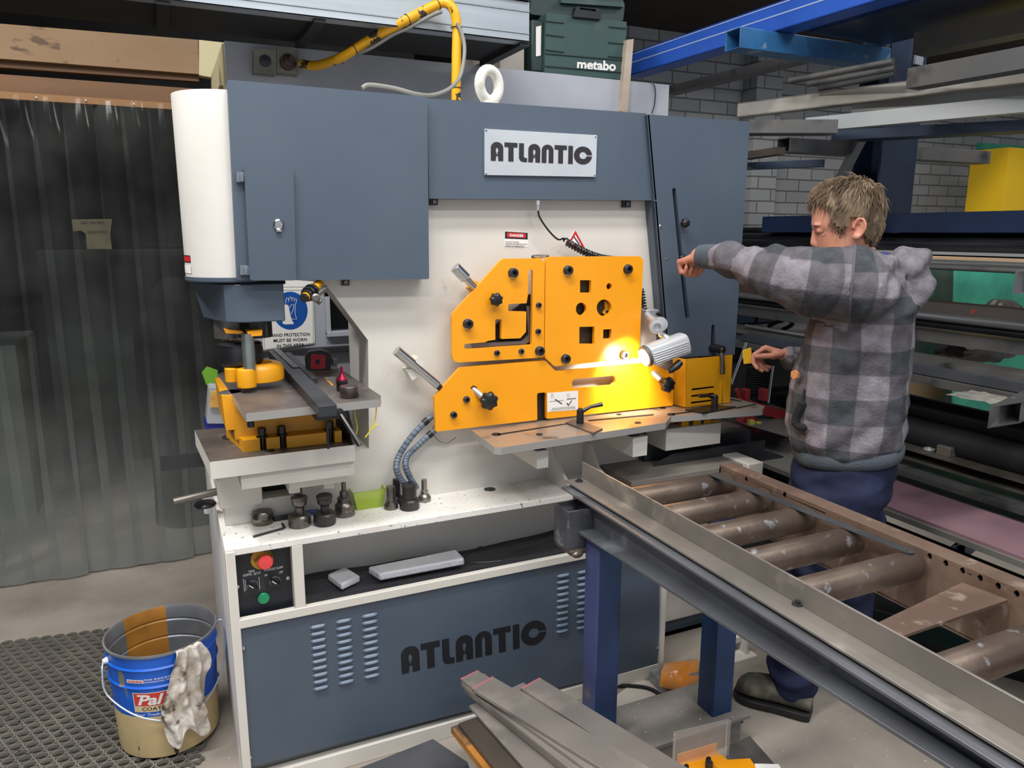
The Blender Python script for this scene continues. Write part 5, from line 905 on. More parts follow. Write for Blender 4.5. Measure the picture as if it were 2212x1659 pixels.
tb2 = thing('tool_case', Y(3.4, 1250, 20), 'dark green tool case lying on top of the lettered one', 'tool case', 'green tool cases on the partition')
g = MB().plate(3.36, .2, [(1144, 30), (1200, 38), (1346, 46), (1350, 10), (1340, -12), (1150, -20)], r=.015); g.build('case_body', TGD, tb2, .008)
g = MB().plate(3.34, .02, [(1213, -5), (1348, 6), (1348, 15), (1213, 6)]); g.build('lid_rim', TG, tb2, .002)
a_ = Y(3.30, 1340, 240); g = MB().plate(3.27, .03, [(1354, 86), (1369, 84), (1356, 245), (1341, 240)]); tag(g.build('timber_batten', mat('pale_upright_batten', '#b9ab9d', .6, c2='#a5937d', ns=6)), 'pale upright batten leaning beside the green tool case', 'batten')
g = MB(); g.tube(spline([Y(3.29, 1405, 170), Y(3.28, 1415, 190), Y(3.28, 1414, 225), Y(3.28, 1408, 245)], 6), .003, 6); tag(g.build('thin_cable', BLACK), 'thin black cable hanging on the right end of the partition', 'cable')
# portable case with picture label, behind the punch station
pk = thing('plastic_organiser_case', Y(2.75, 470, 890), 'grey and blue plastic organiser case with an orange picture label behind the punch', 'case')
g = MB().plate(2.95, .1, [(452, 838), (500, 840), (500, 915), (446, 915)], r=.01); g.build('lid', mat('case_light_grey', '#b6babf', .4), pk, .004)
g = MB().plate(2.93, .01, [(455, 845), (500, 846), (500, 880), (452, 880)]); g.build('picture_label', mat('picture_orange', '#e8c46a', .5, c2='#d9682c', ns=14, c3='#6a4aa0', n3=12, lo3=.6, hi3=.62), pk)
g = MB().plate(2.96, .12, [(444, 915), (500, 915), (500, 932), (445, 932)]); g.build('base', mat('case_blue', '#202a9a', .4), pk, .004)
q = Y(2.95, 446, 930); g = MB().box(q.x+.16, q.x+.35, 2.9, 3.2, 0, q.z-.002); tag(g.build('side_stand', mat('dark_stand', '#2b2d30', .6)), 'dark stand behind the machine carrying the organiser case', 'stand')
g = MB(); vs = [Y(4.03, *p) for p in ((436, 805), (447, 792), (470, 800), (470, 838), (446, 832))]; g.add(vs+[v+Vector((0, .01, 0)) for v in vs], [(0, 1, 2, 3, 4), (9, 8, 7, 6, 5)]+[(i, (i+1) % 5, 5+(i+1) % 5, 5+i) for i in range(5)]); tag(g.build('green_cloth', mat('lime_cloth', '#7cc22c', .7)), 'lime green cloth hanging beside the wooden doorpost', 'cloth')
# ================================================================ STEEL RACK
NAVY = mat('navy_rack_paint', '#1c2a3f', .45, c2='#26364e', ns=4, c3='#4b545f', n3=7, lo3=.6, hi3=.75)
BCH = mat('bright_blue_channel', '#2f5fc4', .4, c2='#2b55b2', ns=3); SKY = mat('scuffed_blue_tube', '#2f6c9e', .45, c2='#21507c', ns=6, c3='#7d98a8', n3=12, lo3=.64, hi3=.72)
GST = mat('bright_galv_section', '#a4a7a8', .4, .5, c2='#b9bfc4', ns=1.5, c3='#8a8378', n3=2.5, lo3=.5, hi3=.7); BK = mat('black_steel_tube', '#17181b', .4, .4, c2='#24262a', ns=5)
GRS = mat('dull_grey_section', '#5a5b5c', .45, .35, c2='#6c6965', ns=4, c3='#38393b', n3=6, lo3=.55, hi3=.7); SLV = mat('bright_bar_steel', '#a7a8a9', .25, .85); BRN = mat('brown_rusty_section', '#54483f', .6, .3, c2='#3c3632', ns=6)
YR = 2.55
rk = thing('cantilever_rack', (3.25, YR, 0), 'navy blue cantilever steel rack holding lengths of stock behind the man', 'rack')
xa, xb = Y(YR, 1908, 300).x, Y(YR, 1984, 300).x
g = MB(); g.box(xa, xb, YR, YR+.012, 0, 2.75); g.box((xa+xb)/2-.006, (xa+xb)/2+.006, YR+.01, YR+.15, 0, 2.75); g.box(xa, xb, YR+.15, YR+.162, 0, 2.75); g.build('upright', NAVY, rk, .001)
def htube(y, xL, xR, z0, z1, d, t, name, M):
    g = MB(); o_ = [(xL, y, z0), (xL, y+d, z0), (xL, y+d, z1), (xL, y, z1)]; i_ = [(xL, y+t, z0+t), (xL, y+d-t, z0+t), (xL, y+d-t, z1-t), (xL, y+t, z1-t)]
    f = lambda P, x: [(x, p[1], p[2]) for p in P]; vs = o_+f(o_, xR)+i_+f(i_, xR)
    g.add(vs, [(i, (i+1) % 4, 4+(i+1) % 4, 4+i) for i in range(4)]+[(8+i, 8+(i+1) % 4, 12+(i+1) % 4, 12+i) for i in range(4)]+[(i, (i+1) % 4, 8+(i+1) % 4, 8+i) for i in range(4)]+[(4+i, 4+(i+1) % 4, 12+(i+1) % 4, 12+i) for i in range(4)]); return g.build(name, M, rk, .002)
a, b_ = Y(YR, 1600, 57), Y(YR, 1600, 103); htube(YR-.0, a.x, xa-.003, b_.z, a.z, .09, .005, 'arm', SKY)
a, b_ = Y(2.73, 1707, 296), Y(2.73, 1707, 328); htube(2.73, a.x, Y(2.73, 2140, 340).x, b_.z, a.z, .08, .004, 'arm', GRS)
for zz_, xl in ((1.66, 2.95), (1.43, 3.05), (1.13, 2.85), (.86, 2.7), (.40, 2.65)): htube(YR, xl, xa-.003, zz_-.07, zz_, .08, .005, 'arm', NAVY) if xl < xa else None
for (p, q) in (((1934, 88), (1893, 166)), ((1866, 290), (1812, 392))): g = MB().beam(Y(YR+.04, *p), Y(YR+.04, *q), .04, .03, (0, 1, 0)); g.build('brace', GRS, rk, .001)
g = MB(); q = Y(YR-.01, 1992, 80); g.beam((q.x, YR-.01, q.z+.08), (q.x-.01, YR-.01, q.z-.12), .05, .012, (0, 1, 0)); g.build('stop_plate', GV, rk)

GSK = 'lengths of steel stock stored on the rack'
PR = {'box': lambda w, h: [(-w/2, w/2, -h, 0)], 'C': lambda w, h: [(-w/2, -w/2+.005, -h, 0), (-w/2, w/2, -.005, 0), (-w/2, w/2, -h, -h+.005)], 'Cr': lambda w, h: [(w/2-.005, w/2, -h, 0), (-w/2, w/2, -.005, 0), (-w/2, w/2, -h, -h+.005)],
      'tube': lambda w, h: [(-w/2, -w/2+.004, -h, 0), (w/2-.004, w/2, -h, 0), (-w/2, w/2, -.004, 0), (-w/2, w/2, -h, -h+.004)], 'L': lambda w, h: [(-w/2, w/2, -.006, 0), (-w/2, -w/2+.006, -h, 0)], 'I': lambda w, h: [(-w/2, w/2, -.008, 0), (-w/2, w/2, -h, -h+.008), (-.004, .004, -h, 0)]}
def stock(name, zt_, l, r, w, h, prof, M, label, ext=.6, cat='steel bar', x=None):
    a = Z(zt_, *l); b_ = Z(zt_, *r)
    if x is not None: a.x = x+(a.x-b_.x)*0; b_.x = x
    d = (b_-a).normalized(); b_ = b_+d*ext; g = MB()
    if prof == 'round': g.cyl(a-Vector((0, 0, h/2)), b_-Vector((0, 0, h/2)), h/2, n=16)
    else: g.profile(a, b_, PR[prof](w, h), m=0)
    return tag(g.build(name, M, org=a), label, cat, GSK)
def xs(name, X0, pyr, yl, w, h, prof, M, label, ext=.7, cat='steel bar', yr=None, tilt=0):   # runs along the shed at x = X0; its top edge leaves the picture at height pyr
    r = X(X0, 2212, pyr); a = Vector((X0+tilt, yl, r.z)); b_ = Vector((X0, r.y-ext if yr is None else yr, r.z)); g = MB()
    if prof == 'round': g.cyl(a-Vector((0, 0, h/2)), b_-Vector((0, 0, h/2)), h/2, n=16)
    else: g.profile(a, b_, PR[prof](w, h))
    return tag(g.build(name, M, org=a), label, cat, GSK)
a = Z(2.43, 1363, 169); b_ = Z(2.43, 1930, 0); g = MB(); d = (b_-a).normalized(); e_ = b_+d*1.0
hz = Y(a.y, 1368, 122).z-a.z
g.profile(a, e_, [(.045, .05, 0, hz), (-.05, .05, 0, .005), (-.05, .05, hz-.005, hz)]); g.profile(a, e_, [(.05, .0515, hz*.90, hz*.94), (.05, .0515, hz*.52, hz*.57)], m=1)
tag(g.build('blue_channel', [BCH, mat('pale_line', '#9fb0d8', .5)], org=a), 'long bright blue channel with two pale lines on the top rack arm', 'steel channel', GSK)
stock('steel_section', 2.42, (1445, 190), (1600, 150), .08, .04, 'box', GRS, 'dull grey beam running low beside the bright blue channel', cat='steel beam', ext=.5)
a_ = a+Vector((.34, 0, -.001)); e2 = e_+Vector((.34, 0, -.001)); a_ = a_.lerp(e2, .42); g = MB().beam(a_+Vector((0, 0, .03)), e2+Vector((0, 0, .03)), .46, .05); tag(g.build('steel_section', NAVY), 'wide dark navy beam beside the bright blue channel at the top of the rack', 'steel beam', GSK)
stock('steel_section', 2.40, (1990, 75), (2212, 27), .10, .08, 'box', mat('beige_grey_section', '#77736b', .5, .3, c2='#605d57', ns=4), 'beige grey section under the top of the rack at the right edge', cat='steel beam')
stock('angle_bar', 2.21, (1975, 150), (2212, 105), .08, .07, 'box', GRS, 'dark grey bar between the top arm and the galvanised channels', ext=.6)
for (l, r, n_) in (((1707, 168), (1930, 125), 'topmost'), ((1747, 175), (1935, 140), 'middle'), ((1771, 185), (1935, 152), 'lowest')): stock('round_bar', 2.24, l, r, .02, .024, 'round', GRS, n_+' of the three short round bars pointing left from the rack upright', ext=0)
stock('galvanised_channel', 2.20, (1600, 224), (2212, 143), .05, .062, 'Cr', mat('blotchy_galv', '#a39f96', .45, .4, c2='#8b8478', ns=5, c3='#b5b2ac', n3=3, lo3=.5, hi3=.65), 'longest galvanised channel, reaching furthest left on the second arm', cat='steel channel')
stock('galvanised_channel', 2.155, (1846, 219), (2212, 180), .05, .075, 'box', GST, 'bluish galvanised channel stacked on the lowest pale one', cat='steel channel')
stock('galvanised_channel', 2.08, (1746, 256), (2212, 208), .05, .055, 'box', mat('pale_galv', '#b2b5b6', .4, .4, c2='#a3a8ab', ns=3), 'lowest pale galvanised channel with a square left end', cat='steel channel')
stock('steel_section', 2.05, (1610, 262), (1800, 262), .10, .05, 'box', GRS, 'grey section under the galvanised channels beside the machine top', cat='steel beam', ext=0)
stock('steel_section', 2.04, (1800, 285), (2212, 262), .12, .04, 'box', NAVY, 'dark navy beam under the galvanised channels', cat='steel beam')
stock('steel_section', 1.97, (1612, 330), (1686, 318), .05, .03, 'box', BRN, 'rusty brown bar resting beside the square arm end', cat='steel beam', ext=0)
stock('steel_section', 1.93, (1612, 352), (1780, 345), .05, .03, 'box', NAVY, 'thin navy beam under the square grey arm', cat='steel beam', ext=0)
xs('steel_section', 3.1, 455, 3.3, .10, .085, 'box', mat('deep_blue_beam', '#15294a', .4, c2='#1c3358', ns=3), 'deep blue beam behind the man at head height', cat='steel beam')
xs('black_tube', 3.12, 505, 4.2, .10, .09, 'round', BK, 'upper thick black tube level with the mans jaw', cat='tube')
xs('black_tube', 3.0, 525, 4.3, .10, .075, 'round', BK, 'lower black tube level with the mans shoulder', cat='tube')
xs('black_tube', 3.25, 487, 4.1, .10, .06, 'round', BK, 'black tube furthest back on the head height arm', cat='tube')
xs('flat_strip', 2.98, 548, 3.2, .05, .012, 'box', GV, 'pale grey strip under the black tubes', cat='steel bar')
xs('flat_strip', 2.9, 560, 3.1, .10, .012, 'box', mat('tan_timber_strip', '#b09374', .6), 'tan strip lying between the bright tubes by the hood', cat='timber strip')
xs('bright_tube', 2.85, 566, 3.0, .03, .03, 'round', SLV, 'bright steel tube just right of the hood', cat='tube')
xs('bright_tube', 2.84, 580, 3.0, .03, .02, 'round', GRS, 'dull tube directly under the bright one by the hood', cat='tube')
xs('rusty_tube', 3.0, 668, 3.4, .10, .05, 'box', mat('dark_red_marked_bar', '#4a4340', .6, c2='#8a3a2c', ns=22, lo=.66, hi=.7), 'brown bar with red paint marks below the green sheet', cat='steel bar')
xs('bright_tube', 2.9, 695, 3.3, .035, .035, 'round', SLV, 'long bright tube running below the green sheet', cat='tube')
xs('black_tube', 2.92, 715, 3.3, .08, .03, 'round', BK, 'black tube under the long bright tube', cat='tube')
xs('steel_section', 3.0, 735, 3.6, .12, .05, 'box', GRS, 'grey section under the bright tube right of the man', cat='steel beam')
xs('bright_tube', 2.8, 795, 3.1, .04, .02, 'round', SLV, 'short bright tube end behind the crumpled wrap', cat='tube', yr=2.35)
xs('steel_section', 2.85, 805, 3.3, .14, .035, 'box', GRS, 'upper grey channel at elbow height of the rack', cat='steel beam')
xs('steel_section', 2.80, 822, 3.3, .12, .035, 'box', mat('slate_section', '#4a505c', .45, .4, c2='#5b5d60', ns=4), 'slate blue section at elbow height of the rack', cat='steel beam')
xs('steel_section', 2.76, 850, 3.3, .10, .030, 'box', GRS, 'lower grey channel at elbow height of the rack', cat='steel beam')
xs('black_tube', 2.95, 905, 2.7, .12, .11, 'round', BK, 'thick black tube at the mans waist height', cat='tube')
xs('black_tube', 2.9, 960, 2.7, .12, .12, 'round', mat('dull_black_tube', '#242528', .6), 'second thick dull black tube under the first', cat='tube')
xs('steel_section', 2.85, 1030, 2.6, .14, .045, 'C', mat('dusty_channel', '#58524c', .5, .4, c2='#7b746b', ns=5), 'dusty channel with offcuts on it right of the mans hips', cat='steel channel')
xs('steel_section', 2.80, 1085, 2.6, .16, .022, 'box', GRS, 'grey section below the dusty channel', cat='steel beam')
xs('steel_section', 2.80, 1118, 3.6, .34, .03, 'box', mat('reddish_plate', '#7c676b', .5, .1, c2='#685759', ns=3), 'reddish brown plate low on the rack', cat='steel plate')
xs('steel_section', 2.52, 1175, 3.9, .30, .02, 'box', mat('olive_grey_plate', '#6a6962', .5, .1, c2='#5a595a', ns=3), 'olive grey plate, widest on the low rack', cat='steel plate')
xs('steel_section', 2.53, 1166, 2.02, .29, .010, 'box', mat('pink_primer_plate', '#846670', .55, .1, c2='#725862', ns=4), 'pink primed plate lying over the olive plate', cat='steel plate')
xs('steel_section', 2.40, 1262, 4.1, .12, .10, 'I', BK, 'black beam along the bottom front of the rack', cat='steel beam')
xs('square_tube', 2.62, 540+55, 2.0, .10, .08, 'tube', SLV, 'open square tube end at the right edge above the green sheet', cat='square tube', yr=1.2) if 0 else None
def tube_end(px0, py0, px1, py1, y, L_, M, label, t=.004):
    a, b_ = Y(y, px0, py0), Y(y, px1, py1); g = MB(); d = Vector((.95, .3, 0)).normalized()
    o_ = [Vector((a.x, y, b_.z)), Vector((b_.x, y, b_.z)), Vector((b_.x, y, a.z)), Vector((a.x, y, a.z))]; c_ = sum(o_, Vector())/4; i_ = [c_+(p-c_)*.88 for p in o_]
    if 1: g.add(o_+[p+d*L_ for p in o_]+i_+[p+d*L_ for p in i_], [(i, (i+1) % 4, 4+(i+1) % 4, 4+i) for i in range(4)]+[(8+i, 8+(i+1) % 4, 12+(i+1) % 4, 12+i) for i in range(4)]+[(i, (i+1) % 4, 8+(i+1) % 4, 8+i) for i in range(4)])
    return tag(g.build('square_tube', M, org=c_), label, 'square tube', GSK)
tube_end(2194, 583, 2260, 632, 1.55, .5, SLV, 'open square tube end cut by the right edge beside the green sheet')
tube_end(2139, 877, 2204, 914, 1.5, .5, SLV, 'open rectangular tube end with torn wrapping at the right edge')
tube_end(2054, 1180, 2083, 1210, 1.62, .45, mat('navy_small_tube', '#34425c', .4, .3), 'small square tube end low beside the pink plate')
g = MB(); rndm = random.Random(9); c = Y(1.52, 2175, 873)
vs = []; 
for j in range(9):
    for i in range(13): vs.append(c+Vector((-.07+.15*i/12, .01+.16*j/8, .004+.012*abs(noise.noise(Vector((i*.6, j*.6, 2)))))))
g.add(vs, [(j*13+i, j*13+i+1, (j+1)*13+i+1, (j+1)*13+i) for j in range(8) for i in range(12)]); o = g.build('torn_plastic_wrap', mat('cloudy_plastic', '#a9a39c', .3, c2='#7f7a75', ns=20, alpha=.8), smooth=80); tag(o, 'torn cloudy plastic wrap on the rectangular tube end', 'plastic wrap')
# crumpled wrap, offcuts, green sheets
def lump(name, c, rx, ry, rz, M, label, cat, amp=.4, seed=1):
    g = MB(); g.ball(c, (rx, ry, rz), 28)
    for v in g.v:
        d = v-Vector(c); k = 1+amp*noise.noise(d*(3/max(rx, rz))*.8+Vector((seed, seed, 0)))+.5*amp*noise.noise(d*30); v.xyz = Vector(c)+d*k
    return tag(g.build(name, M, smooth=60), label, cat)
WRP = mat('dark_crumpled_wrap', '#3b3634', .45, c2='#575049', ns=12, bump=.6, bs=30)
lump('crumpled_wrap', Y(2.1, 2120, 755), .20, .12, .045, WRP, 'long crumpled dark plastic wrap lying on the rack beside the mans elbow', 'plastic wrap')
lump('crumpled_wrap', Y(2.4, 2160, 668), .10, .08, .045, WRP, 'mound of dark wrap in front of the green sheet', 'plastic wrap', seed=4)
def drape(name, pts, y, M, label, folds=7):
    a, b_, c_, d_ = [Y(y, *p) for p in pts]; g = MB(); n_, m_ = 30, 16; vs = []
    for j in range(m_+1):
        for i in range(n_+1):
            u, v = i/n_, j/m_; p = a.lerp(b_, u).lerp(d_.lerp(c_, u), v); p.y += .04*math.sin(u*folds*2+2*math.sin(v*3))*(.3+v)+.03*noise.noise(Vector((u*4, v*4, 1))); vs.append(p)
    g.add(vs, [(j*(n_+1)+i, j*(n_+1)+i+1, (j+1)*(n_+1)+i+1, (j+1)*(n_+1)+i) for j in range(m_) for i in range(n_)]); o = g.build(name, M, smooth=60); s = o.modifiers.new('s', 'SOLIDIFY'); s.thickness = .003; return tag(o, label, 'tarpaulin')
TRP = mat('green_tarpaulin', '#3f9a80', .5, c2='#2f7f69', ns=5)
drape('green_tarpaulin', [(2060, 565), (2300, 575), (2300, 1300), (2065, 1280)], 3.1, TRP, 'bright green tarpaulin hanging behind the rack at the right edge')
drape('green_tarpaulin', [(1975, 560), (2075, 565), (2075, 1150), (1980, 1140)], 3.5, mat('dark_green_sheet', '#33564c', .6, c2='#4b4f49', ns=3), 'darker green sheet just right of the hood', 3)

q = Y(3.36, 1955, 815); g = MB().box(q.x-.1, q.x+.40, 3.36, 3.38, 0, q.z); tag(g.build('timber_board', mat('tan_board', '#8c7656', .7)), 'tan board standing behind the thick black tube', 'board')
cz_ = X(2.85, 2212, 1030).z; g = MB(); c = Vector((2.85, X(2.85, 2050, 955).y, cz_))
for (dx_, s_, lab) in ((0, .035, 'small pale offcut block on the dusty channel'), ):
    g = MB(); g.box(c.x-.03, c.x+.03, c.y-.03, c.y+.03, c.z, c.z+.04); tag(g.build('steel_offcut', mat('pale_offcut', '#7d756c', .5, .3), bevel=.002), lab, 'offcut')
g = MB(); c = Vector((2.84, X(2.85, 2012, 960).y, cz_)); g.tube([c+Vector((.018*math.cos(t), .018*math.sin(t), .006)) for t in [2*math.pi*i/16 for i in range(16)]], .006, 8, closed=True); tag(g.build('steel_ring', SILV), 'small bright ring lying by the offcut block', 'ring')
# bollard / column
a, b_, c_ = Y(3.9, 2180, 318), Y(3.9, 2240, 318), Y(3.9, 2162, 455); g = MB(); g.hexa([(c_.x, 3.9, c_.z-1.2), (c_.x+.4, 3.9, c_.z-1.2), (c_.x+.4, 4.2, c_.z-1.2), (c_.x, 4.2, c_.z-1.2)], [(a.x, 3.9, a.z), (a.x+.35, 3.9, a.z), (a.x+.35, 4.2, a.z), (a.x, 4.2, a.z)])
tag(g.build('yellow_machine_cover', mat('bright_yellow_cover', '#ffcf26', .4)), 'bright yellow machine cover behind the rack at the right edge', 'machine cover')
q = Y(3.9, 2170, 500); g = MB().box(q.x-.1, q.x+.5, 3.85, 4.25, 0, c_.z-1.2); tag(g.build('machine_base', NAVY), 'dark base under the bright yellow machine cover', 'machine')
a = Y(4.3, 2120, 308); g = MB().box(a.x, a.x+.8, 4.3, 4.34, a.z-.05, a.z); tag(g.build('green_rail', TRP), 'green rail on the wall right of the grey arm', 'rail')
# between the machine and the man
wl = thing('welding_machine', (3.0, 3.5, .9), 'blue and grey welding machine on the back bench between the machine and the man', 'welding machine')
a, b_, c_, d_ = Y(3.5, 1590, 648), Y(3.5, 1700, 655), Y(3.5, 1590, 705), Y(3.5, 1632, 705)
g = MB(); z_t = a.z-.02; zb_ = Y(3.3, 1650, 710).z; g.box(a.x-.1, b_.x-.02, 3.5, 3.9, zb_, z_t); g.build('casing', mat('welder_navy', '#1b3152', .4), wl, .01)
g = MB(); g.prism([fillet([(a.x-.12, 3.4), (b_.x+.05, 3.44), (b_.x-.1, 3.95), (a.x-.12, 3.95)], .03)], lambda u, v: (u, v, z_t), (0, 0, .025)); g.build('lid', mat('welder_lid_grey', '#7b8ba0', .35, c2='#2a6cb0', ns=2.5, lo=.5, hi=.55), wl, .004)
g = MB().box(d_.x, b_.x-.03, 3.485, 3.5, zb_+.01, z_t-.02); g.build('front_panel', BLACK, wl)
for i in range(3): q = Y(3.48, 1645+17*i, 678+2*i); g = MB(); g.lathe(q, [(.018, 0), (.018, .006), (.014, .014), (0, .014)], 16, axis=(0, -1, 0)); g.build('dial', mat('dial_grey', '#5a5e62', .4), wl)
q = Y(3.3, 1650, 710); g = MB().box(q.x-.6, q.x+.75, 3.15, 3.95, q.z-.035, q.z); tag(g.build('back_bench', GRS), 'grey steel bench carrying the welding machine', 'bench')
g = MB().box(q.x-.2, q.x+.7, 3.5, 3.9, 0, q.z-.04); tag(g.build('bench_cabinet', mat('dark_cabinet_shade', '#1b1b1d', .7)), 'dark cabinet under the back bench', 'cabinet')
for i, (py_, w_, M_, lb) in enumerate(((722, .10, GRS, 'dusty grey flat section on the bench front, upper'), (745, .06, SLV, 'pale bright bar on the bench front, middle'), (762, .08, BK, 'black bar on the bench front, lowest'))):
    l_, r_ = Y(3.1, 1588, py_-8), Y(3.1, 1740, py_+18); g = MB().beam(l_, r_+(r_-l_)*1.2, w_, .02); tag(g.build('bench_bar', M_), lb, 'steel bar')
g = MB(); g.tube(spline([Y(3.25, 1660, 705), Y(3.2, 1680, 695), Y(3.15, 1700, 690), Y(3.15, 1712, 700), Y(3.2, 1690, 712)], 6), .012, 8); tag(g.build('welding_cable', BLACK), 'black welding cable coiled on the bench', 'cable')
rs = thing('red_engine_stand', (2.8, 2.75, 0), 'red wheeled stand carrying a dark finned engine behind the notching table', 'stand')
RD = mat('dull_red_paint', '#7e1f22', .45, c2='#64191c', ns=6)
for (p, q, w_) in (((1590, 868), (1720, 905), .05), ((1590, 840), (1600, 870), .02), ((1600, 900), (1640, 925), .06), ((1720, 830), (1760, 845), .05)): g = MB().beam(Y(2.75, *p), Y(2.75, *q), w_, w_*.7, (0, 1, 0)); g.build('red_rail', RD, rs, .002)
for xx in (1615, 1655): a, b_ = Y(2.72, xx-4, 842), Y(2.72, xx+5, 866); g = MB().box(a.x, b_.x, 2.72, 2.76, b_.z, a.z); g.build('red_post', RD, rs, .002)
g = MB(); a, b_ = Y(2.95, 1625, 795), Y(2.95, 1660, 845); g.box(a.x-.05, b_.x+.03, 2.97, 3.2, b_.z-.05, a.z)
for i in range(12): z_ = b_.z+(a.z-b_.z)*i/11; g.box(a.x-.02, b_.x+.01, 2.94, 2.97, z_, z_+.006)
g.build('finned_engine', mat('engine_black', '#26282a', .5, .3), rs)
for (p, q) in (((1613, 740), (1580, 830)), ((1670, 790), (1660, 870))): g = MB().cyl(Y(2.65, *p), Y(2.65, *q), .007, n=12); g.build('chrome_rod', CHROME, rs)
for (px0, py0) in ((1617, 908), (1632, 912)): a = Y(2.7, px0, py0); g = MB().box(a.x, a.x+.03, 2.69, 2.71, a.z-.03, a.z); g.build('yellow_fitting', mat('dull_yellow', '#9a9440', .6), rs)
g = MB().box(3.0, 3.3, 2.75, 3.2, 0, .75); tag(g.build('dark_toolbox', mat('toolbox_dark_teal', '#1e2a2e', .5)), 'dark teal tool chest low between the stand and the man', 'tool chest')
g = MB(); q = Z(.72, 1620, 880); g.hexa([Z(.70, *p) for p in ((1560, 905), (1700, 945), (1735, 900), (1650, 868))], [Z(.715, *p) for p in ((1560, 903), (1700, 943), (1735, 898), (1650, 866))]); tag(g.build('grey_steel_sheet', GRS), 'grey steel sheet right of the notching table edge', 'steel sheet')
g = MB(); g.hexa([Z(.50, *p) for p in ((1540, 960), (1760, 1050), (1790, 985), (1600, 905))], [Z(.515, *p) for p in ((1540, 958), (1760, 1048), (1790, 983), (1600, 903))]); tag(g.build('grey_steel_sheet', mat('warm_grey_sheet', '#5f5955', .5, .3, c2='#6f625b', ns=4)), 'warm grey steel sheet lower down in front of the man', 'steel sheet')
# dark floor steel beyond the conveyor
for i, (l, r, w_, h_, M_, lb) in enumerate((((1720, 1290), (2120, 1400), .16, .05, BK, 'dark flat section on the floor beyond the conveyor, nearest'), ((1750, 1240), (2212, 1350), .14, .06, GRS, 'grey section on the floor beyond the conveyor'), ((1740, 1160), (2212, 1270), .12, .08, BK, 'black section on the floor below the rack'))):
    stock('floor_section', h_, l, r, w_, h_, 'box', M_, lb, cat='steel section')
# ================================================================ THE MAN
P0 = Vector((1.98, 1.74, 0)); _l = Vector((-.752, -.659, 0)).normalized(); _f = Vector((-.659, .752, 0)).normalized()
def Wp(px, py, off=0):
    d = _F+R2*((px-1106)/F_PX)-U2*((py-829.5)/F_PX); t = (off-(CAM-P0).dot(_l))/d.dot(_l); return CAM+d*t
man = thing('person', (P0.x, P0.y, 0), 'man in a grey checked hoodie and navy trousers reaching to the machine cover', 'person')
UPV = Vector((0, 0, 1))
def pix(p):
    v = p-CAM; z_ = v.dot(_F); return 1106+F_PX*v.dot(R2)/z_, 829.5-F_PX*v.dot(U2)/z_
def ring(py, pf, pb, hw, n=24, off=0, e=1.0, nf=1.0):
    a, b_ = Wp(pf, py, off), Wp(pb, py, off); c = (a+b_)/2; r = (a-b_)/2; out = []
    for i in range(n):
        t = 2*math.pi*i/n; ct, st = math.cos(t), math.sin(t); w = hw*(nf if ct > 0 else 1); w = hw*(1+(nf-1)*max(0, ct))
        out.append(c+r*(abs(ct)**e*math.copysign(1, ct))+_l*(w*abs(st)**e*math.copysign(1, st)))
    return out
def loft(g, rings, m=0):
    n = len(rings[0]); g.add(sum(rings, []), [(j*n+i, j*n+(i+1) % n, (j+1)*n+(i+1) % n, (j+1)*n+i) for j in range(len(rings)-1) for i in range(n)]+[tuple(range(n))[::-1], tuple(range((len(rings)-1)*n, len(rings)*n))], m)
def limb(g, pts, n=16):
    P = [Vector(p[0]) for p in pts]; rs = [p[1] for p in pts]; g.tube(P, list(rs), n)
    for p, r in zip(P, rs): g.ball(p, r*.985, 14)
def finalize(g, name, M, voxel, smooth_it=4, disp=None, parent=None, uvf=None):
    o = g.build(name, M, parent, smooth=0); rm = o.modifiers.new('r', 'REMESH'); rm.mode = 'VOXEL'; rm.voxel_size = voxel; rm.use_smooth_shade = True
    sm = o.modifiers.new('s', 'SMOOTH'); sm.iterations = smooth_it; sm.factor = .6
    dg = bpy.context.evaluated_depsgraph_get(); dg.update(); me = bpy.data.meshes.new_from_object(o.evaluated_get(dg)); o.modifiers.clear(); old = o.data; o.data = me; bpy.data.meshes.remove(old); me.name = name
    org = ORG[o.name]
    if disp:
        nm = [v.normal.copy() for v in me.vertices]
        for v, n_ in zip(me.vertices, nm): v.co += n_*disp(v.co+org)
    for p in me.polygons: p.use_smooth = True
    if uvf:
        at = me.attributes.new('cloth', 'FLOAT_VECTOR', 'POINT')
        for i, v in enumerate(me.vertices): at.data[i].vector = uvf(v.co+org)
    if not me.materials: me.materials.append(M)
    return o
# --- body: head, neck, trunk, arms, hands and legs in one surface
HR = [(389, 1815, 1850, .03), (393, 1795, 1868, .048), (402, 1778, 1884, .060), (418, 1764, 1896, .069), (436, 1757, 1902, .074), (455, 1754, 1905, .077), (472, 1753, 1905, .077), (485, 1752, 1903, .076), (492, 1754, 1901, .075), (500, 1760, 1898, .073), (512, 1760, 1893, .070), (526, 1762, 1888, .067), (538, 1764, 1880, .064), (550, 1765, 1872, .060), (562, 1768, 1864, .055), (574, 1773, 1856, .047), (584, 1784, 1846, .034)]
b = MB(); loft(b, [ring(py, pf, pb, hw, 32, 0, .92, .74) for py, pf, pb, hw in HR])
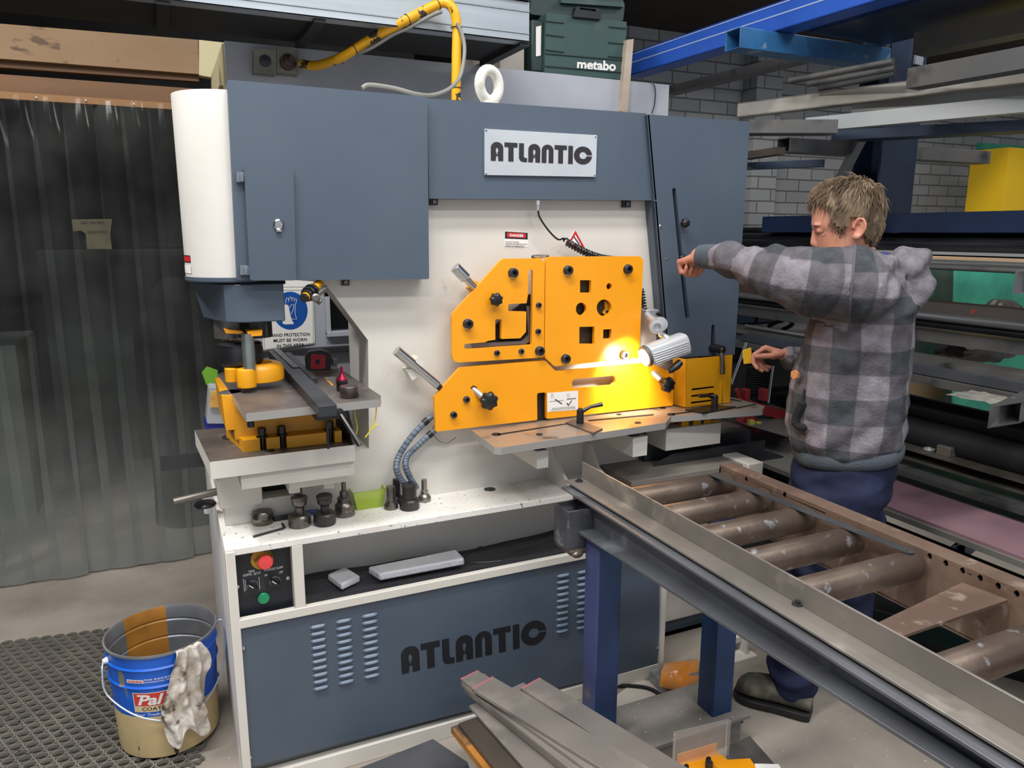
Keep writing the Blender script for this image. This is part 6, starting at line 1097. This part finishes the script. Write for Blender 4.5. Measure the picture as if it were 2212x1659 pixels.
# nose, brow, lids, lips, cheek
nb = [ring(494, 1754.5, 1775, .009, 12), ring(508, 1752.5, 1778, .012, 12), ring(519, 1750, 1780, .015, 12), ring(527, 1749.5, 1780, .018, 12), ring(533, 1754, 1782, .016, 12), ring(536, 1762, 1782, .010, 12)]; loft(b, nb)
for s in (1, -1):
    b.ball(Wp(1769, 486, .030*s), (.019, .019, .006), 14); b.ball(Wp(1772, 499, .032*s), (.013, .013, .009), 14); b.ball(Wp(1763, 531, .010*s), (.008, .008, .007), 10)
    b.ball(Wp(1803, 560, .038*s), (.032, .032, .022), 14)
b.ball(Wp(1764, 546, 0), (.018, .018, .005), 12); b.ball(Wp(1766, 555, 0), (.017, .017, .006), 12); b.ball(Wp(1772, 574, 0), (.02, .02, .014), 12)
# ears
for s in (1, -1):
    E0 = Wp(1852, 493, .074*s); fx = _f; up = UPV
    path = [(.012, -.002), (.008, .016), (-.002, .028), (-.014, .026), (-.021, .012), (-.020, -.006), (-.012, -.020), (-.004, -.030), (.006, -.030), (.010, -.020)]
    pts = [E0+fx*a_+up*z_+_l*(s*(.012+(-a_)*.45)) for a_, z_ in path]; b.tube(spline(pts, 4), .0048, 8)
    pts2 = [E0+fx*a_+up*z_+_l*(s*(.007+(-a_)*.3)) for a_, z_ in [(.004, .014), (-.006, .018), (-.013, .008), (-.012, -.006), (-.004, -.014)]]; b.tube(spline(pts2, 3), .0040, 8)
    b.ball(E0+up*-.024+_l*s*.010, (.009, .009, .009), 10); b.hexa([E0+fx*a_+up*z_+_l*(s*(-.005)) for a_, z_ in path], [E0+fx*a_*.9+up*z_*.9+_l*(s*(.004+(-a_)*.3)) for a_, z_ in path])
limb(b, [(Wp(1845, 545), .060), (Wp(1860, 580), .062), (Wp(1868, 610), .068)])
loft(b, [ring(600, 1800, 1940, .15), ring(640, 1770, 1950, .17), ring(760, 1750, 1945, .15), ring(880, 1745, 1935, .15), ring(980, 1738, 1925, .155), ring(1060, 1735, 1915, .15), ring(1090, 1760, 1890, .10)])
SL, EL, WL_ = Wp(1868, 605, .19), Wp(1690, 590, .20), Wp(1510, 553, .08)
SR, ER, WR_ = Wp(1848, 610, -.19), Wp(1795, 800, -.24), Wp(1700, 768, -.13)
limb(b, [(SL, .06), (SL.lerp(EL, .5), .05), (EL, .045), (EL.lerp(WL_, .5), .040), (WL_, .029)])
limb(b, [(SR, .06), (SR.lerp(ER, .5), .05), (ER, .045), (ER.lerp(WR_, .5), .040), (WR_, .029)])
limb(b, [(Wp(1830, 1040, .085), .085), (Wp(1750, 1290, .09), .06), (Wp(1718, 1450, .09), .045)]); limb(b, [(Wp(1840, 1040, -.085), .085), (Wp(1824, 1290, -.09), .06), (Wp(1850, 1440, -.10), .045)])
def hand(g, w, d, nrm, th, curls, tdir, sc=1.0, tip_len=(.046, .030, .024)):
    d = d.normalized(); nrm = (nrm-d*nrm.dot(d)).normalized(); th = (th-d*th.dot(d)-nrm*th.dot(nrm)).normalized()
    for k in range(4):
        s = (.030-.020*k)*sc; base = w+d*.012*sc+th*s*.55; kn = w+d*(.085-.006*abs(k-1))*sc+th*s; g.tube([base, base.lerp(kn, .5)+nrm*.002, kn], [.0145*sc, .0135*sc, .0105*sc], 10); g.ball(kn, .0112*sc, 10)
        L_ = [t*sc*(1, 1.08, 1, .8)[k] for t in tip_len]; a = 0; p = kn; dd_ = d
        for j, (ln, cu_) in enumerate(zip(L_, curls[k])):
            a += R(cu_); dd_ = d*math.cos(a)+nrm*math.sin(a); q = p+dd_*ln; r0 = (.0095, .0088, .0080)[j]*sc; g.tube([p, q], [r0, r0*.93], 10); g.ball(p, r0*1.03, 10); g.ball(q, r0*.95, 10); p = q
    g.ball(w+d*.045*sc+nrm*.006*sc, .022*sc, 14); g.ball(w+d*.04*sc+th*.022*sc+nrm*.010*sc, .017*sc, 12)
    t0 = w+d*.022*sc+th*.024*sc+nrm*.008*sc; v = (d*tdir[0]+th*tdir[1]+nrm*tdir[2]).normalized(); t1 = t0+v*.042*sc; v2 = (v+d*tdir[3]-th*tdir[4]).normalized(); t2 = t1+v2*.030*sc; t3 = t2+(v2+d*.1-th*.25*tdir[4]).normalized()*.024*sc
    g.tube([t0, t1, t2, t3], [.0135*sc, .0112*sc, .0105*sc, .0088*sc], 10)
    for p, r_ in ((t1, .0112), (t2, .0108), (t3, .0088)): g.ball(p, r_*sc, 10)
dn = Vector((0, 0, -1))
tgt = Y(2.16, 1462, 558)
hand(b, WL_, (tgt-WL_).normalized()*.9+dn*.12, dn+_l*-.25, -_l, [(75, 85, 60), (78, 88, 60), (80, 88, 60), (82, 88, 60)], (.55, .45, .6, .6, .6), .98)
hand(b, WR_, Wp(1640, 752, -.12)-WR_+dn*.0, dn*.9+_l*.35, _l+dn*.2, [(48, 52, 40), (62, 60, 40), (72, 62, 40), (80, 62, 40)], (.75, .55, .45, .5, .35), .98)
SKIN = mat('skin', '#c98f78', .5, c2='#b97a64', ns=14, bump=.05, bs=200, spec=.4); SKIN.node_tree.nodes['Principled BSDF'].inputs['Subsurface Weight'].default_value = .08; SKIN.node_tree.nodes['Principled BSDF'].inputs['Subsurface Radius'].default_value = (.02, .008, .004)
body_o = finalize(b, 'body', SKIN, .0036, 3, parent=man)
# eye lines / brows / lids
g = MB()
for s in (1, -1): g.tube(spline([Wp(1760, 503, .020*s), Wp(1766, 506, .040*s), Wp(1774, 503.5, .053*s), Wp(1780, 500, .058*s)], 4), .0013, 6)
g.build('eyelashes', mat('lash_brown', '#4a3026', .6), man)
# --- hoodie
h = MB()
TR = [(592, 1822, 1935, .13), (604, 1800, 1958, .175), (625, 1778, 1975, .20), (660, 1758, 1980, .205), (700, 1738, 1978, .20), (760, 1728, 1973, .195), (820, 1706, 1967, .19), (880, 1699, 1964, .194), (930, 1703, 1958, .19), (955, 1712, 1952, .183), (966, 1716, 1950, .178)]
loft(h, [ring(py, pf, pb, hw, 40, 0, .85) for py, pf, pb, hw in TR])
SLV_L = [(Wp(1885, 606, .13), .085), (Wp(1850, 618, .17), .118), (Wp(1790, 612, .20), .108), (Wp(1730, 604, .21), .094), (Wp(1670, 589, .19), .080), (Wp(1610, 571, .15), .062), (Wp(1570, 560, .12), .050), (Wp(1545, 555, .10), .041)]
SLV_R = [(Wp(1860, 612, -.15), .10), (Wp(1835, 680, -.21), .085), (Wp(1800, 780, -.235), .075), (Wp(1760, 788, -.20), .062), (Wp(1722, 776, -.155), .048), (Wp(1708, 771, -.14), .042)]
limb(h, SLV_L, 20); limb(h, SLV_R, 20)
for (px, py, off, rf, rl, rz) in ((1905, 588, 0, .075, .11, .035), (1940, 575, .02, .07, .115, .048), (1968, 575, .02, .05, .105, .060), (1975, 612, .03, .05, .095, .060), (1968, 645, .04, .045, .075, .050), (1998, 580, .02, .025, .06, .04), (1950, 560, .03, .055, .09, .035), (1878, 590, .09, .05, .05, .03)):
    mt_ = Matrix((_f, _l, UPV)).transposed(); h.ball(Wp(px, py, off), (rf, rl, rz), 18, mt=mt_)
def wr_(p):
    q = p; n1 = noise.noise(Vector((q.x*9, q.y*9, q.z*5))); fold = math.sin((q.z*1.0+(q-P0).dot(_f)*1.1)*38+5*noise.noise(q*5)); lw = max(0, 1-abs(q.z-1.0)/.25)
    arm = 1 if (q-P0).dot(_f) > .17 and q.z > 1.3 else 0
    fr_ = math.sin((q-P0).dot(_f)*75+4*noise.noise(q*7)+q.z*20)
    dg_ = math.sin(((q-P0).dot(_f)*.9+q.z*.55)*30+2.5*noise.noise(q*3)); hd_ = 1 if ((q-P0).dot(_f) < -.1 and q.z > 1.38) else 0
    return .012*n1+.007*dg_*max(0, .25+noise.noise(q*3+Vector((1, 7, 0))))*(1-arm)+hd_*.008*math.sin((q-P0).dot(_f)*70+q.z*55)+.0045*fold*(.4+noise.noise(q*4+Vector((3, 0, 0))))*(1-arm)+.004*arm*fr_+.006*noise.noise(q*22)
def seg_uv(p, chain):
    best = None; acc = 0
    for (a, ra), (c, rc_) in zip(chain, chain[1:]):
        d = c-a; L_ = d.length; t = max(0, min(1, (p-a).dot(d)/(L_*L_))); q = a+d*t; r_ = ra+(rc_-ra)*t; k = (p-q).length/r_
        if best is None or k < best[0]: best = (k, acc+t*L_, (p-q))
        acc += L_
    return best
def cuv(p):
    kl = seg_uv(p, SLV_L[1:]); kr = seg_uv(p, SLV_R[1:]); q = p-P0; u = q.dot(_f); w = q.dot(_l)
    sx_, sy_ = pix(p)
    if (kl[0] < 1.5 and u > -.01 and w > .02 and sy_ < 600+(sx_-1530)*.40): return Vector((kl[1]/.070+.35, kl[2].z/.085+.78, 1))
    if kr[0] < 1.2 and w < -.1 and kr[1] > .08: return Vector((kr[1]/.072, kr[2].z/.08+.5, 1))
    hx_, hy_ = pix(p); hood = 1 if (hx_ > 1893 and hy_ < 545+(hx_-1893)*1.32) else 0
    ang = math.atan2(w/.19, u/.17); return Vector((ang*.185/.080+.2+.22*noise.noise(p*4), p.z/.078+.15+.25*noise.noise(p*4+Vector((5, 0, 0))), 2 if hood else 0))
cm = bpy.data.materials.new('checked_fleece'); cm.use_nodes = True; nt = cm.node_tree; L = nt.links.new; pb_ = nt.nodes['Principled BSDF']; pb_.inputs['Roughness'].default_value = .95; pb_.inputs['Specular IOR Level'].default_value = .15
at = nt.nodes.new('ShaderNodeAttribute'); at.attribute_name = 'cloth'; sp_ = nt.nodes.new('ShaderNodeSeparateXYZ'); L(at.outputs['Vector'], sp_.inputs[0])
def band(i):
    f_ = nt.nodes.new('ShaderNodeMath'); f_.operation = 'PINGPONG'; f_.inputs[1].default_value = 1; L(sp_.outputs[i], f_.inputs[0]); c_ = nt.nodes.new('ShaderNodeMapRange'); c_.inputs[1].default_value = .47; c_.inputs[2].default_value = .53; L(f_.outputs[0], c_.inputs[0]); return c_.outputs[0]
s_ = nt.nodes.new('ShaderNodeMath'); L(band(0), s_.inputs[0]); L(band(1), s_.inputs[1]); hf = nt.nodes.new('ShaderNodeMath'); hf.operation = 'MULTIPLY'; hf.inputs[1].default_value = .5; L(s_.outputs[0], hf.inputs[0])
cr_ = nt.nodes.new('ShaderNodeValToRGB'); e_ = cr_.color_ramp.elements; e_[0].position = 0; e_[0].color = lin('#43464b'); e_[1].position = 1; e_[1].color = lin('#7f7a82'); m_ = cr_.color_ramp.elements.new(.5); m_.color = lin('#5b595e'); L(hf.outputs[0], cr_.inputs[0])
tc = nt.nodes.new('ShaderNodeTexCoord'); nz = nt.nodes.new('ShaderNodeTexNoise'); nz.inputs['Scale'].default_value = 30; nz.inputs['Detail'].default_value = 8; L(tc.outputs['Object'], nz.inputs[0])
mrr = nt.nodes.new('ShaderNodeMapRange'); mrr.inputs[1].default_value = .3; mrr.inputs[2].default_value = .7; mrr.inputs[3].default_value = .72; mrr.inputs[4].default_value = 1.2; L(nz.outputs[0], mrr.inputs[0])
hd = nt.nodes.new('ShaderNodeMapRange'); hd.inputs[1].default_value = 1.4; hd.inputs[2].default_value = 1.6; L(sp_.outputs[2], hd.inputs[0]); mx = nt.nodes.new('ShaderNodeMix'); mx.data_type = 'RGBA'; L(hd.outputs[0], mx.inputs[0]); L(cr_.outputs[0], mx.inputs[6]); mx.inputs[7].default_value = lin('#716d75')
vm = nt.nodes.new('ShaderNodeVectorMath'); vm.operation = 'SCALE'; L(mx.outputs[2], vm.inputs[0]); L(mrr.outputs[0], vm.inputs['Scale']); L(vm.outputs[0], pb_.inputs['Base Color'])
bp2 = nt.nodes.new('ShaderNodeBump'); bp2.inputs['Strength'].default_value = .35; bp2.inputs['Distance'].default_value = .006; n3_ = nt.nodes.new('ShaderNodeTexNoise'); n3_.inputs['Scale'].default_value = 120; L(tc.outputs['Object'], n3_.inputs[0]); L(n3_.outputs[0], bp2.inputs['Height']); L(bp2.outputs[0], pb_.inputs['Normal'])
ho_ = finalize(h, 'checked_hoodie', cm, .0075, 5, wr_, man, cuv)
from mathutils.bvhtree import BVHTree
og_ = ORG[ho_.name]; bv_ = BVHTree.FromPolygons([v.co+og_ for v in ho_.data.vertices], [tuple(p.vertices) for p in ho_.data.polygons])
C_ = Vector((P0.x, P0.y, 1.44))-_f*.01+_l*.10; sm_ = []
for i in range(34):
    a_ = R(-28+110*i/33); d_ = _l*math.cos(a_)+UPV*math.sin(a_); h_ = bv_.ray_cast(C_, d_)
    if h_[0] is not None: sm_.append(h_[0]-d_*.0005)
sm_ = [sum((sm_[max(0, min(len(sm_)-1, i+k))] for k in (-1, 0, 1)), Vector())/3+_l*.0008 for i in range(len(sm_))]
if len(sm_) > 5: g = MB(); g.tube(sm_, .0042, 6); g.build('shoulder_seam', mat('seam_grey', '#5d5b60', .95, spec=.1), man, smooth=60)
RIB = mat('ribbed_grey_knit', '#4a5058', .95, c2='#565d65', ns=12, bump=.3, bs=150, spec=.1)
g = MB(); loft(g, [ring(py, pf, pb, hw, 48, 0, .85) for py, pf, pb, hw in ((957, 1714, 1953, .181), (964, 1713, 1956, .186), (975, 1714, 1954, .185), (984, 1717, 1950, .180), (987, 1722, 1945, .172))]); g.build('hoodie_waistband', RIB, man, smooth=60)
g = MB(); g.tube([WL_.lerp(EL, .0), WL_.lerp(Wp(1547, 555, .10), .4), Wp(1547, 555, .10)], [.036, .040, .042], 20); g.build('cuff', RIB, man, smooth=60)
g = MB(); g.tube([WR_, WR_.lerp(Wp(1725, 777, -.155), .5), Wp(1725, 777, -.155)], [.036, .040, .044], 20); g.build('cuff', RIB, man, smooth=60)
g = MB(); c = Wp(1722, 808, .12); q_ = (_l+_f*1.0).normalized(); rt_ = q_.cross(UPV).normalized(); bs0 = Wp(1718, 808, .0)
bs0 = P0+_f*.0; 
g.hexa([Wp(1731, 808, .122)+q_*.02+rt_*a_*.013+UPV*z_*.015 for a_, z_ in ((-1, -.5), (0, -1), (1, -.5), (1, .5), (0, 1), (-1, .5))], [Wp(1731, 808, .122)+q_*.030+rt_*a_*.013+UPV*z_*.015 for a_, z_ in ((-1, -.5), (0, -1), (1, -.5), (1, .5), (0, 1), (-1, .5))]); tag(g.build('leather_badge', mat('tan_leather', '#c98a55', .6), man), 'small tan six-sided leather badge')
g = MB(); g.tube(spline([Wp(1890, 575, .05), Wp(1903, 560, .03), Wp(1912, 556, 0), Wp(1905, 556, -.04)], 4), .016, 10); tag(g.build('shirt_collar', mat('royal_blue_collar', '#2b3a86', .8), man), 'blue collar showing behind the neck')
g = MB(); g.tube(spline([Wp(1738, 842, .145), Wp(1734, 870, .150), Wp(1722, 900, .140), Wp(1722, 918, .145), Wp(1742, 925, .165)], 5), [.004]*5+[.015]*10+[.012]*5+[.004], 8); tag(g.build('pocket_opening_shade', mat('pocket_shade', '#17181a', .9), man), 'dark strip for the shade of the side pocket opening')  # dark strip laid on for shade inside the pocket, no opening cut
# --- trousers
t = MB()
loft(t, [ring(py, pf, pb, hw, 32, 0, .9) for py, pf, pb, hw in ((972, 1722, 1942, .168), (1000, 1712, 1940, .172), (1030, 1706, 1936, .178), (1060, 1703, 1928, .178), (1100, 1710, 1905, .165), (1130, 1730, 1880, .13))])
limb(t, [(Wp(1778, 1060, .085), .092), (Wp(1838, 1050, .09), .115), (Wp(1792, 1150, .09), .115), (Wp(1762, 1250, .09), .105), (Wp(1730, 1350, .09), .092), (Wp(1712, 1430, .09), .085), (Wp(1714, 1464, .11), .088)], 20)
limb(t, [(Wp(1838, 1050, -.09), .11), (Wp(1838, 1150, -.09), .105), (Wp(1822, 1250, -.09), .098), (Wp(1825, 1350, -.09), .09), (Wp(1838, 1420, -.10), .08)], 20)
finalize(t, 'trousers', mat('navy_work_cotton', '#272c45', .85, c2='#1e2236', ns=6, c3='#343952', n3=5, lo3=.55, hi3=.75, bump=.15, bs=120, spec=.15), .008, 4, lambda p: .010*noise.noise(p*8)+.005*math.sin(p.z*60+6*noise.noise(p*6)), man)
# --- boots
def boot(heel, toe, lab):
    d = (toe-heel); L_ = d.length; d.normalize(); s = Vector((-d.y, d.x, 0)); b_ = MB(); sec = [(0, .030, .036, .080), (.08, .036, .040, .092), (.25, .040, .040, .112), (.40, .044, .043, .120), (.55, .050, .048, .112), (.72, .056, .054, .104), (.87, .052, .050, .094), (.96, .038, .036, .076), (1.0, .020, .018, .058)]
    rings = []
    for (t_, wi, wo, hh) in sec:
        c = heel+d*(L_*t_); rings.append([c+s*(wi*math.cos(a_))*(1.0)+UPV*(.028+ (hh-.028)*.5*(1+math.sin(a_)*(1 if math.sin(a_) > 0 else 1))) for a_ in [2*math.pi*k/20 for k in range(20)]])
    loft(b_, rings); sh_ = heel+d*L_*.22
    b_.tube([sh_+UPV*.06, sh_+UPV*.10, sh_+UPV*.14], [.040, .040, .040], 18)
    o = finalize(b_, 'boot_upper', mat('dusty_boot_leather', '#4a4840', .7, c2='#7d7768', ns=10, lo=.5, hi=.68, bump=.2, bs=60), .005, 4, None, man)
    g = MB(); N_ = 28; lo_, hi_ = [], []
    def outl(k, gr): 
        P = []
        for (t_, w_) in ((0, .034), (.08, .041), (.25, .043), (.45, .044), (.6, .052), (.74, .056), (.88, .052), (.97, .038), (1.03, .016)): P.append((t_, w_*gr))
        pts = [heel+d*(L_*t_)+s*w_ for t_, w_ in P]+[heel+d*(L_*t_)-s*w_ for t_, w_ in P[::-1]]; return pts
    g.hexa([p+UPV*.004 for p in outl(0, .97)], [p+UPV*.030 for p in outl(0, 1.03)]); g.build('boot_sole', mat('boot_rubber', '#232323', .7), man, .004)
    for kk in range(2):
        e_ = MB(); c = heel+d*L_*(.50+.10*kk)+s*(.034)*(1 if s.dot(_l) > 0 else -1)+UPV*.088
        e_.tube([c+(d*math.cos(a_)+UPV*math.sin(a_))*.0045 for a_ in [2*math.pi*i/10 for i in range(10)]], .0014, 6, closed=True); e_.build('eyelet', mat('brass_eyelet', '#cdb07a', .3, .8), man)
        e_ = MB(); e_.tube([c, c-s*(.03)*(1 if s.dot(_l) > 0 else -1)+UPV*.022, c-s*(.05)*(1 if s.dot(_l) > 0 else -1)+UPV*.015+d*.01], .0028, 6); e_.build('lace', BLACK, man)
boot(Z(0, 1752, 1552), Z(0, 1590, 1502), 'near'); hl = Wp(1870, 1455, -.12); hl.z = 0; boot(hl, hl+(_f*.9-_l*.35).normalized()*.29, 'far')
# --- hair
HAIR = mat('sandy_brown_hair', '#75634f', .6, c2='#4d3e30', ns=18, lo=.4, hi=.62, c3='#98846c', n3=26, lo3=.58, hi3=.72, spec=.4, stretch=(1, 1, .6))
poly = [(1748, 425), (1762, 436), (1775, 440), (1788, 446), (1791, 468), (1800, 482), (1822, 498), (1834, 482), (1840, 466), (1862, 466), (1869, 486), (1867, 505), (1882, 522), (1915, 524), (1930, 450), (1900, 375), (1830, 365), (1745, 390)]
def inpoly(x, y, P=poly):
    c = False; j = len(P)-1
    for i in range(len(P)):
        if (P[i][1] > y) != (P[j][1] > y) and x < (P[j][0]-P[i][0])*(y-P[i][1])/(P[j][1]-P[i][1])+P[i][0]: c = not c
        j = i
    return c
hc = Wp(1835, 455, 0); rn = random.Random(11); hm = MB()
HRi = HR
def headpt(s_, t_):
    i = min(int(s_), len(HR)-2); k = s_-i; a, c = HR[i], HR[i+1]; v = [a[j]*(1-k)+c[j]*k for j in range(4)]; A_, B_ = Wp(v[1], v[0]), Wp(v[2], v[0]); C_ = (A_+B_)/2; r_ = (A_-B_)/2; ct, st = math.cos(t_), math.sin(t_)
    w_ = v[3]*(1-.26*max(0, ct)); return C_+r_*(abs(ct)**.92*math.copysign(1, ct))+_l*(w_*abs(st)**.92*math.copysign(1, st))
# scalp cap
nS, nT = 44, 64; cap = MB(); idx = {}
for i in range(nS+1):
    for j in range(nT):
        p = headpt(12*i/nS, 2*math.pi*j/nT); d_ = (p-hc).normalized(); x_, y_ = pix(p); idx[(i, j)] = len(cap.v); cap.v.append(p+d_*(.011+.003*noise.noise(p*60)))
for i in range(nS):
    for j in range(nT):
        q = [idx[(i, j)], idx[(i, (j+1) % nT)], idx[(i+1, (j+1) % nT)], idx[(i+1, j)]]; m_ = sum((cap.v[k] for k in q), Vector())/4; pr = (m_-P0).dot(_l); x_, y_ = pix(m_ if pr > 0 else m_-_l*2*pr)
        if inpoly(x_, y_): cap.f.append(q); cap.m.append(0)
crown = Wp(1862, 392, 0)
tries = 0; made = 0
while made < 1500 and tries < 9000:
    tries += 1; s_ = 12*rn.random()**.85; t_ = rn.random()*2*math.pi; p = headpt(s_, t_); pr = (p-P0).dot(_l); x_, y_ = pix(p if pr > 0 else p-_l*2*pr)
    if not inpoly(x_, y_): continue
    nrm = (p-hc).normalized(); away = (p-crown); away = (away-nrm*away.dot(nrm)); away.normalize() if away.length > 1e-4 else None
    dr = (away*1.0+dn*.35+nrm*(.45+.3*rn.random())+Vector((rn.uniform(-1, 1), rn.uniform(-1, 1), rn.uniform(-1, 1)))*.42).normalized(); Ln = rn.uniform(.020, .044)*(1.15 if y_ < 440 else .8); r0 = rn.uniform(.0016, .0032)
    p0_ = p+nrm*.006; p1 = p0_+dr*Ln*.5; dr2 = (dr-nrm*.55).normalized(); p2 = p1+dr2*Ln*.5; hm.tube([p0_, p1, p2], [r0, r0*.9, .0003], 4); made += 1
hm.v_off = len(hm.v); bse = len(hm.v); hm.v += cap.v; hm.f += [[bse+k for k in f] for f in cap.f]; hm.m += cap.m
hm.build('hair', HAIR, man, smooth=60)
# yellow gauge in the hand
g = MB(); ps = [Wp(1603, 757, -.10), Wp(1622, 751, -.10), Wp(1626, 785, -.10), Wp(1606, 787, -.10)]; g.hexa(ps, [p-_l*.012 for p in ps]); o = g.build('yellow_gauge', mat('hand_yellow', '#d9ac1c', .4), bevel=.002); tag(o, 'small yellow tape gauge held in the mans far hand', 'gauge')
